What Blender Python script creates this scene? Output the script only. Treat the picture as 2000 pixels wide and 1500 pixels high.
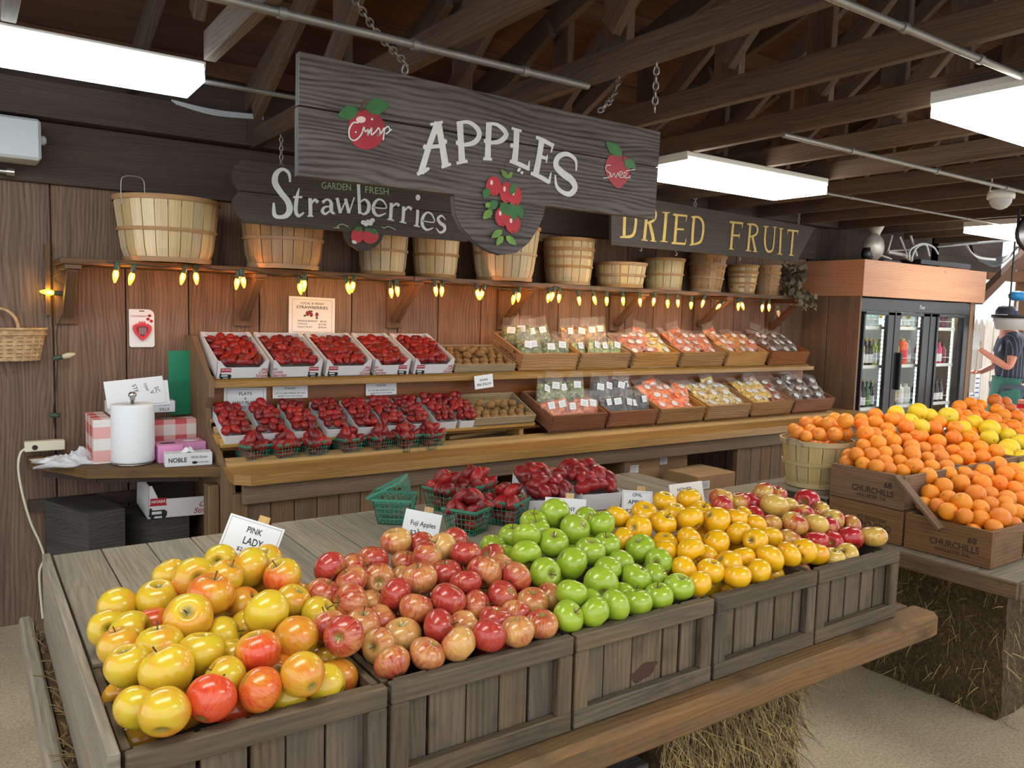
import bpy, bmesh, math, random
import numpy as np
from mathutils import Vector, Matrix, Euler

random.seed(11)
for _o in list(bpy.data.objects):
    bpy.data.objects.remove(_o)
SC = bpy.context.scene
COL = SC.collection
PI = math.pi

# ------------------------------------------------------------------ camera
CAM_H = 1.62
_vp1, _vp2 = np.array([3250 - 1000, 672 - 750.]), np.array([-80 - 1000, 580 - 750.])
FPX = math.sqrt(-float(_vp1 @ _vp2))
_X = np.array([*_vp1, FPX]); _X /= np.linalg.norm(_X)
_Y = np.array([*_vp2, FPX]); _Y -= _X * (_X @ _Y); _Y /= np.linalg.norm(_Y)
_Z = np.cross(_X, _Y)
if _Z[1] > 0:
    _Z = -_Z
CR = np.array([_X, _Y, _Z])          # rows: world axes seen from the camera

def ray(x, y):
    d = CR @ np.array([x - 1000., y - 750., FPX])
    return d / np.linalg.norm(d)

def at(x, y, X=None, Y=None, Z=None):
    """where the sight line through a photo pixel meets a plane of the room"""
    d = ray(x, y)
    t = X / d[0] if X is not None else Y / d[1] if Y is not None else (Z - CAM_H) / d[2]
    p = d * t
    return Vector((p[0], p[1], p[2] + CAM_H))

def fwd(p):
    return float(CR[:, 2] @ np.array([p[0], p[1], p[2] - CAM_H]))

def pix(p):
    q = CR.T @ np.array([p[0], p[1], p[2] - CAM_H])
    return 1000 + FPX * q[0] / q[2], 750 + FPX * q[1] / q[2]

cam_d = bpy.data.cameras.new('camera')
cam = bpy.data.objects.new('camera', cam_d)
COL.objects.link(cam)
SC.camera = cam
_r, _u, _f = Vector(CR[:, 0]), Vector(-CR[:, 1]), Vector(CR[:, 2])
_m = Matrix((( _r.x, _u.x, -_f.x, 0), (_r.y, _u.y, -_f.y, 0), (_r.z, _u.z, -_f.z, CAM_H), (0, 0, 0, 1)))
cam.matrix_world = _m
cam_d.sensor_width = 36
cam_d.lens = FPX / 2000 * 36
cam_d.clip_start = 0.05

# ------------------------------------------------------------------ sky, exposure
W = bpy.data.worlds.new('sky'); SC.world = W
W.use_nodes = True
_bg = W.node_tree.nodes['Background']
_bg.inputs['Color'].default_value = (0.95, 0.97, 1.0, 1)
_bg.inputs['Strength'].default_value = 1.7
SC.view_settings.view_transform = 'Standard'
SC.view_settings.look = 'None'
SC.view_settings.gamma = 1
SC.view_settings.use_curve_mapping = False
SC.view_settings.exposure = 0.15
SC.cycles.use_denoising = True
SC.cycles.max_bounces = 8
SC.cycles.transparent_max_bounces = 16
SC.cycles.caustics_reflective = False
SC.cycles.caustics_refractive = False
LAMP = 10.0          # strength of the fluorescent tubes behind their diffusers
BULB = 220.0         # strength of the little string bulbs

# ------------------------------------------------------------------ mesh helper
class MB:
    def __init__(s):
        s.v, s.f, s.uv, s.rnd, s.sm, s.mi = [], [], [], [], [], []

    def poly(s, pts, uv=None, rnd=0.5, smooth=False, mi=0):
        b = len(s.v)
        s.v += [tuple(p) for p in pts]
        s.f.append(tuple(range(b, b + len(pts))))
        s.uv.append(uv or [(0, 0)] * len(pts)); s.rnd.append(rnd); s.sm.append(smooth); s.mi.append(mi)

    def box(s, c, d, M=None, grain=None, rnd=None, taper=None, mi=0):
        """box of size d about c; grain runs along its longest side"""
        rnd = random.random() if rnd is None else rnd
        if grain is None:
            grain = max(range(3), key=lambda i: d[i])
        h = [x / 2 for x in d]
        off = (random.random() * 9, random.random() * 9)
        b = len(s.v)
        pts = []
        for k in range(8):
            q = [h[0] * (1 if k & 1 else -1), h[1] * (1 if k & 2 else -1), h[2] * (1 if k & 4 else -1)]
            if taper and not (k & 4):
                q[0] *= taper; q[1] *= taper
            q = Vector(q) + Vector(c)
            pts.append(M @ q if M is not None else q)
        s.v += [tuple(p) for p in pts]
        loc = [[h[0] * (1 if k & 1 else -1), h[1] * (1 if k & 2 else -1), h[2] * (1 if k & 4 else -1)] for k in range(8)]
        for n, q in ((0, (0, 4, 6, 2)), (0, (1, 3, 7, 5)), (1, (0, 1, 5, 4)), (1, (2, 6, 7, 3)), (2, (0, 2, 3, 1)), (2, (4, 5, 7, 6))):
            ax = [a for a in range(3) if a != n]
            if grain in ax:
                u, w = grain, [a for a in ax if a != grain][0]
                uv = [(loc[k][u] + off[0], loc[k][w] + off[1] + n * .37) for k in q]
            else:
                uv = [(loc[k][ax[0]] * .15 + off[0], loc[k][ax[1]] + off[1]) for k in q]
            s.f.append(tuple(b + k for k in q)); s.uv.append(uv); s.rnd.append(rnd); s.sm.append(False); s.mi.append(mi)

    def beam(s, a, b, w, h, up=(0, 0, 1), rnd=None):
        """a board from a to b, w wide and h high"""
        a, b = Vector(a), Vector(b)
        x = (b - a); L = x.length; x.normalize()
        y = Vector(up).cross(x)
        if y.length < 1e-4:
            y = Vector((0, 1, 0)).cross(x)
        y.normalize(); z = x.cross(y)
        m = Matrix(((x.x, y.x, z.x, 0), (x.y, y.y, z.y, 0), (x.z, y.z, z.z, 0), (0, 0, 0, 1)))
        s.box((0, 0, 0), (L, w, h), Matrix.Translation((a + b) / 2) @ m, grain=0, rnd=rnd)

    def grid(s, P, nu, nv, closed_u=False, smooth=True, rnd=0.5, uvs=(1, 1), mi=0):
        """P: list of nv rows of nu points"""
        b = len(s.v)
        for r in P:
            s.v += [tuple(p) for p in r]
        for j in range(nv - 1):
            for i in range(nu if closed_u else nu - 1):
                i2 = (i + 1) % nu
                s.f.append((b + j * nu + i, b + j * nu + i2, b + (j + 1) * nu + i2, b + (j + 1) * nu + i))
                u0, u1, v0, v1 = i / nu * uvs[0], (i + 1) / nu * uvs[0], j / nv * uvs[1], (j + 1) / nv * uvs[1]
                s.uv.append([(u0, v0), (u1, v0), (u1, v1), (u0, v1)]); s.rnd.append(rnd); s.sm.append(smooth); s.mi.append(mi)

    def lathe(s, prof, n=24, M=None, smooth=True, rnd=0.5, mod=None, uvs=(1, 1), mi=0):
        P = []
        for r, z in prof:
            row = []
            for i in range(n):
                t = 2 * PI * i / n
                rr = max(r, 1e-5) * (mod(t, z) if mod else 1)
                q = Vector((rr * math.cos(t), rr * math.sin(t), z))
                row.append(M @ q if M is not None else q)
            P.append(row)
        s.grid(P, n, len(prof), True, smooth, rnd, uvs, mi)

    def tube(s, pts, r, n=8, smooth=True, rnd=0.5, cap=True, mi=0):
        pts = [Vector(p) for p in pts]
        P = []
        pu = None
        for i, p in enumerate(pts):
            t = (pts[min(i + 1, len(pts) - 1)] - pts[max(i - 1, 0)])
            if t.length < 1e-9:
                t = Vector((0, 0, 1))
            t.normalize()
            if pu is None:
                pu = t.orthogonal().normalized()
            pu = (pu - t * pu.dot(t))
            if pu.length < 1e-6:
                pu = t.orthogonal()
            pu.normalize()
            w = t.cross(pu)
            rr = r[i] if isinstance(r, (list, tuple)) else r
            P.append([p + (pu * math.cos(2 * PI * k / n) + w * math.sin(2 * PI * k / n)) * rr for k in range(n)])
        s.grid(P, n, len(P), True, smooth, rnd, (1, 1), mi)
        if cap:
            s.poly(list(reversed(P[0])), rnd=rnd, mi=mi); s.poly(P[-1], rnd=rnd, mi=mi)

    def prism(s, pts, d, M=None, rnd=None, grain=0, mi=0):
        """outline in the x-y plane, thickness d along +z"""
        rnd = random.random() if rnd is None else rnd
        off = (random.random() * 9, random.random() * 9)
        T = (lambda q: M @ Vector(q)) if M is not None else (lambda q: Vector(q))
        n = len(pts)
        ar = sum(pts[i][0] * pts[(i + 1) % n][1] - pts[(i + 1) % n][0] * pts[i][1] for i in range(n))
        if ar < 0:
            pts = list(reversed(pts))
        g = (lambda p: (p[0] + off[0], p[1] + off[1])) if grain == 0 else (lambda p: (p[1] + off[0], p[0] + off[1]))
        s.poly([T((x, y, d)) for x, y in pts], [g(p) for p in pts], rnd, mi=mi)
        s.poly([T((x, y, 0)) for x, y in reversed(pts)], [g(p) for p in reversed(pts)], rnd, mi=mi)
        for i in range(n):
            a, b = pts[i], pts[(i + 1) % n]
            L = math.dist(a, b)
            s.poly([T((*a, 0)), T((*b, 0)), T((*b, d)), T((*a, d))], [(off[0], off[1]), (off[0] + L, off[1]), (off[0] + L, off[1] + d), (off[0], off[1] + d)], rnd, mi=mi)

    def add_mesh(s, vs, fs, M, rnd=.5, smooth=False, mi=0):
        b = len(s.v)
        s.v += [tuple(M @ Vector(v)) for v in vs]
        for f in fs:
            s.f.append(tuple(b + k for k in f)); s.uv.append([(0, 0)] * len(f)); s.rnd.append(rnd); s.sm.append(smooth); s.mi.append(mi)

    def mesh(s, name, mats):
        me = bpy.data.meshes.new(name)
        me.from_pydata(s.v, [], s.f)
        uvl = me.uv_layers.new(name='UVMap')
        flat = [c for u in s.uv for p in u for c in p]
        uvl.data.foreach_set('uv', flat)
        at_ = me.attributes.new('rnd', 'FLOAT', 'FACE')
        at_.data.foreach_set('value', s.rnd)
        me.polygons.foreach_set('use_smooth', s.sm)
        me.polygons.foreach_set('material_index', s.mi)
        for m in (mats if isinstance(mats, (list, tuple)) else [mats]):
            me.materials.append(m)
        me.update()
        return me

    def build(s, name, mats, parent=None, bevel=0, sub=0):
        me = s.mesh(name, mats)
        if sub:
            bm = bmesh.new(); bm.from_mesh(me); bmesh.ops.remove_doubles(bm, verts=bm.verts, dist=1e-5); bm.to_mesh(me); bm.free()
        o = bpy.data.objects.new(name, me)
        COL.objects.link(o)
        if parent is not None:
            o.parent = parent
            if parent.name in ROOT:
                o.matrix_parent_inverse = Matrix.Translation(-ROOT[parent.name])
        if bevel:
            md = o.modifiers.new('bevel', 'BEVEL'); md.width = bevel; md.segments = 1; md.limit_method = 'ANGLE'; md.angle_limit = 0.7
        if sub:
            md = o.modifiers.new('subdivision', 'SUBSURF'); md.levels = sub; md.render_levels = sub
        return o

ROOT = {}

def tag(o, label=None, cat=None, group=None, kind=None):
    if label: o['label'] = label
    if cat: o['category'] = cat
    if group: o['group'] = group
    if kind: o['kind'] = kind
    return o

def thing(name, label, cat, loc=(0, 0, 0), group=None):
    o = bpy.data.objects.new(name, None)
    o.empty_display_size = .05
    COL.objects.link(o)
    o.location = loc
    ROOT[o.name] = Vector(loc)
    return tag(o, label, cat, group)

KIDS = {}

def kids(o):
    if o.name not in KIDS:
        KIDS[o.name] = list(o.children)
    return KIDS[o.name]

def dup(root, label=None, group=None, loc=None, rot=None, scale=None, link=True):
    r = root.copy(); COL.objects.link(r)
    if label: r['label'] = label
    if group: r['group'] = group
    if loc is not None: r.location = loc
    if rot is not None: r.rotation_euler = rot
    if scale is not None: r.scale = (scale,) * 3 if isinstance(scale, (int, float)) else scale
    cs = []
    for ch in kids(root):
        c = ch.copy(); COL.objects.link(c); c.parent = r; cs.append(c)
        for g in kids(ch):
            d = g.copy(); COL.objects.link(d); d.parent = c
    KIDS[r.name] = cs
    return r

ORD = ['front', 'second', 'third', 'fourth', 'fifth', 'sixth', 'seventh', 'eighth', 'ninth', 'tenth', 'eleventh', 'twelfth', 'thirteenth',
       'fourteenth', 'fifteenth', 'sixteenth', 'seventeenth', 'eighteenth', 'nineteenth', 'twentieth']
NTH = ['first'] + ORD[1:]

def RX(a): return Matrix.Rotation(a, 4, 'X')
def RY(a): return Matrix.Rotation(a, 4, 'Y')
def RZ(a): return Matrix.Rotation(a, 4, 'Z')
def T(*p): return Matrix.Translation(Vector(p) if len(p) == 3 else Vector(p[0]))

def spline(pts, n=6):
    """smooth line through points"""
    pts = [np.array(p, float) for p in pts]
    out = []
    for i in range(len(pts) - 1):
        p0, p1, p2, p3 = pts[max(i - 1, 0)], pts[i], pts[i + 1], pts[min(i + 2, len(pts) - 1)]
        for k in range(n):
            t = k / n
            out.append(.5 * ((2 * p1) + (-p0 + p2) * t + (2 * p0 - 5 * p1 + 4 * p2 - p3) * t * t + (-p0 + 3 * p1 - 3 * p2 + p3) * t ** 3))
    out.append(pts[-1])
    return out

def text_geo(body, size=1.0, align='CENTER', bold=0.0, shear=0.0, space=1.0):
    """verts and faces of flat lettering in the x-y plane"""
    cu = bpy.data.curves.new('t', 'FONT')
    cu.body = body; cu.size = size; cu.align_x = align; cu.align_y = 'CENTER'; cu.resolution_u = 3
    cu.offset = bold * size; cu.shear = shear; cu.space_character = space
    ob = bpy.data.objects.new('t', cu)
    me = bpy.data.meshes.new_from_object(ob)
    vs = [tuple(v.co) for v in me.vertices]; fs = [tuple(p.vertices) for p in me.polygons]
    bpy.data.objects.remove(ob); bpy.data.curves.remove(cu); bpy.data.meshes.remove(me)
    return vs, fs

def add_text(mb, body, size, M, align='CENTER', bold=0.0, shear=0.0, width=None, mi=0, space=1.0):
    vs, fs = text_geo(body, size, align, bold, shear, space)
    if not vs: return
    if width:
        xs = [v[0] for v in vs]; k = width / (max(xs) - min(xs))
        vs = [(v[0] * k, v[1], v[2]) for v in vs]
    mb.add_mesh(vs, fs, M, mi=mi)
# ------------------------------------------------------------------ materials
class NT:
    def __init__(s, name):
        s.m = bpy.data.materials.new(name); s.m.use_nodes = True
        s.t = s.m.node_tree; s.b = s.t.nodes['Principled BSDF']; s.out = s.t.nodes['Material Output']
    def n(s, ty, **k):
        x = s.t.nodes.new(ty)
        for a, v in k.items():
            if hasattr(x, a) and not (a in x.inputs):
                setattr(x, a, v)
            else:
                s.set(x, a, v)
        return x
    def set(s, x, a, v):
        i = x.inputs[a]
        if hasattr(v, 'is_output'): s.t.links.new(v, i)
        else: i.default_value = v
    def math(s, op, a, b=0.5, c=None):
        x = s.t.nodes.new('ShaderNodeMath'); x.operation = op
        s.set(x, 0, a); s.set(x, 1, b)
        if c is not None: s.set(x, 2, c)
        return x.outputs[0]
    def vmath(s, op, a, b=(0, 0, 0)):
        x = s.t.nodes.new('ShaderNodeVectorMath'); x.operation = op
        s.set(x, 0, a); s.set(x, 1, b)
        return x.outputs[0] if op not in ('DOT_PRODUCT', 'LENGTH') else x.outputs[1]
    def mix(s, f, a, b, bt='MIX'):
        x = s.t.nodes.new('ShaderNodeMix'); x.data_type = 'RGBA'; x.blend_type = bt
        s.set(x, 0, f); s.set(x, 6, C4(a)); s.set(x, 7, C4(b))
        return x.outputs[2]
    def ramp(s, f, stops, interp='LINEAR'):
        x = s.t.nodes.new('ShaderNodeValToRGB'); x.color_ramp.interpolation = interp
        e = x.color_ramp.elements
        while len(e) < len(stops): e.new(0.5)
        for k, (p, c) in zip(e, stops):
            k.position = p; k.color = C4(c) if not isinstance(c, (int, float)) else (c, c, c, 1)
        s.set(x, 0, f)
        return x.outputs[0]
    def noise(s, vec, scale=5, detail=4, rough=.5, dist=0, w=None):
        x = s.t.nodes.new('ShaderNodeTexNoise')
        if w is not None:
            x.noise_dimensions = '4D'; s.set(x, 'W', w)
        if vec is not None: s.set(x, 'Vector', vec)
        x.inputs['Scale'].default_value = scale; x.inputs['Detail'].default_value = detail
        x.inputs['Roughness'].default_value = rough; x.inputs['Distortion'].default_value = dist
        return x.outputs[0]
    def scale(s, vec, k, off=None):
        x = s.t.nodes.new('ShaderNodeMapping'); s.set(x, 'Vector', vec); x.inputs['Scale'].default_value = k
        if off is not None: s.set(x, 'Location', off)
        return x.outputs[0]
    def bump(s, h, strength=.3, dist=.01):
        x = s.t.nodes.new('ShaderNodeBump'); s.set(x, 'Height', h)
        x.inputs['Strength'].default_value = strength; x.inputs['Distance'].default_value = dist
        s.t.links.new(x.outputs[0], s.b.inputs['Normal'])
    def set_b(s, **k):
        for a, v in k.items():
            a = a.replace('_', ' ')
            if a == 'Specular': a = 'Specular IOR Level'
            s.set(s.b, a, C4(v) if isinstance(v, tuple) else v)
        return s

def C4(c):
    if isinstance(c, tuple) and len(c) == 3: return (*c, 1)
    return c

def srgb(r, g, b):
    f = lambda c: (c / 255 / 12.92) if c / 255 <= .04045 else ((c / 255 + .055) / 1.055) ** 2.4
    return (f(r), f(g), f(b))

def plain(name, col, rough=.6, metal=0, spec=.5, bumps=0, bscale=40, vary=0, coat=0):
    s = NT(name)
    s.set_b(Base_Color=col, Roughness=rough, Metallic=metal, Specular=spec)
    if coat: s.set_b(Coat_Weight=coat)
    tc = s.n('ShaderNodeTexCoord').outputs['Object']
    if vary:
        n = s.noise(tc, bscale * .3, 4)
        c2 = tuple(x * (1 - vary) for x in col)
        s.set_b(Base_Color=s.mix(s.ramp(n, [(.35, 0.), (.65, 1.)]), col, c2))
    if bumps:
        s.bump(s.noise(tc, bscale, 3), bumps, .004)
    return s.m

def wood(name, dark, light, rough=.65, grain=1.0, tint=.35, grey=None, greyamt=.5, bump=.35, gloss=0, rings=.5, stain=0, speck=0, gs=1.0):
    """boards: grain along u, its own shade for every board"""
    s = NT(name)
    uv = s.n('ShaderNodeUVMap').outputs[0]
    rnd = s.n('ShaderNodeAttribute', attribute_name='rnd').outputs['Fac']
    info = s.n('ShaderNodeObjectInfo').outputs['Random']
    r2 = s.math('ADD', rnd, info)
    w = s.math('MULTIPLY', r2, 37.0)
    warp = s.noise(s.scale(uv, (1.4 * gs, 5 * gs, 1)), 1.2, 2, w=w)
    fine = s.noise(s.scale(uv, (5 * gs, 150 * gs, 1)), 1.0, 4, .6, w=w)
    sep = s.n('ShaderNodeSeparateXYZ', Vector=uv)
    ph = s.math('ADD', s.math('MULTIPLY', sep.outputs[1], 430.0 * gs), s.math('MULTIPLY', warp, 55.0))
    ring = s.math('MULTIPLY_ADD', s.math('SINE', ph), .5, .5)
    ring = s.math('POWER', ring, 1.6)
    mid = s.noise(s.scale(uv, (2 * gs, 26 * gs, 1)), 1.0, 3, w=w)
    g = s.math('ADD', s.math('MULTIPLY', fine, .45 * grain), s.math('ADD', s.math('MULTIPLY', ring, -.22 * rings), s.math('MULTIPLY', mid, .55)))
    base = s.ramp(g, [(.18, dark), (.72, light)])
    if grey:
        gn = s.noise(s.scale(uv, (2.5, 9, 1)), 1.3, 5, .65, w=w)
        base = s.mix(s.math('MULTIPLY', s.ramp(gn, [(.42, 0.), (.68, 1.)]), greyamt), base, grey)
    if stain:
        sn = s.noise(s.scale(uv, (4, 7, 1)), 1.4, 3, .6, w=w)
        base = s.mix(s.math('MULTIPLY', s.ramp(sn, [(.55, 0.), (.72, 1.)]), stain), base, tuple(x * .35 for x in dark))
    if speck:
        kn = s.noise(s.scale(uv, (9, 14, 1)), 1.0, 2, .5, w=w)
        base = s.mix(s.math('MULTIPLY', s.ramp(kn, [(.71, 0.), (.75, 1.)]), speck), base, tuple(x * .3 for x in dark))
    val = s.math('MULTIPLY_ADD', rnd, tint, 1 - tint * .5)
    h = s.n('ShaderNodeHueSaturation', Color=base)
    s.set(h, 'Value', val)
    s.set(h, 'Saturation', s.math('MULTIPLY_ADD', s.math('FRACT', s.math('MULTIPLY', rnd, 7.3)), .3, .85))
    s.set_b(Base_Color=h.outputs[0], Roughness=rough, Specular=.35 if not gloss else .5)
    if gloss: s.set_b(Coat_Weight=gloss, Coat_Roughness=.3)
    s.bump(s.math('ADD', s.math('MULTIPLY', fine, 1.0), s.math('MULTIPLY', ring, -.5 * rings)), bump, .004)
    return s.m

def emit(name, col, strength):
    s = NT(name)
    e = s.n('ShaderNodeEmission'); e.inputs[0].default_value = C4(col); e.inputs[1].default_value = strength
    s.t.links.new(e.outputs[0], s.out.inputs[0])
    return s.m

def film(name, col=(1, 1, 1), clear=.78, rough=.12, bumpy=.6, bscale=60, haze=None):
    """thin clear plastic or glass: lets the view through and mirrors a little"""
    s = NT(name)
    s.set_b(Base_Color=haze or col, Roughness=rough, Specular=.8)
    if bumpy:
        tc = s.n('ShaderNodeTexCoord').outputs['Object']
        s.bump(s.noise(tc, bscale, 2, .5, 1.0), bumpy, .004)
    tr = s.n('ShaderNodeBsdfTransparent'); tr.inputs[0].default_value = C4(col)
    mx = s.n('ShaderNodeMixShader')
    fr = s.n('ShaderNodeLayerWeight'); fr.inputs[0].default_value = .5
    s.set(mx, 0, s.math('ADD', s.math('MULTIPLY', s.math('POWER', fr.outputs['Facing'], 5.0), .7), 1 - clear))
    s.t.links.new(tr.outputs[0], mx.inputs[1]); s.t.links.new(s.b.outputs[0], mx.inputs[2])
    s.t.links.new(mx.outputs[0], s.out.inputs[0])
    return s.m

def fruit_skin(name, base, base2, blush, blush2, stripe=0.0, speckle=.15, rough=.22, coat=.3, dots=(.75, .68, .35), dimple=(.25, .22, .06), soft=.2):
    """apple skin. The object's own colour holds: red = how much blush, green = seed"""
    s = NT(name)
    P = s.n('ShaderNodeTexCoord').outputs['Object']
    oc = s.n('ShaderNodeSeparateColor', Color=s.n('ShaderNodeObjectInfo').outputs['Color'])
    am, seed = oc.outputs[0], s.math('MULTIPLY', oc.outputs[1], 60.0)
    big = s.noise(P, 13, 2, .45, .3, w=seed)
    mottle = s.noise(P, 60, 4, .6, w=seed)
    ground = s.mix(s.ramp(mottle, [(.3, 0.), (.7, 1.)]), base, base2)
    ang = s.n('ShaderNodeSeparateXYZ', Vector=P)
    th = s.math('ARCTAN2', ang.outputs[1], ang.outputs[0])
    cmb = s.n('ShaderNodeCombineXYZ')
    s.set(cmb, 0, s.math('COSINE', th)); s.set(cmb, 1, s.math('SINE', th)); s.set(cmb, 2, s.math('MULTIPLY', ang.outputs[2], 5.0))
    st = s.noise(s.scale(cmb.outputs[0], (1, 1, 1)), 11, 5, .75, w=seed)
    thr = s.math('SUBTRACT', .83, s.math('MULTIPLY', am, .66))
    t = s.math('ADD', big, s.math('MULTIPLY', s.math('SUBTRACT', st, .5), .25 + .5 * stripe))
    t = s.math('DIVIDE', s.math('SUBTRACT', t, s.math('SUBTRACT', thr, soft * .4)), soft)
    t = s.n('ShaderNodeClamp', Value=t).outputs[0]
    red = s.mix(s.ramp(st, [(.35, 0.), (.65, 1.)]), blush, blush2)
    col = s.mix(t, ground, red)
    if speckle:
        v = s.n('ShaderNodeTexVoronoi', Vector=P, Scale=210.0)
        col = s.mix(s.math('MULTIPLY', s.ramp(v.outputs['Distance'], [(.1, 1.), (.2, 0.)]), speckle), col, dots)
    rad = s.vmath('LENGTH', s.scale(P, (1, 1, 0)))
    col = s.mix(s.ramp(rad, [(.004, 1.), (.013, 0.)]), col, dimple)
    s.set_b(Base_Color=col, Roughness=rough, Specular=.5, Coat_Weight=coat, Coat_Roughness=.08)
    s.bump(mottle, .04, .002)
    return s.m

M = {}
M['wall'] = wood('weathered_wall_plank', srgb(56, 42, 34), srgb(142, 112, 92), .7, 1.5, .45, bump=.6, rings=.65, gs=.75)
M['header'] = wood('dark_beam', srgb(50, 42, 38), srgb(86, 72, 64), .8, 1, .3, bump=.4)
M['truss'] = wood('truss_timber', srgb(58, 47, 40), srgb(112, 92, 76), .8, 1, .5, bump=.4)
M['deck'] = wood('roof_board', srgb(70, 45, 30), srgb(112, 76, 52), .85, .8, .4, bump=.3)
M['shelf'] = wood('shelf_wood', srgb(72, 52, 38), srgb(126, 96, 70), .7, 1, .3)
M['table'] = wood('grey_table_board', srgb(74, 67, 57), srgb(152, 141, 122), .8, 1.6, .4, grey=srgb(128, 124, 113), greyamt=.6, bump=.5)
M['crate'] = wood('old_crate_wood', srgb(40, 34, 27), srgb(108, 94, 75), .8, 1.7, .5, grey=srgb(72, 70, 65), greyamt=.7, bump=.5, stain=.5)
M['beam'] = wood('worn_beam', srgb(66, 49, 33), srgb(124, 97, 68), .75, 1.2, .3, grey=srgb(84, 76, 62), greyamt=.7, stain=.6)
M['counter'] = wood('varnished_counter', srgb(120, 88, 48), srgb(196, 154, 96), .45, 1, .35, gloss=.25, stain=.25, bump=.25)
M['riser'] = wood('varnished_riser', srgb(94, 54, 26), srgb(150, 92, 46), .45, 1, .35, gloss=.25, speck=.6, bump=.2)
M['panel'] = wood('beadboard', srgb(84, 66, 48), srgb(134, 108, 82), .7, 1, .35, bump=.3)
M['fruitbox'] = wood('fruit_box_wood', srgb(120, 86, 50), srgb(190, 150, 102), .6, 1, .4, rings=.8, stain=.25, bump=.25, gs=.8)
M['fruitbox_red'] = wood('reddish_fruit_box_wood', srgb(104, 60, 34), srgb(150, 98, 62), .6, 1, .4, rings=1, stain=.2, bump=.25)
M['pale'] = wood('pale_new_wood', srgb(176, 138, 84), srgb(214, 180, 124), .6, .8, .2, rings=.6, bump=.2)
M['kiwibox'] = wood('pale_kiwi_tray_wood', srgb(128, 112, 84), srgb(178, 160, 126), .65, 1, .3, bump=.25)
M['orangebox'] = wood('brown_orange_crate', srgb(88, 64, 44), srgb(138, 106, 76), .65, 1, .25, stain=.4, bump=.3)
M['trimwood'] = wood('orange_pine_trim', srgb(190, 126, 84), srgb(222, 164, 120), .45, .6, .12, rings=.5, bump=.1, speck=.7, gs=.6)
M['housing'] = wood('brown_plywood', srgb(102, 76, 54), srgb(150, 118, 90), .6, 1, .2, rings=.7, bump=.2, speck=.4, gs=.7)
M['basket'] = wood('basket_veneer', srgb(176, 146, 104), srgb(222, 200, 158), .6, .8, .5, rings=.4, bump=.2)
M['hoop'] = wood('basket_hoop', srgb(140, 104, 70), srgb(196, 156, 112), .6, .8, .3, rings=.3, bump=.2)
M['basket_pale'] = wood('pale_basket_veneer', srgb(170, 150, 106), srgb(206, 188, 142), .6, .8, .2, rings=.3, bump=.2)
M['wicker'] = plain('woven_reed', srgb(196, 164, 120), .6, vary=.35, bscale=120, bumps=.3)
M['darkbox'] = wood('charred_dark_wood', srgb(36, 36, 35), srgb(86, 84, 80), .8, 1, .3, bump=.5)
M['sign'] = wood('charcoal_sign_board', srgb(24, 23, 25), srgb(104, 99, 98), .75, 2.2, .15, rings=1.5, bump=.7, gs=.8, grey=srgb(50, 47, 47), greyamt=.5)
M['sign_dark'] = wood('black_sign_board', srgb(36, 32, 29), srgb(76, 67, 60), .7, 1.3, .25, rings=.6, bump=.3)
M['sign_dried'] = wood('brown_grey_sign_board', srgb(48, 44, 42), srgb(78, 70, 64), .7, 1, .2, rings=.6, bump=.3)
M['white_paint'] = plain('white_paint', srgb(214, 218, 216), .6, vary=.12, bscale=60)
M['gold_paint'] = plain('gold_paint', srgb(206, 176, 96), .5, vary=.2, bscale=70)
M['red_paint'] = plain('red_paint', srgb(168, 28, 50), .5, vary=.35, bscale=30)
M['crimson_paint'] = plain('crimson_paint', srgb(190, 30, 44), .45, vary=.3, bscale=40)
M['green_paint'] = plain('green_paint', srgb(46, 112, 52), .5, vary=.3, bscale=50)
M['leaf_paint'] = plain('leaf_green_paint', srgb(112, 160, 62), .5, vary=.4, bscale=60)
M['pale_green_paint'] = plain('sage_paint', srgb(150, 170, 130), .6)
M['pink_paint'] = plain('pale_pink_paint', srgb(226, 200, 200), .6)
M['black'] = plain('black_plastic', srgb(26, 26, 28), .45)
M['blackmetal'] = plain('black_cooler_metal', srgb(30, 31, 34), .35)
M['faint_ink'] = plain('faint_grey_ink', srgb(150, 150, 152), .7)
M['ink'] = plain('black_ink', srgb(28, 28, 32), .7)
M['redink'] = plain('red_ink', srgb(168, 30, 44), .7)
M['pinkink'] = plain('pink_ink', srgb(224, 96, 96), .7)
M['blueink'] = plain('blue_ink', srgb(70, 96, 170), .7)
M['stencil'] = plain('faded_stencil_ink', srgb(52, 40, 32), .8, vary=.3, bscale=120)
M['paper'] = plain('white_paper', srgb(226, 230, 234), .55)
M['laminate'] = plain('laminated_sheet', srgb(232, 224, 216), .2, coat=.5)
M['white_card'] = plain('white_carton', srgb(214, 216, 220), .6, vary=.06, bscale=20)
M['grey_card'] = plain('brown_carton_inside', srgb(96, 84, 74), .8)
M['carton'] = plain('brown_cardboard', srgb(158, 124, 86), .75, vary=.1, bscale=20)
M['carton_dark'] = plain('dull_banana_carton', srgb(120, 92, 56), .75, vary=.1, bscale=20)
M['carton_ink'] = plain('brown_print', srgb(88, 52, 36), .75)
M['metal'] = plain('brushed_steel', srgb(190, 190, 190), .25, 1)
M['castmetal'] = plain('cast_aluminium', srgb(186, 184, 178), .4, .3, vary=.25, bscale=50, bumps=.2)
M['conduit'] = plain('grey_steel_conduit', srgb(140, 140, 138), .45, .6, vary=.2, bscale=30)
M['wire'] = plain('galvanised_wire', srgb(150, 150, 148), .4, .7)
M['white_enamel'] = plain('white_enamel', srgb(222, 226, 222), .35)
M['greyplastic'] = plain('pale_grey_plastic', srgb(190, 198, 204), .45)
M['cream'] = plain('cream_plastic', srgb(224, 220, 196), .45)
M['greenplastic'] = plain('green_plastic', srgb(16, 128, 92), .4)
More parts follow.
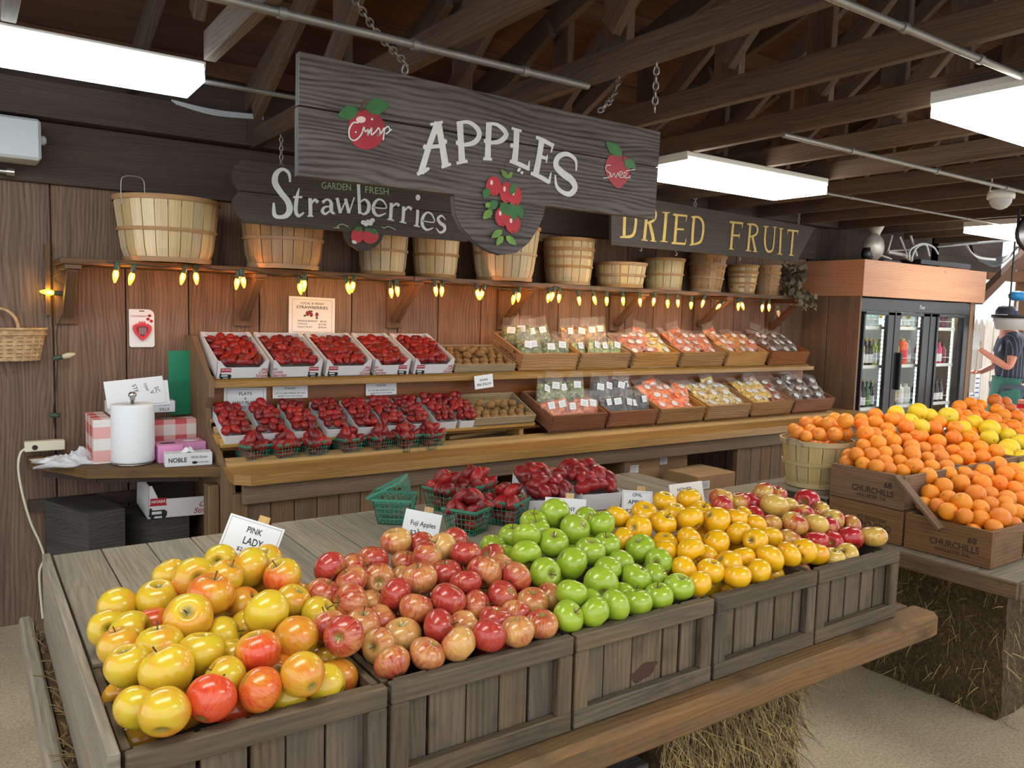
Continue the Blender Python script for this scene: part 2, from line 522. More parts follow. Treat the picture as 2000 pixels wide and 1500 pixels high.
M['basketgreen'] = plain('sea_green_plastic_mesh', srgb(62, 132, 110), .4)
M['socket'] = plain('green_socket_plastic', srgb(52, 74, 60), .5)
M['cord'] = plain('dark_green_cord', srgb(36, 44, 36), .6)
M['tissue'] = plain('paper_towel', srgb(232, 236, 240), .9, bumps=.4, bscale=150)
M['cloth'] = plain('crumpled_white_cloth', srgb(222, 224, 228), .9, vary=.25, bscale=45, bumps=.4)
M['pinkbox'] = plain('pink_carton', srgb(226, 150, 196), .5, vary=.15, bscale=20)
M['redplastic'] = plain('red_plastic', srgb(206, 32, 46), .3)
M['darkred'] = plain('dark_red_plastic', srgb(120, 24, 34), .35)
M['stainred'] = plain('old_juice_stain', srgb(66, 42, 34), .85)
M['straw_green'] = plain('strawberry_leaf', srgb(76, 112, 46), .6, vary=.4, bscale=150)
M['stem'] = plain('brown_stem', srgb(86, 62, 34), .8)
M['driedleaf'] = plain('dried_grey_leaf', srgb(120, 112, 92), .8, vary=.4, bscale=60)
M['excelsior'] = plain('wood_wool', srgb(206, 182, 132), .8, vary=.2, bscale=60)
M['apron'] = plain('teal_apron', srgb(58, 116, 104), .7)
M['denim'] = plain('slate_trousers', srgb(84, 92, 112), .8)
M['skin'] = plain('skin', srgb(214, 142, 120), .5)
M['hair'] = plain('grey_hair', srgb(150, 130, 120), .6)
M['cap'] = plain('dark_cap', srgb(48, 52, 60), .6)
M['bluefoam'] = plain('blue_plastic', srgb(40, 140, 216), .4)
M['clear'] = film('clear_bag_film', clear=.93, rough=.08, bumpy=.9, bscale=45, haze=(.95, .95, .95))
M['glass'] = film('cooler_glass', clear=.97, rough=.02, bumpy=0, haze=(.03, .03, .03))
M['glassbottle'] = film('clear_bottle_glass', col=(.9, .96, .95), clear=.7, rough=.05, bumpy=0, haze=(.75, .82, .82))
M['diffuser'] = emit('lit_diffuser', (1.0, 0.97, 0.86), LAMP)
M['diffuser_cool'] = emit('lit_cool_diffuser', (0.82, 0.97, 1.0), LAMP)
M['cooler_light'] = emit('cooler_strip_light', (0.78, 1.0, 0.98), 20.0)
def bulb_glass(name, tint, glow):
    s = NT(name)
    tr = s.n('ShaderNodeBsdfTransparent'); tr.inputs[0].default_value = C4(tint)
    e = s.n('ShaderNodeEmission'); e.inputs[0].default_value = C4(tint); e.inputs[1].default_value = glow
    ad = s.n('ShaderNodeAddShader'); s.t.links.new(tr.outputs[0], ad.inputs[0]); s.t.links.new(e.outputs[0], ad.inputs[1])
    s.t.links.new(ad.outputs[0], s.out.inputs[0]); return s.m
M['amber'] = bulb_glass('amber_bulb_glass', (1.0, 0.46, 0.13), 1.3)
M['yellow'] = bulb_glass('yellow_bulb_glass', (1.0, 0.66, 0.10), 1.4)
M['filament'] = emit('glowing_filament', (1.0, 0.8, 0.5), BULB)
M['deadbulb'] = film('unlit_bulb_glass', clear=.6, rough=.05, bumpy=0, haze=(.9, .85, .6))

# apples
M['pinklady'] = fruit_skin('pink_yellow_apple_skin', srgb(204, 186, 42), srgb(214, 174, 52), srgb(224, 98, 44), srgb(198, 50, 46), .25, .1, soft=.42)
M['fuji'] = fruit_skin('striped_red_apple_skin', srgb(214, 172, 96), srgb(200, 150, 90), srgb(190, 72, 58), srgb(150, 42, 42), .9, .22, soft=.3)
M['granny'] = fruit_skin('green_apple_skin', srgb(158, 184, 50), srgb(138, 168, 44), srgb(176, 198, 76), srgb(168, 192, 66), 0, .3, dots=(.7, .8, .4))
M['opal'] = fruit_skin('golden_apple_skin', srgb(236, 186, 28), srgb(226, 168, 20), srgb(222, 140, 22), srgb(230, 150, 24), .1, .12, dots=(.5, .3, .05))
M['honey'] = fruit_skin('red_gold_apple_skin', srgb(216, 184, 88), srgb(200, 164, 80), srgb(186, 44, 48), srgb(160, 30, 42), .7, .2)

def citrus(name, c1, c2, bump=.5, rough=.38, pores=420.0):
    s = NT(name)
    P = s.n('ShaderNodeTexCoord').outputs['Object']
    oc = s.n('ShaderNodeSeparateColor', Color=s.n('ShaderNodeObjectInfo').outputs['Color'])
    n = s.noise(P, 16, 3, .5, w=s.math('MULTIPLY', oc.outputs[1], 50.0))
    f = s.math('ADD', s.math('MULTIPLY', oc.outputs[0], .8), s.math('MULTIPLY', s.math('SUBTRACT', n, .5), .7))
    col = s.mix(s.n('ShaderNodeClamp', Value=f).outputs[0], c1, c2)
    rad = s.vmath('LENGTH', s.scale(P, (1, 1, 0)))
    col = s.mix(s.ramp(rad, [(.0015, 1.), (.005, 0.)]), col, tuple(x * .35 for x in c2))
    s.set_b(Base_Color=col, Roughness=rough, Specular=.5, Subsurface_Weight=0.0)
    v = s.n('ShaderNodeTexVoronoi', Vector=P, Scale=pores)
    s.bump(s.math('ADD', v.outputs['Distance'], s.math('MULTIPLY', s.noise(P, 40, 2), 1.2)), bump, .0015)
    return s.m
M['orange'] = citrus('orange_peel', srgb(252, 152, 18), srgb(236, 112, 24))
M['tangelo'] = citrus('dull_orange_peel', srgb(236, 148, 28), srgb(216, 110, 42))
M['grapefruit'] = citrus('yellow_peel', srgb(244, 204, 30), srgb(214, 196, 48))
M['peach'] = citrus('apricot_peel', srgb(240, 154, 42), srgb(222, 116, 56), .2)

def berry(name, c1, c2):
    s = NT(name)
    P = s.n('ShaderNodeTexCoord').outputs['Object']
    rnd = s.n('ShaderNodeObjectInfo').outputs['Random']
    at_ = s.n('ShaderNodeAttribute', attribute_name='rnd').outputs['Fac']
    f = s.math('FRACT', s.math('ADD', rnd, at_))
    v = s.n('ShaderNodeTexVoronoi', Vector=P, Scale=330.0)
    col = s.mix(f, c1, c2)
    col = s.mix(s.math('MULTIPLY', s.ramp(v.outputs['Distance'], [(.08, 1.), (.2, 0.)]), .2), col, srgb(170, 90, 50))
    s.set_b(Base_Color=col, Roughness=.38, Specular=.5, Coat_Weight=.1, Coat_Roughness=.2)
    s.bump(s.ramp(v.outputs['Distance'], [(.0, 0.), (.35, 1.)]), .5, .0015)
    return s.m
M['berry'] = berry('strawberry_flesh', srgb(98, 14, 20), srgb(160, 30, 30))
_k = NT('kiwi_fuzz')
_p = _k.n('ShaderNodeTexCoord').outputs['Object']
_k.set_b(Base_Color=_k.mix(_k.ramp(_k.noise(_p, 90, 5, .7), [(.3, 0.), (.7, 1.)]), srgb(96, 70, 36), srgb(158, 122, 70)), Roughness=.75)
_k.bump(_k.noise(_p, 400, 2), .4, .002)
M['kiwi'] = _k.m

def chunks(name, cols, scale=55.0, rough=.35):
    """dried fruit pieces seen as separate coloured bits"""
    s = NT(name)
    P = s.n('ShaderNodeTexCoord').outputs['Object']
    rnd = s.n('ShaderNodeObjectInfo').outputs['Random']
    o = s.n('ShaderNodeCombineXYZ'); s.set(o, 0, s.math('MULTIPLY', rnd, 5.0))
    Pq = s.vmath('ADD', P, o.outputs[0])
    v = s.n('ShaderNodeTexVoronoi', Vector=s.vmath('ADD', Pq, s.vmath('MULTIPLY', s.n('ShaderNodeTexNoise', Vector=Pq, Scale=40.0).outputs[1], (.012, .012, .012))), Scale=scale)
    c = s.n('ShaderNodeSeparateColor', Color=v.outputs['Color'])
    st = [(i / max(len(cols) - 1, 1) * .8 + .1, q) for i, q in enumerate(cols)]
    col = s.ramp(c.outputs[0], st)
    col = s.mix(s.ramp(v.outputs['Distance'], [(.45, 0.), (.8, .75)]), col, tuple(x * .3 for x in cols[0]))
    s.set_b(Base_Color=col, Roughness=rough, Specular=.5)
    s.bump(v.outputs['Distance'], -.8, .008)
    return s.m
CH = {
    'veggie': chunks('green_dried_pieces', [srgb(70, 84, 40), srgb(120, 130, 70), srgb(168, 170, 104), srgb(96, 104, 52)], 70),
    'snap': chunks('pale_green_crisps', [srgb(124, 140, 76), srgb(160, 172, 104), srgb(196, 190, 120)], 50),
    'mixed': chunks('amber_dried_pieces', [srgb(176, 116, 40), srgb(204, 160, 64), srgb(120, 66, 30)], 50),
    'pinkslice': chunks('pink_fruit_slices', [srgb(196, 104, 70), srgb(216, 140, 104), srgb(176, 74, 50)], 45),
    'pineapple': chunks('pale_yellow_rings', [srgb(226, 196, 96), srgb(236, 214, 130), srgb(206, 170, 70)], 38),
    'papaya': chunks('coral_fruit_strips', [srgb(206, 108, 64), srgb(222, 140, 92), srgb(168, 70, 44)], 48),
    'apricot': chunks('golden_brown_slices', [srgb(190, 130, 58), srgb(206, 152, 80), srgb(140, 84, 40)], 42),
    'brown': chunks('dark_brown_dates', [srgb(74, 46, 30), srgb(108, 72, 46), srgb(52, 32, 22)], 50),
    'plum': chunks('dark_prunes', [srgb(46, 42, 46), srgb(70, 64, 66), srgb(36, 34, 38)], 42),
    'orange': chunks('bright_orange_slices', [srgb(240, 110, 30), srgb(246, 140, 62), srgb(222, 84, 24)], 42),
    'banana': chunks('mixed_pale_fruit', [srgb(206, 180, 90), srgb(224, 206, 136), srgb(150, 90, 60)], 40),
    'mango': chunks('yellow_fruit_strips', [srgb(226, 184, 60), srgb(238, 206, 100), srgb(200, 150, 44)], 44),
    'rust': chunks('rust_brown_slices', [srgb(150, 74, 44), srgb(180, 110, 66), srgb(110, 52, 32)], 44),
}
# floor and hay
_f = NT('dusty_concrete')
_p = _f.n('ShaderNodeTexCoord').outputs['Object']
_a = _f.noise(_p, 1.3, 5, .6); _b = _f.noise(_p, 90, 5, .7)
_c = _f.mix(_f.ramp(_a, [(.35, 0.), (.65, 1.)]), srgb(184, 168, 140), srgb(212, 195, 164))
_c = _f.mix(_f.ramp(_b, [(.4, 0.), (.62, .5)]), _c, srgb(96, 88, 76))
_f.set_b(Base_Color=_c, Roughness=.8); _f.bump(_b, .3, .006)
M['floor'] = _f.m
_h = NT('pressed_hay')
_p = _h.n('ShaderNodeTexCoord').outputs['Object']
_a = _h.noise(_h.scale(_p, (1, 1, 1)), 34, 6, .75, 2.5)
_h.set_b(Base_Color=_h.ramp(_a, [(.3, srgb(36, 28, 16)), (.5, srgb(92, 74, 42)), (.7, srgb(146, 122, 74))]), Roughness=.8)
_h.bump(_a, 1.0, .02)
M['hay'] = _h.m
_s = NT('straw_stalk')
_s.set_b(Base_Color=_s.ramp(_s.n('ShaderNodeAttribute', attribute_name='rnd').outputs['Fac'], [(0., srgb(80, 64, 34)), (.6, srgb(132, 110, 64)), (1., srgb(184, 162, 106))]), Roughness=.7)
M['straw'] = _s.m
_g = NT('gingham_print')
_uv = _g.n('ShaderNodeUVMap').outputs[0]
_sp = _g.n('ShaderNodeSeparateXYZ', Vector=_g.scale(_uv, (1, 1, 1)))
_sx = _g.math('GREATER_THAN', _g.math('FRACT', _g.math('MULTIPLY', _sp.outputs[0], 9.0)), .5)
_sy = _g.math('GREATER_THAN', _g.math('FRACT', _g.math('MULTIPLY', _sp.outputs[1], 9.0)), .5)
_g.set_b(Base_Color=_g.ramp(_g.math('MULTIPLY', _g.math('ADD', _sx, _sy), .5), [(0., srgb(228, 222, 218)), (.5, srgb(226, 170, 166)), (1., srgb(204, 84, 84))], 'CONSTANT' if False else 'LINEAR'), Roughness=.5)
M['gingham'] = _g.m
_r = NT('striped_shirt')
_p = _r.n('ShaderNodeTexCoord').outputs['Object']
_sp = _r.n('ShaderNodeSeparateXYZ', Vector=_p)
_q = _r.math('FRACT', _r.math('MULTIPLY', _r.math('ADD', _sp.outputs[0], _r.math('MULTIPLY', _sp.outputs[1], -.6)), 24.0))
_r.set_b(Base_Color=_r.mix(_r.ramp(_q, [(.06, 1.), (.12, 0.)]), srgb(54, 58, 72), srgb(150, 160, 180)), Roughness=.8)
M['shirt'] = _r.m
# ------------------------------------------------------------------ the setting
YW = 4.55
def struct(o):
    o['kind'] = 'structure'; return o

m = MB(); m.box((3, -1, -.05), (22, 16, .1)); struct(m.build('floor', M['floor']))

# back wall: upright planks, a dark header above, a plate
m = MB()
seams = [-3.2, -2.6, -2.1, -1.5, -1.0, -.45, .0 - .1, .38, .71, 1.02, 1.4, 1.68, 1.96, 2.27, 2.56, 2.89, 3.21, 3.55, 3.86, 4.2, 4.5, 4.82, 5.16, 5.45, 5.8, 6.1, 6.42]
for a, b in zip(seams, seams[1:]):
    m.box(((a + b) / 2, YW + .015, 1.09), (b - a - .007, .03, 2.18))
m.box((1.6, YW + .045, 1.2), (9.8, .02, 2.4), rnd=.1)
struct(m.build('wall_back', M['wall'], bevel=.002))
m = MB()
m.box((1.5, YW - .005, 2.325), (10, .06, .29))
m.box((-1.2, YW - .06, 2.56), (5.0, .12, .17)); m.box((4.0, YW - .06, 2.56), (5.4, .12, .17))
m.box((2.8, YW + .06, 2.72), (12.5, .04, .6))
m.box((7.6, YW + .03, 1.3), (2.3, .04, 2.6)); m.box((9.4, YW + .03, 2.62), (1.6, .04, .75)); m.prism([(8.7, 1.55), (9.0, 1.78), (10.2, 2.47), (8.7, 2.47)], .03, T(0, YW + .05, 0) @ RX(PI / 2))
struct(m.build('trim_1', M['header'], bevel=.003))

# roof: sloping boards on purlins, carried by trusses
SL = .30
def roof_z(y): return 2.68 + (4.7 - y) * SL
m = MB()
y0, y1 = -3.4, 4.9
nb = 26
for i in range(nb):
    a, b = y0 + (y1 - y0) * i / nb, y0 + (y1 - y0) * (i + 1) / nb
    m.beam((-4, (a + b) / 2, roof_z((a + b) / 2) + .2), (9.4, (a + b) / 2, roof_z((a + b) / 2) + .2), (b - a) * 1.03, .02, up=(0, SL, 1))
struct(m.build('ceiling', M['deck']))
m = MB()
for i in range(14):
    y = 4.55 - i * .58
    m.box((2.7, y, roof_z(y) + .145), (13.4, .05, .09))
struct(m.build('trim_2', M['deck']))
TZ = 2.47
TN = [4]
def truss(x, y_end):
    m = MB()
    m.box((x, (y_end - 3.2) / 2, TZ + .05), (.042, y_end + 3.2, .1))
    m.beam((x, 4.6, roof_z(4.6) + .03), (x, -3.2, roof_z(-3.2) + .03), .042, .13)
    for y in (3.35, 2.25, 1.1, -.1, -1.4):
        if y < y_end:
            m.box((x + .04, y, (TZ + roof_z(y)) / 2 + .05), (.04, .13, roof_z(y) - TZ - .02))
    for a, b in ((4.3, 3.35), (3.3, 2.3), (2.2, 1.15), (1.05, -.05), (-.15, -1.35)):
        if a < y_end + 1.2:
            m.beam((x - .042, min(a, y_end), TZ + .15), (x - .042, b, roof_z(b) - .02), .04, .09)
    TN[0] += 1
    o = m.build('trim_%d' % TN[0], M['truss'], bevel=.003)
    o['kind'] = 'structure'
for k in range(15):
    truss(.15 + .6 * k, 3.0 if k < 2 else 4.5)

# the cooler's wooden housing
HX, HY, HR = 6.42, 3.99, 8.55
m = MB()
m.box((HX + .012, (HY + YW) / 2 + .16, .93), (.024, (YW - HY) - .30, 1.86), grain=2)
m.box((HX + .012, HY + .15, .93), (.024, .305, 1.86), grain=2)
m.box((HR - .16, HY + .3, .93), (.07, .6, 1.86), grain=2)
struct(m.build('wall_right', M['housing'], bevel=.002))
m = MB()
m.box((HX - .012, (HY + YW) / 2 - .01, 2.0), (.024, YW - HY + .04, .315), grain=1)
m.box(((HX + HR) / 2 - .01, HY - .022, 2.0), (HR - HX + .03, .024, .315))
m.box(((HX + HR) / 2, (HY + YW) / 2, 2.13), (HR - HX - .05, YW - HY - .04, .02))
struct(m.build('trim_3', M['trimwood'], bevel=.002))
m = MB()
b0_, b1_ = at(1922, 574, Y=4.42), at(2004, 493, Y=4.42); m.beam(b0_ - (b1_ - b0_) * .15, b1_ + (b1_ - b0_) * .15, .09, .1)
struct(m.build('trim_4', M['deck'], bevel=.003))

# ------------------------------------------------------------------ ceiling fixtures
def lamp(x0, x1, prof, label, name='fluorescent_light', top=2.47, mat='diffuser'):
    """prof: cross-section (y, z) of the diffuser, near side first"""
    t = thing(name, label, 'light', ((x0 + x1) / 2, prof[0][0], prof[1][1]), 'fluorescent ceiling lights')
    m = MB()
    n = len(prof)
    for i in range(n - 1):
        (ya, za), (yb, zb) = prof[i], prof[i + 1]
        m.poly([(x0, ya, za), (x1, ya, za), (x1, yb, zb), (x0, yb, zb)])
    for x in (x0, x1):
        m.poly([(x, y, z) for y, z in prof])
    m.build('diffuser', M[mat], t)
    m = MB()
    ya, yb = prof[0][0], prof[-1][0]
    m.box(((x0 + x1) / 2, (ya + yb) / 2, (prof[0][1] + top) / 2 + .004), (x1 - x0 + .01, yb - ya + .01, max(top - prof[0][1], .012)))
    m.build('housing', M['white_enamel'], t, bevel=.003)
    for x in (x0, x1):
        m = MB(); m.box((x, (ya + yb) / 2, prof[0][1] - .004), (.006, yb - ya + .008, .016)); m.build('end_cap', M['white_enamel'], t)
    return t
L1 = [(3.035, 2.462), (3.028, 2.405), (3.30, 2.402), (3.31, 2.462)]
lamp(-.48, .74, L1, 'bright wrap-around fluorescent light over the strawberry end of the wall', mat='diffuser_cool')
def flat(y0, y1, z): return [(y0, z + .062), (y0, z), (y1, z), (y1, z + .062)]
lamp(3.11, 4.32, flat(2.95, 3.33, 2.38), 'bright box-shaped fluorescent light in front of the DRIED FRUIT sign')
lamp(2.98, 4.2, flat(1.28, 1.62, 2.38), 'fluorescent light at the picture edge above the orange display')
lamp(6.9, 8.1, flat(3.0, 3.4, 2.38), 'far fluorescent light above the drinks cooler')
lamp(-.6, .62, flat(1.0, 1.4, 2.38), 'fluorescent light overhead in the next row, above the apple table')  # unseen fixture added to light the room from overhead
lamp(1.2, 2.42, flat(-.5, -.1, 2.38), 'fluorescent light overhead nearer the entrance')  # unseen fixture added to light the near floor
lamp(4.8, 6.02, flat(-.5, -.1, 2.38), 'fluorescent light overhead beyond the orange display, nearer the entrance')  # another unseen fixture, added to brighten the floor
lamp(6.4, 7.6, flat(1.28, 1.62, 2.38), 'fluorescent light over the far end of the orange display')  # unseen fixture added as extra light past the frame edge

def pipe(a, b, r, label, name='conduit', mat='conduit'):
    m = MB(); m.tube([a, b], r, 10)
    ks = [.2, .5, .8]
    for k in ks:
        p = Vector(a).lerp(Vector(b), k); d = (Vector(b) - Vector(a)).normalized() * .012
        m.tube([p - d, p + d], r * 1.35, 10)
    o = m.build(name, M[mat]); tag(o, label, 'pipe', 'ceiling conduits'); return o
pipe((.5, 2.34, 2.457), (1.93, 2.34, 2.457), .013, 'thick grey conduit running above the APPLES sign')
pipe((.75, 3.16, 2.44), (3.1, 3.16, 2.44), .009, 'thin grey conduit from the left lamp to behind the APPLES sign')
pipe((1.5, 1.31, 2.457), (2.97, 1.31, 2.457), .011, 'grey conduit running to the lamp above the oranges')
pipe((3.1, 2.36, 2.457), (5.8, 2.36, 2.457), .012, 'long grey conduit crossing the trusses past the camera dome')
pipe((4.33, 3.12, 2.43), (6.88, 3.12, 2.43), .009, 'thin steel conduit leading from the middle lamp towards the cooler')
pipe(at(884, 120, Y=4.3), at(1190, 212, Y=4.3), .02, 'cream painted pipe high up behind the APPLES sign', mat='white_enamel')

# bundle of thin strips tucked under the roof
m = MB()
for k in range(3):
    pts = spline([at(335 + k * 4, 196 + k * 3, Y=4.425), at(420, 216 + k * 4, Y=4.425), at(514, 226 + k * 3, Y=4.425)], 6)
    m.tube([tuple(p) for p in pts], .006, 6)
tag(m.build('cable_bundle', M['greyplastic']), 'bundle of grey flat strips slung below the roof behind the left lamp', 'cables')

# white box and chrome fitting at the top left of the wall
t = thing('wall_unit', 'white plastic box mounted on the dark header at the left edge', 'box', (.1, 4.35, 2.25))
m = MB(); m.box((.0, 4.4, 2.345), (.66, .2, .185)); m.build('casing', M['greyplastic'], t, bevel=.012)
m = MB(); m.lathe([(0, 0), (.022, 0), (.022, .02), (.012, .028), (0, .028)], 12, T(.33, 4.4, 2.36) @ RY(PI / 2)); m.build('knob', M['greyplastic'], t)
t = thing('pipe_fitting', 'small chrome pipe fitting on the wall below the white box', 'fitting', (.1, 4.5, 2.2))
m = MB(); p = at(22, 336, Y=4.48); m.tube([(p.x - .4, p.y, p.z), (p.x, p.y, p.z)], .012, 10); m.build('pipe', M['metal'], t)
m = MB(); m.tube([(p.x - .02, p.y, p.z), (p.x + .012, p.y, p.z)], .02, 10); m.build('collar', M['metal'], t)

# security camera dome
p = at(1955, 382, Z=2.44)
t = thing('security_camera', 'white dome security camera hanging from the ceiling joists', 'camera', p)
m = MB(); m.lathe([(0, .03), (.075, .03), (.08, .0), (.078, -.02), (.07, -.022)], 20, T(p)); m.build('base', M['white_enamel'], t)
m = MB(); m.lathe([(.066, -.02), (.06, -.05), (.04, -.075), (.015, -.086), (0, -.088)], 20, T(p)); m.build('dome', M['greyplastic'], t)
m = MB(); m.tube(spline([p + Vector((-.05, 0, .03)), p + Vector((-.1, .02, .02)), p + Vector((-.09, .02, .07)), p + Vector((-.09, .02, .12))]), .005, 6); m.build('cable', M['white_enamel'], t)

# convex mirror
p = at(2030, 455, Y=2.7)
t = thing('convex_mirror', 'round convex mirror in a black rim at the right edge', 'mirror', p)
MM = T(p) @ RZ(-.9) @ RX(PI / 2) @ Matrix.Scale(43 * fwd(p) / FPX / .2, 4)
m = MB(); m.lathe([(.185, 0), (.20, .01), (.195, .03), (.172, .03)], 28, MM); m.build('rim', M['black'], t)
m = MB(); m.lathe([(.178, .02), (.12, .042), (.06, .055), (0, .06)], 28, MM); m.build('mirror_face', M['metal'], t)
m = MB(); m.tube([p + Vector((0, .02, 0)), p + Vector((0, .15, .05)), (p.x, p.y + .15, 2.5)], .012, 8); m.build('bracket', M['black'], t)

# ------------------------------------------------------------------ long wall shelf
SX0, SX1, SZ = .385, 6.0, 1.815
t = thing('wall_shelf', 'long brown wooden shelf carrying the bushel baskets along the back wall', 'shelf', (3.3, 4.4, SZ - .03))
m = MB()
for a, b in ((SX0, 2.2), (2.204, 4.62), (4.615, SX1)):
    m.box(((a + b) / 2, 4.37, SZ - .014 + (.004 if a > 4 else 0)), (b - a, .34, .028))
m.build('board', M['shelf'], t, bevel=.003)
for px, rnd in ((130, .2), (475, .9), (770, .9), (985, .8), (1202, .7), (1365, .6), (1506, .4)):
    x = at(px, 600, Y=4.53).x
    m = MB()
    m.box((x, YW - .012, 1.645), (.1, .022, .29), rnd=rnd)
    m.beam((x, YW - .04, 1.55), (x, 4.24, SZ - .04), .045, .05, rnd=rnd)
    m.box((x, 4.37, SZ - .04), (.07, .32, .022), rnd=rnd)
    m.build('bracket', M['shelf'], t, bevel=.003)

# loose pale stake leaning on the wall at the shelf's end
m = MB(); m.beam(at(93, 615, Y=4.53), at(92, 478, Y=4.53), .03, .02)
tag(m.build('wooden_stake', M['shelf']), 'thin weathered stake fixed upright on the wall at the shelf end', 'stake')

# bushel baskets
def basket(L, R, yt, yb, ratio, label, mat='basket', nest=0, handle=False, hoops=(.0, .5, .98), lean=0, yoff=0, wire=False, hgt=None, seed=0):
    rnd_ = random.Random(seed)
    y = 4.35
    for _ in range(4):
        p = at((L + R) / 2, yb - 4, Y=y); f = fwd(p)
        rt = (R - L) * f / FPX / 2; y = YW - .03 - rt - yoff
        y = max(min(y, 4.42), 4.30)
    rb = rt * ratio
    h = (yb - yt) * f / FPX * .94 if hgt is None else hgt
    base = Vector((p.x, y, SZ + .001))
    t = thing('bushel_basket', label, 'basket', base, 'bushel baskets on the wall shelf')
    make_basket(t, T(base) @ RY(lean), rt, rb, h, mat, hoops, wire, rnd_)
    for k in range(nest):
        dz = h * (.22 + .0 * k) * (k + 1)
        base2 = base + Vector((math.sin(lean) * dz, 0, dz + .01))
        t2 = thing('bushel_basket', label.replace('lower', 'upper' if nest == 1 else ('middle', 'topmost')[k]) if 'lower' in label else 'rim of a basket nested in the ' + label, 'basket', base2, 'bushel baskets on the wall shelf')
        make_basket(t2, T(base2) @ RY(lean), rt * 1.02, rb * 1.02, h, mat, hoops, False, rnd_)
    return t

def make_basket(t, B, rt, rb, h, mat='basket', hoops=(0, .5, .98), wire=False, rnd_=random, bottom=True, hoopmat='hoop'):
    n = max(14, int(rt * 105)); th = .003
    m = MB()
    for i in range(n):
        a0, a1 = 2 * PI * (i + .03) / n, 2 * PI * (i + .97) / n
        am = (a0 + a1) / 2
        rr = rnd_.random(); off = (rnd_.random() * 9, rnd_.random() * 9)
        dr = .0015 * (i % 2)
        rows = []
        K = 5
        for j in range(K + 1):
            z = h * j / K
            r = rb + (rt - rb) * (j / K) ** .9 + dr
            r *= 1 - .06 * max(0, 1 - j * 1.2) ** 2
            rows.append([(r * math.cos(a), r * math.sin(a), z) for a in (a0, am, a1)])
        inner = [[(q[0] * (1 - th / rt), q[1] * (1 - th / rt), q[2]) for q in reversed(r)] for r in rows]
        for g in (rows, inner):
            for j in range(K):
                for q in range(2):
                    P = [g[j][q], g[j][q + 1], g[j + 1][q + 1], g[j + 1][q]]
                    w = rt * 2 * PI / n / 2
                    m.poly([B @ Vector(v) for v in P], [(off[0] + h * j / K, off[1] + w * q), (off[0] + h * j / K, off[1] + w * (q + 1)), (off[0] + h * (j + 1) / K, off[1] + w * (q + 1)), (off[0] + h * (j + 1) / K, off[1] + w * q)], rr)
    if bottom:
        m.poly([B @ Vector((rb * .96 * math.cos(2 * PI * i / 24), rb * .96 * math.sin(2 * PI * i / 24), .004)) for i in range(24)], rnd=.4)
    m.build('staves', M[mat], t)
    for k, fz in enumerate(hoops):
        z = h * fz; hw = .016 if 0 < k < len(hoops) - 1 else .022
        z = min(max(z, hw / 2 + .001), h - hw / 2 + .004)
        r = rb + (rt - rb) * (z / h) ** .9 + .004
        r *= 1 - .06 * max(0, 1 - z / h * 6) ** 2
        m = MB()
        a0 = rnd_.random() * 6
        N = 40
        k2 = (rt - rb) / h
        for s_ in range(2):
            rows = [[], []]
            for i in range(N + 1):
                a = a0 + 2 * PI * i / N * 1.0
                rr = r + .004 * s_
                rows[0].append(B @ Vector(((rr - k2 * hw / 2) * math.cos(a), (rr - k2 * hw / 2) * math.sin(a), z - hw / 2)))
                rows[1].append(B @ Vector(((rr + k2 * hw / 2) * math.cos(a), (rr + k2 * hw / 2) * math.sin(a), z + hw / 2)))
            m.grid(rows, N + 1, 2, False, True, rnd_.random() * .5 + .25, (1.5, hw))
        rows = [[], []]
        for i in range(N + 1):
            a = a0 + 2 * PI * i / N
            rows[0].append(B @ Vector(((r - .006 + k2 * hw / 2) * math.cos(a), (r - .006 + k2 * hw / 2) * math.sin(a), z + hw / 2)))
            rows[1].append(B @ Vector(((r + .004 + k2 * hw / 2) * math.cos(a), (r + .004 + k2 * hw / 2) * math.sin(a), z + hw / 2)))
        m.grid(rows, N + 1, 2, False, True, .5, (1.5, .01))
        m.build('hoop', M[hoopmat], t)
    if wire:
        for sgn in ((-.75, -.66),):
            m = MB(); c = Vector((rt * sgn[0], rt * sgn[1], h))
            d = Vector((.045, .0, 0))
            m.tube([B @ (c + Vector(q)) for q in spline([(-.05, 0, -.05), (-.05, 0, .05), (-.035, 0, .075), (0, 0, .08), (.035, 0, .075), (.05, 0, .05), (.05, 0, -.05)], 3)], .0025, 6)
            m.build('wire_handle', M['wire'], t)
            if sgn[0] < 0: continue

basket(233, 423, 380, 508, .83, 'large pale bushel basket with a wire handle at the left end of the shelf', wire=True, seed=1)
basket(472, 634, 405, 524, .83, 'large brownish bushel basket behind the Strawberries sign', mat='hoop', seed=2)
basket(697, 797, 432, 531, .86, 'slim basket below the painted strawberries on the sign', seed=3)
basket(803, 897, 448, 541, .84, 'slim basket between the painted strawberries and the half-round sign board', seed=4)
basket(917, 1052, 440, 549, .8, 'wide basket behind the half-round bottom of the APPLES sign', seed=5)
basket(1060, 1158, 482, 556, .86, 'lower basket of the nested pair just past the APPLES sign', nest=1, seed=6)
basket(1160, 1261, 511, 561, .86, 'low wide basket with alternating light and dark staves below the D of the sign', seed=7)
basket(1255, 1334, 503, 567, .87, 'pale basket beside the low wide basket, below the letter E', mat='basket_pale', seed=8)
basket(1343, 1412, 512, 571, .82, 'lower basket of the leaning nested pair', nest=2, lean=.06, mat='hoop', seed=9)
basket(1420, 1477, 528, 575, .8, 'small basket right of the leaning nested pair', nest=1, seed=10)
basket(1471, 1521, 528, 577, .8, 'small shaded basket next to the dried leaves', nest=1, mat='hoop', seed=11)  # darker brown veneer than the basket beside it

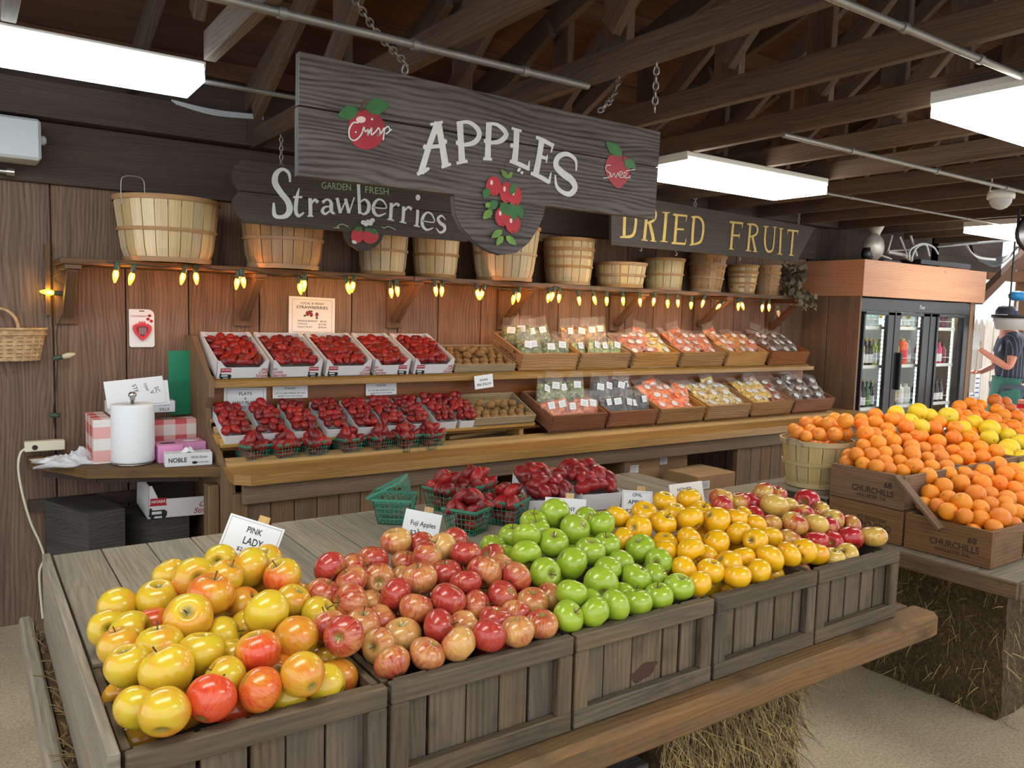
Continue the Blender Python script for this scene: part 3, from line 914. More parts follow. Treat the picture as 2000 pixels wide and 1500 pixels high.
# dried leaves at the shelf's end
p = at(1540, 588, Y=4.36); p.z = SZ
SHF = 4.2
t = thing('dried_bouquet', 'bunch of dried grey leaves at the right end of the shelf', 'dried leaves', p)
m = MB(); rr = random.Random(4)
for k in range(10):
    a = rr.uniform(0, 6.28); q = Vector((math.cos(a) * .1, math.sin(a) * .07, rr.uniform(.1, .26)))
    m.tube([p + Vector((0, 0, .004)), p + q * .6, p + q], .003, 5)
m.build('stem', M['stem'], t)
m = MB()
for k in range(150):
    a, r, z = rr.uniform(0, 6.28), rr.uniform(.01, .14), rr.uniform(-.1, .27)
    c = p + Vector((r * math.cos(a) * 1.2 + .02, r * math.sin(a) * .6, z))
    if z < .03:
        c.y = SHF - rr.uniform(.045, .07); c.x -= .10; c.z = p.z + rr.uniform(-.09, .03)
    R_ = Euler((rr.uniform(-1.3, 1.3), rr.uniform(-1.3, 1.3), rr.uniform(0, 6.28))).to_matrix().to_4x4()
    s = rr.uniform(.035, .06)
    P = []
    for j in range(5):
        u = j / 4 - .5; w = s * .42 * (1 - (2 * u) ** 2) + .001
        P.append([T(c) @ R_ @ Vector((u * s * 1.5, v * w, .01 * math.sin(3 * u + v) - .3 * s * u * u)) for v in (-1, 0, 1)])
    m.grid(P, 3, 5, rnd=rr.random())
m.build('leaves', M['driedleaf'], t)

# ------------------------------------------------------------------ string of bulbs
t = thing('string_lights', 'string of glowing amber and yellow bulbs along the shelf edge', 'lights', (3.0, 4.24, 1.73))
BUL = [(226, 536, 0), (257, 541, 1), (357, 541, 0), (383, 541, 0), (463, 551, 0), (475, 548, 0), (586, 561, 1), (594, 555, 1), (680, 561, 1), (689, 558, 1),
       (764, 569, 0), (776, 566, 0), (851, 566, 0), (863, 567, 0), (933, 573, 0), (941, 574, 0), (1003, 583, 1), (1013, 578, 0), (1071, 580, 0), (1079, 577, 0), (1092, 580, 0),
       (1131, 585, 0), (1161, 584, 1), (1185, 586, 1), (1217, 586, 1), (1250, 588, 0), (1277, 587, 0), (1304, 591, 1), (1324, 590, 0), (1350, 594, 1), (1373, 591, 0),
       (1404, 598, 0), (1442, 597, 0), (1450, 596, 0), (1489, 600, 0), (1502, 599, 0)]
bulb_prof = [(0, -.042), (.005, -.038), (.011, -.022), (.0145, -.004), (.0135, .01), (.009, .02), (.007, .024)]
def bulb_mesh(mat):
    m = MB(); m.lathe(bulb_prof, 12); return m.mesh('bulb', M[mat])
BM = [bulb_mesh('amber'), bulb_mesh('yellow'), bulb_mesh('deadbulb')]
m = MB(); m.lathe([(0, .02), (.011, .02), (.012, .03), (.012, .06), (.006, .064), (0, .064)], 10); SOCK = m.mesh('socket', M['socket'])
def put(name, me, parent, mw):
    o = bpy.data.objects.new(name, me); COL.objects.link(o); o.parent = parent
    if parent.name in ROOT: o.matrix_parent_inverse = Matrix.Translation(-ROOT[parent.name])
    o.matrix_basis = mw
    return o
m = MB(); m.lathe([(0, -.016), (.004, -.012), (.005, 0), (.004, .012), (0, .016)], 8); FILM = m.mesh('filament', M['filament'])
def put_bulb(c, mw):
    o = put('bulb', BM[c], t, mw); put('socket', SOCK, t, mw)
    f_ = bpy.data.objects.new('filament', FILM); COL.objects.link(f_); f_.parent = o
cordpts = []
rr = random.Random(5)
for i, (x, y, c) in enumerate(BUL):
    yy = 4.185 - .012 * (i % 2)
    p = at(x, y, Y=yy)
    mw = T(p) @ Euler((rr.uniform(-.25, .25), rr.uniform(-.25, .25), 0)).to_matrix().to_4x4()
    if i == 31: mw = T(p) @ RY(.9)
    put_bulb(c, mw)
    top = mw @ Vector((0, 0, .062))
    if cordpts:
        a = cordpts[-1]; mid = (a + top) / 2 - Vector((0, 0, .012 if (top - a).length > .15 else .0)); cordpts.append(mid)
    cordpts.append(top)
p0 = at(115, 560, Y=4.5)
side = at(96, 571, Y=4.5); mw = T(side) @ RY(PI / 2); mw = T(side) @ RY(PI / 2 + .08)
put_bulb(1, mw)
sk = at(121, 693, Y=4.5); mw = T(sk + Vector((.02, 0, -.005))) @ RY(-PI / 2 - .25)
put('bulb', BM[2], t, mw); put('socket', SOCK, t, mw)
sk2 = at(108, 811, Y=4.5); mw = T(sk2) @ RY(-PI / 2 + .1) @ T(0, 0, -.04)
put('socket', SOCK, t, mw)
dead = at(1520, 610, Y=4.2); put('bulb', BM[2], t, T(dead) @ RY(-.3)); put('socket', SOCK, t, T(dead) @ RY(-.3))
m = MB()
m.tube(cordpts, .003, 5)
side_path = [cordpts[0], Vector((.42, 4.3, 1.76)), Vector((.385, 4.5, 1.72)), side + Vector((.09, .0, .0)), at(112, 640, Y=4.51), at(113, 693, Y=4.51), at(109, 760, Y=4.51), at(104, 811, Y=4.51), at(110, 850, Y=4.51)]
m.tube(spline(side_path, 5), .003, 5)
m.build('cord', M['cord'], t)
# ------------------------------------------------------------------ painted signs
def PM(Y):            # local x,y -> room X,Z on the plane Y, local z towards the viewer
    return T(0, Y, 0) @ RX(PI / 2)

class Paint:
    """traces strokes and patches, given in the pixels of an enlarged view, on an upright board"""
    def __init__(s, ox, oy, k, Y):
        s.ox, s.oy, s.k, s.Y = ox, oy, k, Y
        s.M = PM(Y); s.mb = {}; s.lay = 0
        f = fwd(at(ox + 1000 / k, oy + 300 / k, Y=Y)); s.px = f / FPX / k     # metres per traced pixel
    def p(s, x, y):
        q = at(s.ox + x / s.k, s.oy + y / s.k, Y=s.Y); return (q.x, q.z)
    def m(s, key): return s.mb.setdefault(key, MB())
    def stroke(s, key, pts, w, smooth=True, lift=.0015, n=6):
        """w: width in traced pixels, one number or one per point"""
        s.lay += 1; lift += s.lay * .00006
        ws = w if isinstance(w, (list, tuple)) else [w] * len(pts)
        P = [s.p(*q) + (ww,) for q, ww in zip(pts, ws)]
        if smooth and len(P) > 2: P = spline(P, n)
        rows = [[], []]
        for i, q in enumerate(P):
            a, b = P[max(i - 1, 0)], P[min(i + 1, len(P) - 1)]
            d = np.array([b[0] - a[0], b[1] - a[1]]); d /= max(np.linalg.norm(d), 1e-9)
            nn = np.array([-d[1], d[0]]) * q[2] * s.px / 2
            rows[0].append(s.M @ Vector((q[0] + nn[0], q[1] + nn[1], lift))); rows[1].append(s.M @ Vector((q[0] - nn[0], q[1] - nn[1], lift)))
        s.m(key).grid(rows, len(P), 2, smooth=False)
    def patch(s, key, pts, lift=.001, smooth=False, n=6):
        s.lay += 1; lift += s.lay * .00006
        P = [s.p(*q) for q in pts]
        if smooth: P = [tuple(q) for q in spline(P + [P[0]], n)][:-1]
        A = sum(P[i][0] * P[(i + 1) % len(P)][1] - P[(i + 1) % len(P)][0] * P[i][1] for i in range(len(P)))
        if A < 0: P = P[::-1]
        s.m(key).poly([s.M @ Vector((x, z, lift)) for x, z in P])
    def oval(s, key, cx, cy, rx, ry, lift=.001, rot=0, n=28):
        c, d = math.cos(rot), math.sin(rot)
        s.patch(key, [(cx + rx * math.cos(2 * PI * i / n) * c - ry * math.sin(2 * PI * i / n) * d, cy + rx * math.cos(2 * PI * i / n) * d + ry * math.sin(2 * PI * i / n) * c) for i in range(n)], lift)
    def leaf(s, key, a, b, w, lift=.002):
        a, b = np.array(a, float), np.array(b, float); d = b - a; nn = np.array([-d[1], d[0]]) / max(np.linalg.norm(d), 1e-6)
        L = [a + d * t + nn * w * h for t, h in ((0, 0), (.2, .38), (.5, .5), (.8, .28), (1, 0))]
        R = [a + d * t - nn * w * h for t, h in ((.8, .28), (.5, .5), (.2, .38))]
        s.patch(key, [tuple(q) for q in L + R], lift)
    def build(s, root, names):
        for key, mb in s.mb.items():
            nm, mat = names[key]
            mb.build(nm, M[mat], root)

def board_from_px(m, pts, Y, th, rnd=None):
    P = [(lambda q: (q.x, q.z))(at(x, y, Y=Y)) for x, y in pts]
    m.prism(P, th, T(0, Y + th, 0) @ RX(PI / 2), rnd=rnd)

def dup_bevel(o): return o

# --- APPLES
YA = 2.5
t = thing('hanging_sign', 'big charcoal plank sign reading APPLES with two painted apples, hanging in front', 'sign', at(930, 300, Y=YA))
m = MB()
def lin(a, b, k): return (a[0] + (b[0] - a[0]) * k, a[1] + (b[1] - a[1]) * k)
tl, tr, br, bl = (585, 100), (1290, 258), (1279, 428), (583, 342)
s1, s2 = lin(tl, bl, .43), lin(tr, br, .40)
board_from_px(m, [tl, tr, s2, s1], YA, .035, .35)
board_from_px(m, [(583, 208), lin(tr, br, .41), br, bl], YA, .035, .6)
m.build('board', M['sign'], t, bevel=.003)
m = MB()
arc = [(886, 372), (890, 418), (903, 446), (925, 470), (950, 488), (980, 498), (1008, 494), (1033, 474), (1052, 445), (1062, 420), (1066, 396)]
board_from_px(m, arc, YA + .004, .03, .5)
m.build('half_round_board', M['sign'], t, bevel=.003)
P = Paint(580, 180, 2.7778, YA)
A = 'let'
P.stroke(A, [(762, 165), (715, 295), (672, 440)], [34, 32, 36]); P.stroke(A, [(765, 165), (787, 290), (806, 405)], [40, 38, 44]); P.stroke(A, [(695, 300), (805, 290)], 20)
P.stroke(A, [(650, 446), (690, 428), (716, 412)], [16, 20, 14]); P.stroke(A, [(783, 408), (834, 390)], 16); P.stroke(A, [(722, 176), (790, 162)], 14); P.oval(A, 802, 268, 12, 14); P.oval(A, 694, 298, 12, 14)
P.stroke(A, [(882, 168), (888, 270), (894, 380)], [40, 38, 42]); P.stroke(A, [(864, 386), (924, 374)], 16); P.oval(A, 872, 275, 12, 14)
P.stroke(A, [(864, 168), (930, 164), (978, 200), (986, 240), (955, 276), (895, 288)], [14, 20, 30, 30, 26, 18]); P.oval(A, 992, 222, 10, 12)
P.stroke(A, [(1040, 168), (1036, 270), (1033, 362)], [38, 36, 40]); P.stroke(A, [(1008, 362), (1057, 365)], 15); P.oval(A, 1022, 265, 11, 13)
P.stroke(A, [(1024, 172), (1080, 176), (1124, 210), (1130, 240), (1096, 268), (1045, 276)], [14, 20, 30, 30, 26, 18]); P.oval(A, 1138, 232, 9, 12)
P.stroke(A, [(1190, 203), (1186, 300), (1178, 380)], [40, 38, 42]); P.stroke(A, [(1162, 196), (1217, 212)], 14); P.stroke(A, [(1152, 374), (1205, 392), (1256, 416)], [18, 26, 24]); P.stroke(A, [(1252, 424), (1259, 374)], [20, 8], False); P.oval(A, 1164, 290, 10, 13)
P.stroke(A, [(1326, 258), (1312, 350), (1292, 452)], [40, 38, 44]); P.stroke(A, [(1294, 244), (1340, 266), (1386, 290)], [18, 26, 22]); P.stroke(A, [(1388, 278), (1376, 328)], [18, 8], False)
P.stroke(A, [(1312, 348), (1358, 362)], 20); P.stroke(A, [(1356, 340), (1350, 384)], [8, 8]); P.stroke(A, [(1266, 440), (1320, 462), (1366, 490)], [18, 26, 24]); P.stroke(A, [(1364, 494), (1376, 436)], [20, 8], False)
P.stroke(A, [(1512, 428), (1508, 368), (1462, 336), (1416, 352), (1402, 398), (1438, 440), (1486, 476), (1506, 518), (1480, 552), (1440, 544), (1406, 510), (1398, 450)], [10, 22, 26, 32, 40, 44, 44, 40, 32, 26, 22, 10])
# painted apples and script
P.oval('red', 374, 204, 100, 108, .001, 0, 36); P.oval('hi', 345, 150, 26, 18, .0014)
P.stroke('stem', [(345, 110), (352, 70), (374, 40)], 9); P.leaf('green', (368, 88), (500, 70), 92); P.leaf('green', (330, 98), (218, 128), 80)
P.stroke('script', [(330, 168), (302, 168), (280, 205), (284, 250), (312, 262), (345, 232), (360, 190), (366, 215), (384, 205), (380, 236), (402, 195), (400, 232), (424, 215), (440, 195), (448, 222), (432, 236), (452, 226), (472, 196), (464, 262)], 7, lift=.0025)
P.stroke('script', [(468, 205), (490, 188), (500, 210), (478, 228)], 7, lift=.0025); P.stroke('script', [(484, 224), (512, 202)], 6, lift=.0025); P.oval('script', 404, 148, 6, 6, .0025); P.oval('script', 316, 218, 5, 5, .0025)
P.patch('red2', [(1690, 345), (1740, 338), (1790, 360), (1806, 410), (1795, 470), (1745, 522), (1700, 490), (1675, 440), (1672, 385)], .001, True)
P.stroke('stem2', [(1762, 375), (1772, 330)], 8); P.leaf('green2', (1758, 345), (1672, 270), 62); P.leaf('green2', (1772, 372), (1836, 412), 56)
P.stroke('script2', [(1698, 398), (1674, 400), (1672, 424), (1692, 440), (1690, 462), (1656, 466)], 5.5, lift=.0025)
P.stroke('script2', [(1698, 436), (1702, 462), (1716, 440), (1724, 464), (1738, 436), (1742, 456), (1762, 440), (1750, 432), (1746, 460), (1768, 462), (1784, 442), (1772, 436), (1770, 462), (1800, 460), (1806, 412), (1802, 470)], 5, lift=.0025); P.stroke('script2', [(1780, 428), (1832, 420)], 4.5, lift=.0025)
# cluster of painted crab apples on the middle
for cx, cy, rx, ry in ((1062, 510, 42, 52), (1130, 546, 36, 56), (1178, 566, 36, 52), (1108, 676, 40, 52), (1166, 716, 40, 50)):
    P.oval('crim', cx, cy, rx, ry, .0045); P.oval('hi%d' % cx, cx - rx * .3, cy - ry * .35, rx * .18, ry * .26, .005); P.oval('stem3', cx + 2, cy + ry * .8, 5, 4, .005)
for a, b, w in (((1100, 600), (1150, 672), 60), ((1150, 600), (1178, 700), 56), ((1080, 590), (1030, 640), 50), ((1190, 610), (1212, 690), 48), ((1170, 500), (1155, 560), 40), ((1030, 520), (1010, 580), 44)):
    P.leaf('green3', a, b, w, .005)
for a, b, w in (((1136, 470), (1100, 420), 28), ((1138, 470), (1160, 432), 24), ((1050, 640), (1002, 690), 44), ((1106, 750), (1046, 792), 40), ((1110, 780), (1074, 834), 34), ((1126, 780), (1182, 830), 38), ((1036, 600), (1018, 628), 30)):
    P.leaf('lgreen%d' % a[0], a, b, w, .0055)
P.stroke('stem3', [(1140, 480), (1128, 420), (1126, 380), (1150, 352)], 4, lift=.004); P.stroke('stem3', [(1112, 728), (1114, 800)], 4, lift=.004)
for cx, cy in ((1196, 426), (1214, 438), (1200, 420)): P.oval('white', cx, cy, 8, 8, .003)
NMS = {'let': ('lettering', 'white_paint'), 'red': ('painted_apple', 'red_paint'), 'hi': ('painted_highlight', 'pink_paint'), 'stem': ('painted_stem', 'stem'), 'green': ('painted_leaves', 'green_paint'), 'lgreen': ('painted_sprig', 'leaf_paint'),
       'script': ('script_lettering', 'white_paint'), 'crim': ('painted_crab_apples', 'crimson_paint'), 'white': ('painted_blossom', 'white_paint')}
for k_ in list(P.mb):
    if k_.startswith('hi'): NMS[k_] = ('painted_highlight', 'pink_paint')
    if k_.startswith('lgreen'): NMS[k_] = ('painted_sprig', 'leaf_paint')
for k_ in ('red2', 'stem2', 'stem3', 'green2', 'green3', 'script2'): NMS[k_] = NMS[k_[:-1]]
P.build(t, NMS)

def chain(pts, label, link=.034, r=.0035):
    P = [Vector(p) for p in pts]
    L = [0]
    for a, b in zip(P, P[1:]): L.append(L[-1] + (b - a).length)
    n = max(2, int(L[-1] / (link * .72)))
    m = MB()
    for i in range(n):
        s_ = (i + .5) / n * L[-1]
        k = max(j for j in range(len(L)) if L[j] <= s_); k = min(k, len(P) - 2)
        q = P[k].lerp(P[k + 1], (s_ - L[k]) / max(L[k + 1] - L[k], 1e-6)); d = (P[k + 1] - P[k]).normalized()
        u = d.orthogonal().normalized(); 
        if i % 2: u = d.cross(u)
        ring = [q + d * (link / 2 * math.sin(a)) + u * (link * .3 * math.cos(a)) for a in [2 * PI * j / 10 for j in range(11)]]
        m.tube(ring, r, 5, cap=False)
    return tag(m.build('chain', M['wire']), label, 'chain', None)
a1 = at(791, 140, Y=YA + .018)
chain([a1 + Vector((0, 0, -.03)), a1 + Vector((0, 0, .03)), at(740, 70, Y=YA - .06), at(700, 10, Y=YA - .14), at(686, -14, Y=YA - .18)], 'chain holding the left part of the APPLES sign from the roof')
a2 = at(1170, 218, Y=YA + .018)
chain([a2, a2 + Vector((.05, .0, .045)), a2 + Vector((.1, .02, .1)), a2 + Vector((.14, .03, .2))], 'chain holding the right part of the APPLES sign from the truss')
c0 = at(1284, 92, X=1.95); c0.z = 2.478
chain([c0, c0 + Vector((0, 0, -.1)), c0 + Vector((0, 0, -.17))], 'loose chain dangling from a truss between the APPLES sign and the middle lamp', .03, .003)

# --- Strawberries
YS = 4.0
t = thing('hanging_sign', 'black two-plank sign reading GARDEN FRESH Strawberries with scalloped left end', 'sign', at(680, 380, Y=YS))
m = MB()
board_from_px(m, [(470, 313), (935, 366), (935, 421), (466, 372), (456, 357), (454, 333), (459, 322)], YS, .022, .3)
board_from_px(m, [(466, 374), (935, 423), (925, 445), (913, 472), (477, 435), (458, 412), (454, 390)], YS, .022, .7)
m.build('board', M['sign_dark'], t, bevel=.002)
m = MB()
board_from_px(m, [(671, 448), (674, 465), (684, 479), (700, 489), (716, 490), (732, 484), (744, 472), (750, 456)], YS + .002, .02, .5)
m.build('round_board', M['sign_dark'], t, bevel=.002)
P = Paint(450, 300, 3.0769, YS)
P.stroke(A, [(358, 172), (350, 118), (312, 94), (275, 122), (268, 176), (302, 234), (342, 284), (356, 332), (338, 370), (296, 382), (264, 366), (260, 296)], [10, 18, 18, 28, 36, 34, 34, 36, 28, 20, 24, 12])
P.stroke(A, [(412, 208), (398, 270), (392, 340), (408, 374), (442, 354)], [6, 20, 22, 18, 8]); P.stroke(A, [(376, 262), (432, 262)], 11)
P.stroke(A, [(478, 268), (480, 320), (480, 374)], 22); P.stroke(A, [(486, 302), (506, 278), (526, 294)], [8, 16, 22]); P.stroke(A, [(462, 376), (498, 376)], 8)
P.stroke(A, [(552, 294), (580, 276), (604, 294), (606, 345), (628, 362)], [18, 12, 20, 22, 8]); P.stroke(A, [(602, 318), (566, 322), (552, 346), (570, 362), (602, 340)], [8, 12, 20, 14, 8])
P.stroke(A, [(640, 266), (660, 358)], 20); P.stroke(A, [(660, 358), (692, 282)], 8); P.stroke(A, [(690, 270), (712, 358)], 20); P.stroke(A, [(712, 358), (744, 262)], 8)
P.stroke(A, [(768, 174), (772, 270), (776, 362)], 20); P.stroke(A, [(780, 292), (806, 276), (830, 302), (826, 344), (800, 364), (778, 350)], [8, 12, 22, 22, 12, 8])
P.stroke(A, [(860, 324), (934, 328), (920, 288), (888, 276), (862, 304), (860, 348), (888, 374), (934, 358)], [7, 7, 12, 12, 20, 22, 14, 6])
P.stroke(A, [(966, 296), (964, 350), (960, 396)], 22); P.stroke(A, [(972, 322), (994, 302), (1014, 314)], [8, 14, 22]); P.stroke(A, [(942, 394), (982, 402)], 8)
P.stroke(A, [(1040, 318), (1038, 370), (1034, 412)], 22); P.stroke(A, [(1046, 344), (1068, 322), (1088, 336)], [8, 14, 22]); P.stroke(A, [(1016, 410), (1056, 418)], 8)
P.stroke(A, [(1124, 338), (1122, 390), (1118, 434)], 20); P.oval(A, 1126, 264, 14, 18); P.stroke(A, [(1100, 432), (1138, 440)], 8)
P.stroke(A, [(1152, 404), (1222, 412), (1210, 368), (1182, 354), (1156, 382), (1152, 428), (1178, 458), (1218, 446)], [7, 7, 12, 12, 20, 22, 14, 6])
P.stroke(A, [(1292, 398), (1268, 374), (1246, 390), (1258, 416), (1284, 436), (1284, 462), (1258, 474), (1234, 448)], [6, 12, 18, 22, 22, 18, 12, 6])
for word, x0, y0, x1, y1, hgt in (('GARDEN', 548, 192, 724, 206, 42), ('FRESH', 810, 218, 950, 232, 44)):
    a, b = P.p(x0, y0), P.p(x1, y1)
    ang = math.atan2(b[1] - a[1], b[0] - a[0])
    add_text(P.m(word), word, hgt * P.px * 1.25, PM(YS) @ T((a[0] + b[0]) / 2, (a[1] + b[1]) / 2, .0015) @ RZ(ang), width=math.dist(a, b))
for sx in (-1, 1):
    cx = 804 if 0 else (660 if sx < 0 else 945)
    P.stroke('curl%d' % sx, [(cx - 48 * sx * -1 * -1, 440), (cx - 10 * sx, 424), (cx + 20 * sx, 438), (cx + 6 * sx, 446), (cx + 40 * sx, 446)] if sx < 0 else [(cx + 48, 460), (cx + 10, 440), (cx - 20, 446), (cx - 6, 458), (cx - 38, 440)], 5)
P.oval('berry', 762, 492, 38, 48, .002, .2); P.oval('berry', 840, 498, 50, 44, .0024, -.1); P.oval('white', 742, 532, 16, 10, .003, .4)
for a, b, w in (((790, 446), (738, 456), 24), ((780, 450), (760, 470), 22), ((820, 448), (884, 490), 24), ((830, 452), (800, 468), 22), ((850, 455), (880, 470), 20)): P.leaf('green', a, b, w, .004)
for cx, cy in ((796, 414), (824, 410), (850, 402), (812, 424), (838, 420)): P.oval('white', cx, cy, 15, 13, .0045)
for cx, cy in ((800, 414), (826, 412), (850, 404)): P.oval('yel', cx, cy, 4, 4, .005)
P.build(t, {'let': ('lettering', 'white_paint'), 'GARDEN': ('small_lettering', 'pale_green_paint'), 'FRESH': ('small_lettering', 'pale_green_paint'), 'curl-1': ('painted_scroll', 'pale_green_paint'), 'curl1': ('painted_scroll', 'pale_green_paint'), 'berry': ('painted_strawberries', 'crimson_paint'), 'green': ('painted_leaves', 'green_paint'), 'white': ('painted_blossoms', 'white_paint'), 'yel': ('painted_blossom_centres', 'gold_paint')})
for px in (520, 900):
    chain([(1.35 if px < 600 else 2.55, YS + .028, 2.2), (1.35 if px < 600 else 2.55, YS + .028, 2.482)], 'short chain behind the %s end of the Strawberries sign' % ('left' if px < 600 else 'right'), .03, .003)

# --- DRIED FRUIT
t = thing('hanging_sign', 'brown-grey sign reading DRIED FRUIT in gold letters over the far baskets', 'sign', at(1390, 450, Y=YS))
m = MB()
board_from_px(m, [(1194, 376), (1592, 444), (1556, 511), (1194, 478)], YS, .022, .5)
m.build('board', M['sign_dried'], t, bevel=.002)
P = Paint(1160, 380, 4.5455, YS)
G = 'gold'
def serif(a, b, w=9): P.stroke(G, [a, b], w)
P.stroke(G, [(278, 100), (270, 240), (266, 378)], 32); P.stroke(G, [(262, 108), (330, 108), (368, 190), (366, 290), (336, 366), (230, 378)], [18, 22, 28, 28, 26, 12])
P.stroke(G, [(474, 118), (460, 260), (446, 398)], 32); P.stroke(G, [(462, 124), (530, 134), (548, 182), (524, 232), (466, 254)], [14, 20, 28, 24, 14]); P.stroke(G, [(492, 250), (512, 330), (528, 408)], 34); serif((420, 402), (476, 408)); serif((500, 410), (552, 416))
P.stroke(G, [(640, 160), (630, 290), (618, 416)], 34); serif((606, 158), (672, 162)); serif((588, 414), (652, 420))
P.stroke(G, [(734, 182), (724, 310), (714, 436)], 32); P.stroke(G, [(702, 178), (826, 190)], 18); P.stroke(G, [(824, 186), (814, 240)], [14, 6], False); P.stroke(G, [(730, 306), (796, 310)], 16); P.stroke(G, [(688, 430), (808, 438)], 18); P.stroke(G, [(806, 442), (816, 392)], [14, 6], False)
P.stroke(G, [(886, 200), (876, 320), (870, 446)], 32); P.stroke(G, [(862, 200), (930, 204), (966, 256), (964, 350), (936, 424), (846, 448)], [14, 22, 28, 28, 24, 10])
G = 'gold2'
P.stroke(G, [(1236, 246), (1224, 360), (1214, 484)], 30); P.stroke(G, [(1202, 244), (1320, 256)], 18); P.stroke(G, [(1320, 250), (1310, 298)], [14, 6], False); P.stroke(G, [(1228, 362), (1292, 366)], 16); P.stroke(G, [(1290, 344), (1286, 390)], [8, 8], False); serif((1196, 482), (1238, 486))
P.stroke(G, [(1386, 262), (1376, 380), (1366, 498)], 30); P.stroke(G, [(1358, 262), (1428, 270), (1450, 310), (1434, 356), (1380, 376)], [12, 20, 26, 22, 12]); P.stroke(G, [(1404, 374), (1418, 440), (1432, 504)], 30); serif((1344, 496), (1392, 502)); serif((1410, 504), (1448, 508))
P.stroke(G, [(1524, 284), (1514, 400), (1524, 480), (1552, 508), (1584, 486), (1596, 400), (1604, 290)], [28, 28, 26, 22, 20, 18, 18]); serif((1500, 282), (1548, 286)); serif((1586, 288), (1622, 292))
P.stroke(G, [(1658, 302), (1652, 420), (1646, 528)], 28); serif((1640, 300), (1678, 304)); serif((1626, 526), (1668, 530))
P.stroke(G, [(1766, 318), (1756, 430), (1746, 538)], 30); P.stroke(G, [(1714, 316), (1812, 326)], 18); P.stroke(G, [(1716, 312), (1716, 354)], [12, 6], False); P.stroke(G, [(1810, 318), (1804, 362)], [12, 6], False); serif((1726, 536), (1768, 542))
P.build(t, {'gold': ('lettering', 'gold_paint'), 'gold2': ('lettering', 'gold_paint')})
for px, py in ((1251, 483), (1320, 492), (1444, 502)):
    q = at(px, py, Y=YS + .011); m = MB()
    m.tube(spline([(q.x, q.y, q.z + .012), (q.x, q.y, q.z), (q.x + .012, q.y, q.z - .01), (q.x + .006, q.y, q.z - .026), (q.x - .008, q.y, q.z - .02)], 4), .0025, 6)
    m.build('cup_hook', M['wire'], t)
for px, xx in ((1300, 4.35), (1520, 5.55)):
    chain([(xx, YS + .028, 2.30), (xx, YS + .028, 2.482)], 'short chain behind the %s end of the DRIED FRUIT sign' % ('left' if px < 1400 else 'right'), .03, .003)
# ------------------------------------------------------------------ the long display counter
TILT = math.radians(21)
CT = .85
t = thing('display_counter', 'long varnished two-tier wooden counter along the back wall holding berries and dried fruit', 'counter', (3.7, 3.9, 0))
m = MB()
xl = at(462, 915, Y=3.6).x
xr = HX - .01
def top_prism(mb, y0, y1, z0, th, x0, x1, chamfer=0):
    pts = [(x0 + chamfer, y0), (x1, y0), (x1, y1), (x0, y1), (x0, y0 + chamfer)] if chamfer else [(x0, y0), (x1, y0), (x1, y1), (x0, y1)]
    mb.prism(pts, th, T(0, 0, z0))
top_prism(m, 3.585, 3.80, CT - .048, .048, xl, xr, .06)
top_prism(m, 3.803, 4.0, CT - .048, .048, xl, xr)
top_prism(m, 4.003, 4.2, CT - .048, .048, xl, xr)
m.build('countertop', M['counter'], t, bevel=.006)
m = MB(); m.box(((xl + xr) / 2 + .02, 3.655, CT - .097), (xr - xl - .04, .03, .098)); m.build('apron', M['panel'], t, bevel=.003)
def bead(x0, x1, name):
    m = MB(); n = round((x1 - x0) / .115)
    for i in range(n):
        a, b = x0 + (x1 - x0) * i / n, x0 + (x1 - x0) * (i + 1) / n
        m.box(((a + b) / 2, 3.70, .375), (b - a - .004, .016, .75), grain=2)
    m.box(((x0 + x1) / 2, 3.712, .375), (x1 - x0, .006, .75), rnd=.1)
    m.build(name, M['panel'], t, bevel=.002)
bead(xl + .07, 2.22, 'front_panel'); bead(4.58, xr - .02, 'front_panel')
for x, w in ((xl + .035, .07), (2.25, .06), (3.46, .05), (4.55, .07)):
    m = MB(); m.box((x, 3.69, .375), (w, .04, .75)); m.build('post', M['panel'], t, bevel=.002)
m = MB(); m.box(((2.2 + 4.6) / 2, 4.45, .4), (2.5, .02, .8), rnd=.1); m.build('back_panel', M['header'], t)
# upper tier
xu = 5.96
m = MB(); m.box(((xl + xu) / 2, 4.315, 1.218), (xu - xl, .455, .034)); m.build('upper_shelf', M['counter'], t, bevel=.003)
m = MB(); m.box(((xl + xu) / 2, 4.205, 1.026), (xu - xl, .02, .352)); m.build('riser', M['riser'], t)
for name, y, z, d in (('slanted_rack', 4.108, 1.238, .385), ('slanted_rack', 3.838, .862, .36)):
    m = MB()
    B = T(0, y, z) @ RX(TILT)
    for k in range(3):
        m.box(((xl + xu) / 2, .03 + k * (d - .06) / 2, -.009), (xu - xl - .05, .05, .018), B)
    m.build(name, M['counter'], t)
m = MB()
for k_ in range(3): m.box(((xl + 2.90) / 2 + .005, .03 + k_ * .115, -.009), (2.90 - xl - .02, .055, .016), T(0, 3.902, .944) @ RX(math.radians(24)))
for x_ in (xl + .03, 1.7, 2.3, 2.86): m.box((x_, 4.07, .915), (.03, .14, .125))
m.build('tray_ramp', M['pale'], t)
m = MB(); m.box(((xl + xu) / 2, 3.842, .857), (xu - xl - .04, .03, .02)); m.build('ledge_strip', M['pale'], t)
m = MB()
pts = [(4.545, .01), (4.545, 1.45), (4.40, 1.45), (4.065, 1.238), (4.065, 1.16), (4.12, 1.10), (4.12, 1.0), (3.86, .86), (3.70, .80), (3.70, .01)]
m.prism(pts, .028, T(xl - .006, 0, 0) @ Matrix(((0, 0, 1, 0), (1, 0, 0, 0), (0, 1, 0, 0), (0, 0, 0, 1))), grain=1)
m.build('side_panel', M['panel'], t, bevel=.002)

def rackM(x, y, z): return T(x, y, z) @ RX(TILT)

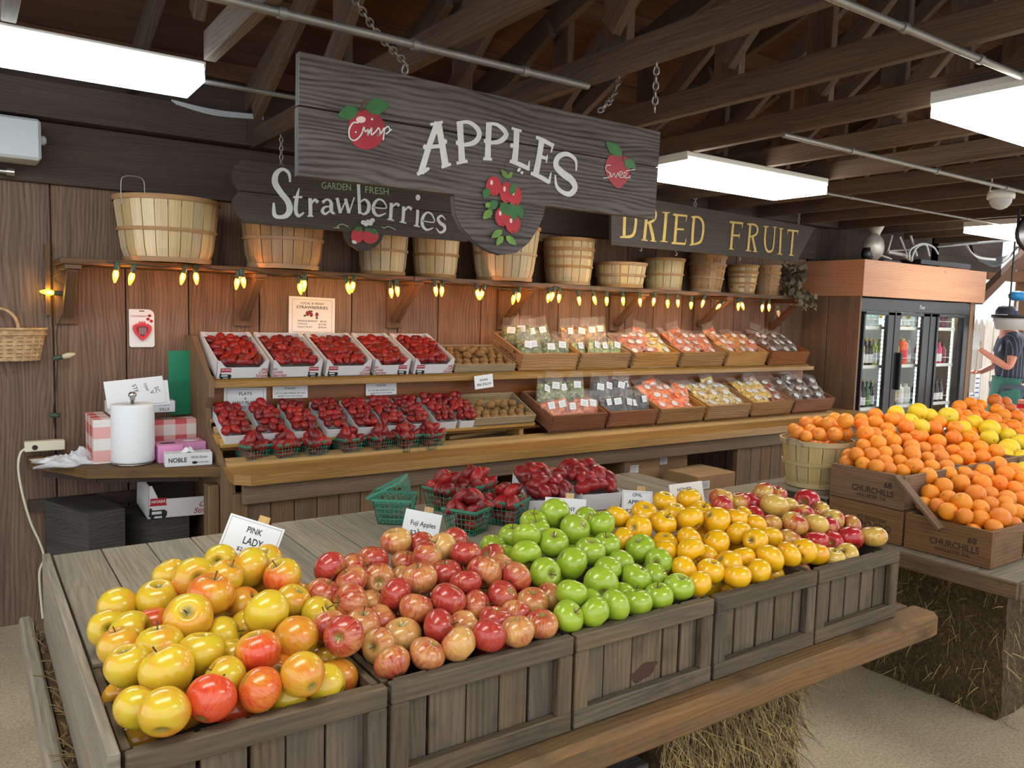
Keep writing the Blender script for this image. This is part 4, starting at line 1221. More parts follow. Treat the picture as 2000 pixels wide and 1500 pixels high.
# ------------------------------------------------------------------ berries
def berry_mesh(seed, L=.051, r=.0182):
    rr = random.Random(seed); m = MB(); P = []
    n = 12
    bx, by = rr.uniform(-.15, .15), rr.uniform(-.15, .15)
    fl = rr.uniform(.8, 1.0)
    for i in range(10):
        u = i / 9
        w = r * (math.sin(PI * min(1, .16 + u * .95)) ** .7) if u < .36 else r * max(.02, (1 - ((u - .36) / .64) ** 2.3)) ** .9
        if i == 9: w = .0008
        if i == 0: w = r * .45
        z = L * (.5 - u)
        P.append([Vector((w * math.cos(a) * (1 + .06 * math.sin(3 * a + seed)) + bx * .02 * u * u, w * fl * math.sin(a) + by * .02 * u * u, z)) for a in [2 * PI * k / n for k in range(n)]])
    m.grid(P, n, 10, True, True, rr.random(), (1, 1)); m.poly(P[0], rnd=.5, smooth=True)
    return m
BERRY = [berry_mesh(k).mesh('strawberry', M['berry']) for k in range(7)]
def cap_mesh():
    m = MB()
    for k in range(8):
        a = 2 * PI * k / 8 + .2 * (k % 2)
        d, s_ = Vector((math.cos(a), math.sin(a), 0)), Vector((-math.sin(a), math.cos(a), 0))
        z = Vector((0, 0, 1)); L = .019
        rows = []
        for u, w, h in ((0, .0015, .0285), (.35, .0042, .030), (.7, .0036, .0265), (1, .0004, .021 + .006 * (k % 2))):
            rows.append([d * L * u - s_ * w + z * h, d * L * u + z * (h + .0008), d * L * u + s_ * w + z * h])
        m.grid(rows, 3, 4, rnd=k / 8)
    m.tube([(0, 0, .0275), (.001, 0, .034), (.004, 0, .04)], .0011, 5)
    return m.mesh('leaf_cap', M['straw_green'])
CAP = cap_mesh()
STUFF = MB()          # berries past the three hundred that show largest
BV = [([tuple(v.co) for v in me.vertices], [tuple(p.vertices) for p in me.polygons]) for me in BERRY]
NB = [0]
def berry_at(p, R, s, label, group, rr, single=True, cap=False):
    k = rr.randrange(7)
    mw = T(p) @ R @ Matrix.Diagonal((s, s, s, 1))
    if not single:
        STUFF.add_mesh(BV[k][0], BV[k][1], mw, rr.random(), True); return
    NB[0] += 1
    o = bpy.data.objects.new('strawberry', BERRY[k]); COL.objects.link(o); o.matrix_world = mw
    tag(o, label, 'strawberry', group)
    if cap:
        c = bpy.data.objects.new('leaf_cap', CAP); COL.objects.link(c); c.parent = o

def heap(B, w, d, rows, cols, z0, dome, label, group, seed, single=True, cap=False, s=1.0, layers=1):
    """strawberries laid in rows over an open tray; B is the tray's frame"""
    rr = random.Random(seed)
    for la in range(layers):
        for j in range(rows):
            for i in range(cols):
                u, v = (i + .5) / cols, (j + .5) / rows
                x = (u - .5) * (w - .02) * (1 - .12 * la) + rr.uniform(-.004, .004) + (.25 * w / cols if j % 2 else -.25 * w / cols) * .6
                y = v * (d - .02) + .01 + rr.uniform(-.004, .004)
                z = z0 + dome * (1 - (2 * u - 1) ** 2) * .6 + dome * .4 * math.sin(PI * v) + la * .027 + rr.uniform(-.004, .006)
                R = Euler((rr.choice((1.2, 1.5, 1.9, -1.3)) + rr.uniform(-.4, .4), rr.uniform(-.5, .5), rr.uniform(0, 6.28))).to_matrix().to_4x4()
                berry_at(B @ Vector((x, y, z)), B.to_3x3().normalized().to_4x4() @ R, s * rr.uniform(.88, 1.15), label, group, rr, single, cap)

# ------------------------------------------------------------------ upper flats
def logo(mb_ink, mb_red, Mx, flip, text_half):
    """a little truck under a striped awning and the half of the printed words that falls on this carton"""
    d = -1 if flip else 1
    x = .035 * d
    def rect(mb, a, b, c, e, l=.0006): 
        P = [(a, c), (b, c), (b, e), (a, e)]
        if a > b: P = P[::-1]
        mb.poly([Mx @ Vector((px, py, l)) for px, py in P])
    rect(mb_red, -.026, .026, .038, .058)
    mb_red.poly([Mx @ Vector((px, py, .0007)) for px, py in ((-.03, .036), (.03, .036), (.024, .044), (-.024, .044))])
    rect(mb_ink, -.03, .03, .006, .012); rect(mb_ink, -.026, .024, .020, .024); rect(mb_ink, -.028, -.02, .012, .03); rect(mb_ink, .012, .03, .012, .02)
    for cx in (-.018, .02):
        mb_ink.poly([Mx @ Vector((cx + .007 * math.cos(a), .005 + .007 * math.sin(a), .0007)) for a in [2 * PI * k / 12 for k in range(12)]])

def flat_tray(root, B, w, d, h, flip=False, prints=True, low=.06, ts=1.2, mat='white_card'):
    """open carton: high back and sides, a low front with sloping shoulders"""
    th = .004
    m = MB()
    m.box((0, d / 2, th / 2), (w, d, th), B)
    m.box((0, d - th / 2, h / 2), (w, th, h), B)
    for s in (-1, 1):
        m.box((s * (w / 2 - th / 2), d / 2, h / 2), (th, d, h), B)
        m.box((s * (w / 2 - .012), d - .03, h + .001), (.024, .06, .003), B)
    sh = .032
    pts = [(-w / 2, 0), (w / 2, 0), (w / 2, h), (w / 2 - .014, h), (w / 2 - .014 - sh, low), (-w / 2 + .014 + sh, low), (-w / 2 + .014, h), (-w / 2, h)]
    m.prism(pts, th, B @ T(0, th, 0) @ RX(PI / 2))
    m.build('carton', M[mat], root)
    if prints:
        ink, red = MB(), MB()
        F = B @ RX(PI / 2)            # local x, z of the front face
        lx = (w / 2 - .045) * (1 if flip else -1)
        S_ = Matrix.Diagonal((min(ts, 1.4), ts, 1, 1)) if ts > 1.3 else Matrix.Identity(4)
        logo(ink, red, F @ T(lx, 0, 0) @ S_, flip, None)
        ex = (-w / 2 if flip else w / 2)
        words = (('SH', 'ornia', 'berries') if flip else ('FRE', 'Calif', 'Straw'))
        al = 'LEFT' if flip else 'RIGHT'
        for wd, z, s, sh_, bd in ((words[0], .047, .016, 0, .02), (words[1], .031, .021, .3, .01), (words[2], .013, .022, .3, .01)):
            rw = MB(); add_text(rw, wd, s * ts, F @ T(ex + (.003 if flip else -.003), z * (ts if ts > 1.3 else 1.0), .0008), al, bd, sh_); rw.build('printed_word', M['redink'], root)
        wt = MB(); add_text(wt, 'HAYASHI', .011, F @ T(lx, 0, 0) @ S_ @ T(0, .048, .0012), bold=.02, width=.044)
        ink.build('printed_truck', M['ink'], root); red.build('printed_awning', M['redink'], root); wt.build('printed_name', M['paper'], root)

FLX = [(1.045, 1.31), (1.325, 1.60), (1.615, 1.885), (1.90, 2.13), (2.15, 2.42)]
nm = ['leftmost', 'second', 'third', 'fourth', 'fifth']
for i, (a, b) in enumerate(FLX):
    B = rackM((a + b) / 2, 4.115, 1.246); w = b - a - .006
    t = thing('strawberry_flat', 'white printed carton of strawberries, %s from the left on the upper shelf' % nm[i], 'fruit carton', ((a + b) / 2, 4.115, 1.246), 'strawberry flats on the upper shelf')
    flat_tray(t, B, w, .37, .098, i % 2 == 1)
    heap(B, w - .03, .35, 8, 5, .072, .016, None, None, 100 + i, single=False, s=1.2)

# lower half flats
RAMP = math.radians(24)
HFX = [at(px, py, Y=3.908).x for px, py in ((439, 868), (510, 862), (573, 857), (637, 855), (697, 852), (749, 849), (799, 846), (853, 841), (897, 837))]
for i, x in enumerate(HFX):
    x += .031
    B = T(x + .03, 3.908, .947) @ RX(RAMP)
    t = thing('half_flat', 'narrow white tray of strawberries, %s from the left on the counter rack' % (['first'] + ORD[1:])[i], 'fruit tray', (x + .03, 3.908, .947), 'narrow strawberry trays on the counter')
    m = MB(); w, d, h, th = .120, .285, .045, .003
    m.box((0, d / 2, th / 2), (w, d, th), B)
    for s in (-1, 1): m.box((s * (w / 2), d / 2, h / 2), (th, d, h), B)
    m.box((0, 0, h / 2), (w, th, h), B); m.box((0, d, h / 2), (w, th, h), B)
    m.build('tray', M['white_card'], t)
    single = i < 3
    heap(B, w + .026, d, 6, 3, .050, .02, 'strawberry in the %s narrow white tray from the left on the counter rack' % (['first'] + ORD[1:])[i], 'strawberries in the %s narrow tray' % (['first'] + ORD[1:])[i], 200 + i, single, s=1.16)

# ------------------------------------------------------------------ plastic mesh baskets
def mesh_basket(w=.118, wb=.088, h=.08, r=.0013):
    m = MB()
    def lvl(f): return wb / 2 + (w / 2 - wb / 2) * f
    n = 7
    for s in range(4):
        R = RZ(s * PI / 2)
        for i in range(n + 1):
            u = i / n * 2 - 1
            m.tube([R @ Vector((u * lvl(0), -lvl(0), 0)), R @ Vector((u * lvl(1), -lvl(1), h))], r, 4, cap=False)
        for k in range(5):
            f = k / 4 * .84
            m.tube([R @ Vector((-lvl(f), -lvl(f), h * f)), R @ Vector((lvl(f), -lvl(f), h * f))], r, 4, cap=False)
    for s in range(4):
        R = RZ(s * PI / 2)
        m.box((0, -lvl(1), h - .004), (w + .004, .002, .008), R)
    for i in range(n + 1):
        u = (i / n * 2 - 1) * lvl(0)
        m.tube([(u, -lvl(0), 0), (u, lvl(0), 0)], r, 4, cap=False); m.tube([(-lvl(0), u, 0), (lvl(0), u, 0)], r, 4, cap=False)
    return m
MBK = mesh_basket().mesh('basket_mesh', M['basketgreen'])
def pint(loc, rz, s, label, group, blabel, seed, cap=False, bs=1.0, tilt=None, fill=True):
    o = bpy.data.objects.new('berry_basket', MBK); COL.objects.link(o)
    mw = T(loc) @ RZ(rz) @ (tilt or Matrix.Identity(4)) @ Matrix.Diagonal((s, s, s, 1))
    o.matrix_world = mw
    tag(o, label, 'berry basket', group)
    if not fill: return
    rr = random.Random(seed)
    lay = [(.03, 2, .036), (.076, 3, .038), (.108, 2, .034)]
    for z, n, st in lay:
        for i in range(n):
            for j in range(n):
                x, y = (i - (n - 1) / 2) * st + rr.uniform(-.004, .004), (j - (n - 1) / 2) * st + rr.uniform(-.004, .004)
                if n == 3 and i == 1 and j == 1: continue
                out = Vector((x, y, .02 + (.035 if z > .09 else 0))).normalized()
                q = Vector((0, 0, -1)).rotation_difference(out)
                R = RZ(rz) @ q.to_matrix().to_4x4() @ Euler((rr.choice((-1, 1)) * rr.uniform(.35, 1.1), rr.uniform(-.5, .5), rr.uniform(0, 6))).to_matrix().to_4x4()
                berry_at(mw @ Vector((x, y, z)), R, bs * s * rr.uniform(.92, 1.1), blabel, blabel.replace('strawberry', 'strawberries'), rr, True, cap)
PX = [(493, 905), (553, 901), (611, 896), (679, 890), (738, 885), (790, 882), (838, 878)]
for i, (x, y) in enumerate(PX):
    p = at(x, y, Z=CT + .002); d = Vector((p.x, p.y, 0)).normalized() * .055; p = p + d; p.z = CT + .002
    w_ = (['first'] + ORD[1:])[i]
    pint(p, .25, 1.12, 'green mesh basket of strawberries on the counter front, %s from the left' % w_, 'green berry baskets on the counter', 'strawberry in the %s green basket along the counter front' % w_, 300 + i, False, 1.32)

# ------------------------------------------------------------------ kiwis
def kiwi_mesh(seed):
    rr = random.Random(seed); m = MB(); P = []
    for i in range(11):
        a = PI * i / 10
        r = .0235 * math.sin(a) ** .85 if 0 < i < 10 else .0006
        P.append([Vector((r * math.cos(t_), r * math.sin(t_), .031 * math.cos(a))) for t_ in [2 * PI * k / 14 for k in range(14)]])
    m.grid(P, 14, 11, True); return m.mesh('kiwi', M['kiwi'])
KIWI = kiwi_mesh(1)
def kiwi_tray(x, y, z, w, d, lab, where, seed, spots, hay=False):
    B = rackM(x, y, z) if not hay else T(x, y, z) @ RX(RAMP)
    t = thing('kiwi_tray', lab, 'fruit tray', (x, y, z))
    m = MB(); h, th = .055, .009
    m.box((0, d / 2, th / 2), (w, d, th), B)
    m.build('tray_bottom', M['kiwibox'], t)
    for s in (-1, 1):
        m = MB(); m.box((s * (w / 2 - th / 2), d / 2, h / 2), (th, d, h), B); m.build('side_board', M['kiwibox'], t, bevel=.001)
    for yy in (th / 2, d - th / 2):
        m = MB(); m.box((0, yy, h / 2), (w - 2 * th, th, h), B); m.build('end_board', M['kiwibox'], t, bevel=.001)
    rr = random.Random(seed)
    m = MB()
    for k in range(230 if hay else 120):
        c = Vector((rr.uniform(-w / 2 + .03, w / 2 - .03), rr.uniform(.03, d - .03), rr.uniform(.012, .045)))
        a = rr.uniform(0, 6.28); pts = []
        for q in range(5): pts.append(c + Vector((math.cos(a + q * .8) * .012 * q, math.sin(a + q * .8) * .012 * q, rr.uniform(-.004, .006))))
        m.tube([B @ q for q in pts], .0008, 3, cap=False)
    tag(m.build('wood_wool', M['excelsior']), 'pale wood wool lining the ' + where, 'wood wool', None, 'stuff')
    for (u, v, lz) in spots:
        p = B @ Vector(((u - .5) * (w - .07), .03 + v * (d - .07), .036 + lz))
        o = bpy.data.objects.new('kiwi', KIWI); COL.objects.link(o)
        s = rr.uniform(.92, 1.08)
        o.matrix_world = T(p) @ RX(TILT) @ RZ(rr.uniform(-.8, .8)) @ RY(PI / 2 + rr.uniform(-.35, .35)) @ RZ(rr.uniform(0, 6)) @ Matrix.Diagonal((s, s, s, 1))
        tag(o, 'brown kiwi lying in the ' + where, 'kiwi', 'kiwis in the ' + where)
up = [(i / 6 + (.08 if j % 2 else 0), j / 4, 0) for j in range(5) for i in range(6 if j % 2 else 7)] + [(.25, .3, .036), (.55, .4, .036), (.42, .55, .036), (.68, .6, .036), (.3, .7, .036)]
kiwi_tray(2.655, 4.118, 1.246, .44, .30, 'pale wooden tray of kiwis on the upper shelf beside the strawberry flats', 'upper kiwi tray', 7, up)
lo = [(i / 6 + (.06 if j % 2 else 0), j / 4.6, 0) for j in range(3) for i in range(7 if j != 1 else 6)] + [(.05, .62, 0), (.2, .55, .03), (.5, .5, .034), (.62, .42, .034), (.8, .46, .034), (.36, .4, .034)]
kiwi_tray(2.665, 3.905, .948, .44, .285, 'pale wooden tray of kiwis on the counter rack with bare wood wool at the back', 'lower kiwi tray', 8, lo, True)

# ------------------------------------------------------------------ fruit crates with bags
def bag_proto(kind, w, h, lab, seed):
    rr = random.Random(seed)
    root = bpy.data.objects.new('snack_bag', None); root.empty_display_size = .03; COL.objects.link(root); ROOT[root.name] = Vector((0, 0, 0))
    def pillow(mb, w, y0, y1, th, nx, ny, jit, edge=.0):
        for s in (1, -1):
            P = []
            for j in range(ny):
                v = j / (ny - 1); row = []
                for i in range(nx):
                    u = i / (nx - 1) * 2 - 1
                    k = (max(0, 1 - u ** 4) ** .6) * (max(0, 1 - (2 * v - 1) ** 4) ** .5)
                    z = s * (th * k * (1 + jit * rr.uniform(-1, 1)) + .0006)
                    row.append(Vector((u * w / 2 * (1 - .03 * abs(2 * v - 1)), y0 + (y1 - y0) * v, z)))
                P.append(row if s > 0 else row[::-1])
            mb.grid(P, nx, ny, rnd=rr.random())
    m = MB(); pillow(m, w * .92, h * .03, h * .70, .023, 11, 11, .35); m.build('contents', CH[kind], root)
    m = MB(); pillow(m, w, 0, h * .74, .029, 9, 9, .12)
    m.grid([[(-w / 2, h * .72, .001), (w / 2, h * .72, .001)], [(-w / 2 * .98, h * .86, .004), (w / 2 * .98, h * .86, .002)], [(-w / 2 * .99, h, .003), (w / 2 * .99, h, .007)]], 2, 3)
    m.build('pouch', M['clear'], root)
    m = MB()
    if lab == 'square': m.box((0, h * .55, .0305), (w * .40, w * .32, .0006))
    else: m.lathe([(0, .0308), (w * .19, .0302), (w * .195, .0298)], 18, T(rr.uniform(-.012, .012), h * .42, 0) @ Matrix.Diagonal((1, .8, 1, 1)))
    lb = m.build('label', M['paper'], root)
    m = MB()
    for k in range(3): m.box((0, h * (.55 if lab == 'square' else .42) + (k - 1) * .009, .0316), (w * (.3 if k != 1 else .22), .0022, .0003))
    m.build('label_print', M['faint_ink'], lb)
    return root
PROTO = {}
def bag(kind, lab, mw, label, group):
    key = (kind, lab)
    if key not in PROTO:
        r = bag_proto(kind, .135 if lab == 'square' else .135, .205 if lab == 'square' else .175, lab, hash(kind) % 99 if False else len(PROTO) + 5)
        PROTO[key] = [r, False]
    r, used = PROTO[key]
    if used: r = dup(r)
    PROTO[key][1] = True
    loc, q, s = mw.decompose()
    r.rotation_mode = 'XYZ'; r.location = loc; r.rotation_euler = q.to_euler(); r.scale = s
    tag(r, label, 'snack bag', group)

def fruit_crate(x, y, z, w, d, h, label, mat='fruitbox', stamp=False, seed=0):
    B = rackM(x + w / 2, y, z)
    t = thing('fruit_crate', label, 'crate', (x + w / 2, y, z), 'wooden fruit crates of dried fruit')
    th = .016
    m = MB(); m.box((0, d / 2, .005), (w, d, .01), B); m.build('crate_bottom', M[mat], t)
    for s in (-1, 1):
        m = MB(); m.box((s * (w / 2 - th / 2), d / 2, h / 2), (th, d, h), B); m.build('side_board', M[mat], t, bevel=.0015)
    for yy, nmx in ((th / 2, 'front_board'), (d - th / 2, 'back_board')):
        m = MB(); m.box((0, yy, h / 2), (w - .002, th, h), B)
        if yy < .1:
            for s in (-1, 1):
                for k in range(4): m.box((s * (w / 2 - .008), -.0006, h * (k + .5) / 4), (.012, .002, h / 9), B, rnd=.0)
        m.build(nmx, M[mat], t, bevel=.0015)
    if stamp:
        mb = MB(); F = B @ Matrix(((0, 0, -1, -w / 2 - .001), (-1, 0, 0, d * .42), (0, 1, 0, h * .55), (0, 0, 0, 1)))
        add_text(mb, 'CHURCHILLS', .03, F, bold=.02, width=.2); add_text(mb, '68', .03, F @ T(.07, .034, 0), bold=.02)
        mb.build('stamp', M['stencil'], t)
    return B

UC = [(2.905, .475, 'veggie', 'square', 'green vegetable crisps', 'fruitbox'), (3.39, .455, 'snap', 'square', 'pale green crisps with amber bags behind', 'fruitbox'), (3.875, .455, 'pinkslice', 'oval', 'pink and yellow fruit slices', 'fruitbox'),
      (4.36, .47, 'papaya', 'oval', 'coral fruit strips', 'fruitbox'), (4.86, .48, 'apricot', 'oval', 'golden brown fruit slices', 'fruitbox'), (5.385, .5, 'brown', 'oval', 'dark brown dates', 'fruitbox_red')]
LC = [(2.955, .455, 'veggie', 'square', 'green crisps behind orange ones', 'fruitbox_red'), (3.425, .445, 'plum', 'square', 'dark prunes', 'fruitbox_red'), (3.885, .45, 'orange', 'oval', 'bright orange slices', 'fruitbox'),
      (4.36, .475, 'banana', 'oval', 'mixed pale fruit', 'fruitbox'), (4.87, .465, 'mango', 'oval', 'yellow fruit strips', 'fruitbox'), (5.36, .52, 'brown', 'oval', 'dark brown dried fruit', 'fruitbox_red')]
cn = ['leftmost', 'second', 'third', 'fourth', 'fifth', 'rightmost']
for tier, CC, y, z, h in (('upper', UC, 4.122, 1.248, .118), ('lower', LC, 3.852, .888, .112)):
    for i, (x, w, kind, lab, desc, mat) in enumerate(CC):
        where = '%s %s-tier crate' % (cn[i], tier)
        B = fruit_crate(x, y, z, w, .355, h, 'wooden crate of bagged %s, %s on the %s tier' % (desc, cn[i], tier), mat, i == 0 and tier == 'upper', i)
        rr = random.Random(hash((i, tier == 'upper')) % 1000 + i * 7)
        if lab == 'square':
            nf = 4 if tier == 'upper' else 5
            back = {'snap': 'mixed'}.get(kind, kind)
            front = 'pineapple' if False else ('papaya' if (tier == 'lower' and kind == 'veggie') else kind)
            rowsets = [(.235, back, .052, 4, 'back'), (.07, front, .014, nf, 'front')]
            for yy, kd, zz, n, rn in rowsets:
                for k in range(n):
                    u = (k + .5) / n
                    xx = (u - .5) * (w - .08) + rr.uniform(-.008, .008)
                    mw = B @ T(xx, yy + k * .004 * (-1 if rn == 'front' else 1) + rr.uniform(-.015, .015), zz + rr.uniform(0, .022)) @ RX(math.radians(62 if rn == 'front' else 66) - TILT * .5 + rr.uniform(-.08, .08)) @ RY(rr.uniform(-.25, .25)) @ RZ(rr.uniform(-.28, .18)) @ T(0, 0, k * .0012)
                    if kind == 'veggie' and tier == 'upper' and rn == 'back': mw = mw @ T(-.02, .0, 0) @ RY(-.5 if k < 2 else 0)
                    bag(kd, lab, mw, 'bag of %s, %s from left, %s row of the %s' % ({'veggie': 'green crisps', 'snap': 'pale green crisps', 'mixed': 'amber fruit', 'papaya': 'orange crisps', 'plum': 'dark prunes'}[kd], NTH[k], rn, where), 'snack bags in the ' + where)
        else:
            k = 0
            for row, (yy, zz, n) in enumerate(((.025, .058, 3), (.10, .088, 4), (.185, .108, 4))):
                for c in range(n):
                    kd = kind
                    if kind == 'pinkslice' and c >= n - 1 - (row == 1): kd = 'pineapple'
                    if kind == 'apricot' and row == 1 and c % 2: kd = 'papaya'
                    if kind == 'mango' and (c == n - 1): kd = 'rust'
                    u = (c + .5) / n
                    mw = B @ T((u - .5) * (w - .06) + rr.uniform(-.01, .01), yy + rr.uniform(-.006, .006), zz) @ RZ(rr.uniform(-.5, .5)) @ RX(math.radians(14) + rr.uniform(-.12, .16)) @ RY(rr.uniform(-.2, .2))
                    bag(kd, lab, mw, 'oval-labelled bag, %s from left, %s row of the %s' % (NTH[c], ['front', 'middle', 'back'][row], where), 'snack bags in the ' + where)
            m = MB(); m.box((0, .178, .03), (w - .04, .31, .04), B)
            o = m.build('dried_fruit', CH[kind]); tag(o, 'dried fruit packets under the bags in the ' + where, 'dried fruit', None, 'stuff')
            if row:
                mw = B @ T(rr.uniform(-.1, .1), .3, .06) @ RX(math.radians(55)) @ RZ(rr.uniform(-.3, .3))
                bag({'apricot': 'papaya', 'mango': 'rust'}.get(kind, kind), lab, mw, 'clear bag standing up against the back board of the ' + where, 'snack bags in the ' + where)

tag(STUFF.build('strawberries', M['berry']), 'strawberries filling the upper cartons and the farther narrow trays on the counter', 'strawberries', None, 'stuff')

# pale wood strip and paper on the counter
m = MB(); a, b = at(876, 855, Z=CT + .012), at(1000, 838, Z=CT + .012)
m.beam((a.x, a.y + .03, CT + .012), (b.x, b.y + .03, CT + .012), .07, .022); tag(m.build('wood_strip', M['pale'], None, bevel=.002), 'pale loose wood strip lying on the counter below the kiwis', 'wood strip')
p = at(1212, 843, Z=CT); m = MB()
m.box((p.x, p.y, CT + .002), (.11, .09, .0015), None); tag(m.build('paper_slip', M['paper']), 'small white paper slip lying on the counter below the prunes', 'paper')

# ------------------------------------------------------------------ cards and notices
def notice(px, Y, lines, label, name='notice_card', mat='paper', tiltx=-.04, th=.0015, border=False, ink='ink', extra=None):
    """px: four corners (tl, tr, br, bl) on an upright plane"""
    q = [at(x, y, Y=Y) for x, y in px]
    c = sum(q, Vector()) / 4
    w = ((q[1] - q[0]).length + (q[2] - q[3]).length) / 2; h = ((q[3] - q[0]).length + (q[2] - q[1]).length) / 2
    roll = math.atan2(q[1].z - q[0].z, q[1].x - q[0].x)
    F = T(c) @ RX(tiltx) @ RX(PI / 2) @ RZ(roll)
    t = thing(name, label, 'notice', c - Vector((0, 0, h / 2)))
    m = MB(); m.box((0, 0, -th / 2), (w, h, th), F); m.build('card', M[mat], t)
    mb = MB()
    for s, x, y, size, wd in lines:
        add_text(mb, s, size * h, F @ T(x * w, y * h, .0006), width=wd * w if wd else None, bold=.01)
    if border:
        for s in (-1, 1):
            mb.box((s * w * .43, 0, .0005), (.0012, h * .86, .0002), F); mb.box((0, s * h * .43, .0005), (w * .86, .0012, .0002), F)
    mb.build('lettering', M[ink], t)
    if extra: extra(F, w, h, t)
    return t
def berries_pic(F, w, h, t):
    m = MB(); g = MB()
    for x, y, r in ((-.1, .06, .07), (-.02, .03, .06), (-.06, .1, .05), (.1, .04, .06)):
        m.poly([F @ Vector((x * w + r * h * .8 * math.cos(a), y * h + r * h * math.sin(a), .0008)) for a in [2 * PI * k / 12 for k in range(12)]])
    for x, y in ((-.16, 0), (.1, -.05), (-.02, .12)):
        g.poly([F @ Vector((x * w + .04 * h * math.cos(a), y * h + .03 * h * math.sin(a), .0007)) for a in [2 * PI * k / 8 for k in range(8)]])
    m.build('printed_berries', M['red_paint'], t); g.build('printed_leaves', M['green_paint'], t)
notice([(565, 578), (655, 583), (653, 655), (563, 652)], 4.535, [('LOCAL & FRESH!', 0, .33, .075, .5), ('STRAWBERRIES', 0, .22, .11, .68), ('SINGLE BASKET   $4.50', 0, -.14, .06, .62), ('3 PACK              $12.00', 0, -.22, .06, .62), ('HALF FLAT       $24.00', 0, -.30, .06, .62)],
       'laminated price sign reading STRAWBERRIES on the wall above the cartons', mat='laminate', border=True, extra=berries_pic)
notice([(438, 757), (521, 757), (519, 803), (436, 806)], 4.185, [('FLATS', 0, .24, .17, .3), ('&', 0, .05, .15, None), ('HALF FLATS', 0, -.12, .17, .58), ('SOLD AS-IS', 0, -.32, .17, .55)], 'white notice reading FLATS & HALF FLATS on the riser behind the narrow trays', border=True)
for i, (px, lab) in enumerate((([(533, 753), (602, 752), (600, 777), (532, 778)], 'white PLEASE notice beside the FLATS notice on the riser'), ([(715, 748), (775, 746), (774, 770), (714, 773)], 'white PLEASE notice in the middle of the riser'))):
    notice(px, 4.185, [('PLEASE!', 0, .26, .2, .3), ('DO NOT MIX BERRIES OR TAKE', 0, -.12, .15, .86), ('BASKETS OUT OF 3-PACKS', 0, -.34, .15, .7)], lab)
notice([(926, 735), (962, 730), (964, 756), (928, 760)], 4.055, [('KIWI', 0, .12, .24, .4), ('80¢ EACH', 0, -.2, .26, .75)], 'small white KIWI price card clipped to the upper shelf edge')
# ------------------------------------------------------------------ side table in the corner
t = thing('side_table', 'worn brown corner table with an angled front edge against the wall', 'table', (.6, 4.2, 0))
m = MB()
pts = [(.25, 4.53), (.26, 4.44), (.46, 4.06), (1.0, 3.84), (1.0, 4.53)]
m.prism(pts, .045, T(0, 0, CT - .045)); m.build('tabletop', M['beam'], t, bevel=.004)
m = MB(); m.beam((.32, 4.44, CT - .068), (.52, 4.18, CT - .068), .02, .045); m.beam((.52, 4.18, CT - .068), (.94, 4.0, CT - .068), .02, .045); m.build('apron', M['header'], t)
m = MB(); m.box((.97, 3.9, .38), (.05, .09, .76), grain=2); m.build('leg', M['panel'], t, bevel=.003)
m = MB(); m.box((.6, 4.52, .6), (.7, .02, .06)); m.build('wall_cleat', M['header'], t)

def hexprism(name, q, h, mat, label, cat):
    m = MB(); m.prism([(x, y) for x, y in q], h - .002, T(0, 0, .002), grain=0)
    return tag(m.build(name, M[mat], None, bevel=.012), label, cat)
hexprism('wooden_block', [(.318, 4.50), (.466, 4.10), (.628, 4.145), (.545, 4.53)], .63, 'darkbox', 'tall charred wooden block on the floor at the left under the corner table', 'block')
hexprism('wooden_block', [(.64, 4.36), (.753, 4.127), (.92, 4.135), (.92, 4.48), (.66, 4.48)], .56, 'darkbox', 'lower charred wooden block carrying the empty strawberry carton', 'block')

a = at(293, 1014, Y=4.12); b = at(415, 1010, Y=4.12)
t = thing('strawberry_flat', 'empty printed strawberry carton standing under the corner table', 'fruit carton', ((a.x + b.x) / 2, 4.12, a.z))
flat_tray(t, T((a.x + b.x) / 2 - .005, 4.12, .563) @ RX(.06) @ RY(.03), b.x - a.x + .01, .3, .165, False, low=.095, ts=1.75)
# brown inner lining of the empty carton
m = MB(); m.box(((a.x + b.x) / 2 - .005, 4.40, .65), (b.x - a.x - .02, .004, .14)); m.build('inner_card', M['grey_card'], t)

# paper towel
p = Vector((.665, 4.12, CT))
t = thing('paper_towel_roll', 'white paper towel roll on a steel upright holder', 'paper towel', p)
m = MB(); m.lathe([(0, 0), (.092, 0), (.092, .006), (.088, .01), (0, .01)], 28, T(p + Vector((0, 0, .001)))); m.build('holder_base', M['metal'], t)
m = MB(); m.lathe([(.02, .012), (.094, .012), (.096, .02), (.0955, .275), (.093, .285), (.022, .287), (.02, .27)], 36, T(p)); m.build('roll', M['tissue'], t)
m = MB(); m.lathe([(.009, .28), (.009, .305), (.013, .309), (.011, .315), (.018, .322), (.019, .332), (.012, .342), (0, .344)], 16, T(p)); m.build('holder_knob', M['metal'], t)

# crumpled cloth
m = MB(); rr = random.Random(3)
def cz(u, v):
    q = (u - .5) ** 2 * 5.0 + (v - .5) ** 2 * 4.2
    e = max(0, 1 - q)
    f = (1 - abs(math.sin(9 * u + 4 * math.sin(5 * v)))) ** 1.5 * .55 + (1 - abs(math.sin(14 * v - 5 * math.sin(7 * u) + 1.3))) ** 1.5 * .5 + .15 * math.sin(23 * u + 9 * v)
    return .004 + e * (.022 + .085 * f * (.6 + .4 * math.sin(7 * u + 2)))
N = 46; P = []
for j in range(N):
    row = []
    for i in range(N):
        u, v = i / (N - 1), j / (N - 1)
        a_ = math.atan2(v - .5, u - .5); k = 1 + .22 * math.sin(3 * a_ + 1) + .12 * math.sin(7 * a_)
        row.append(Vector((.405 + (u - .5) * .27 * k, 4.26 + (v - .5) * .22 * k + .04 * (.5 - u), CT + cz(u, v))))
    P.append(row)
m.grid(P, N, N); P2 = [[q - Vector((0, 0, .003)) for q in r][::-1] for r in P]; m.grid(P2, N, N)
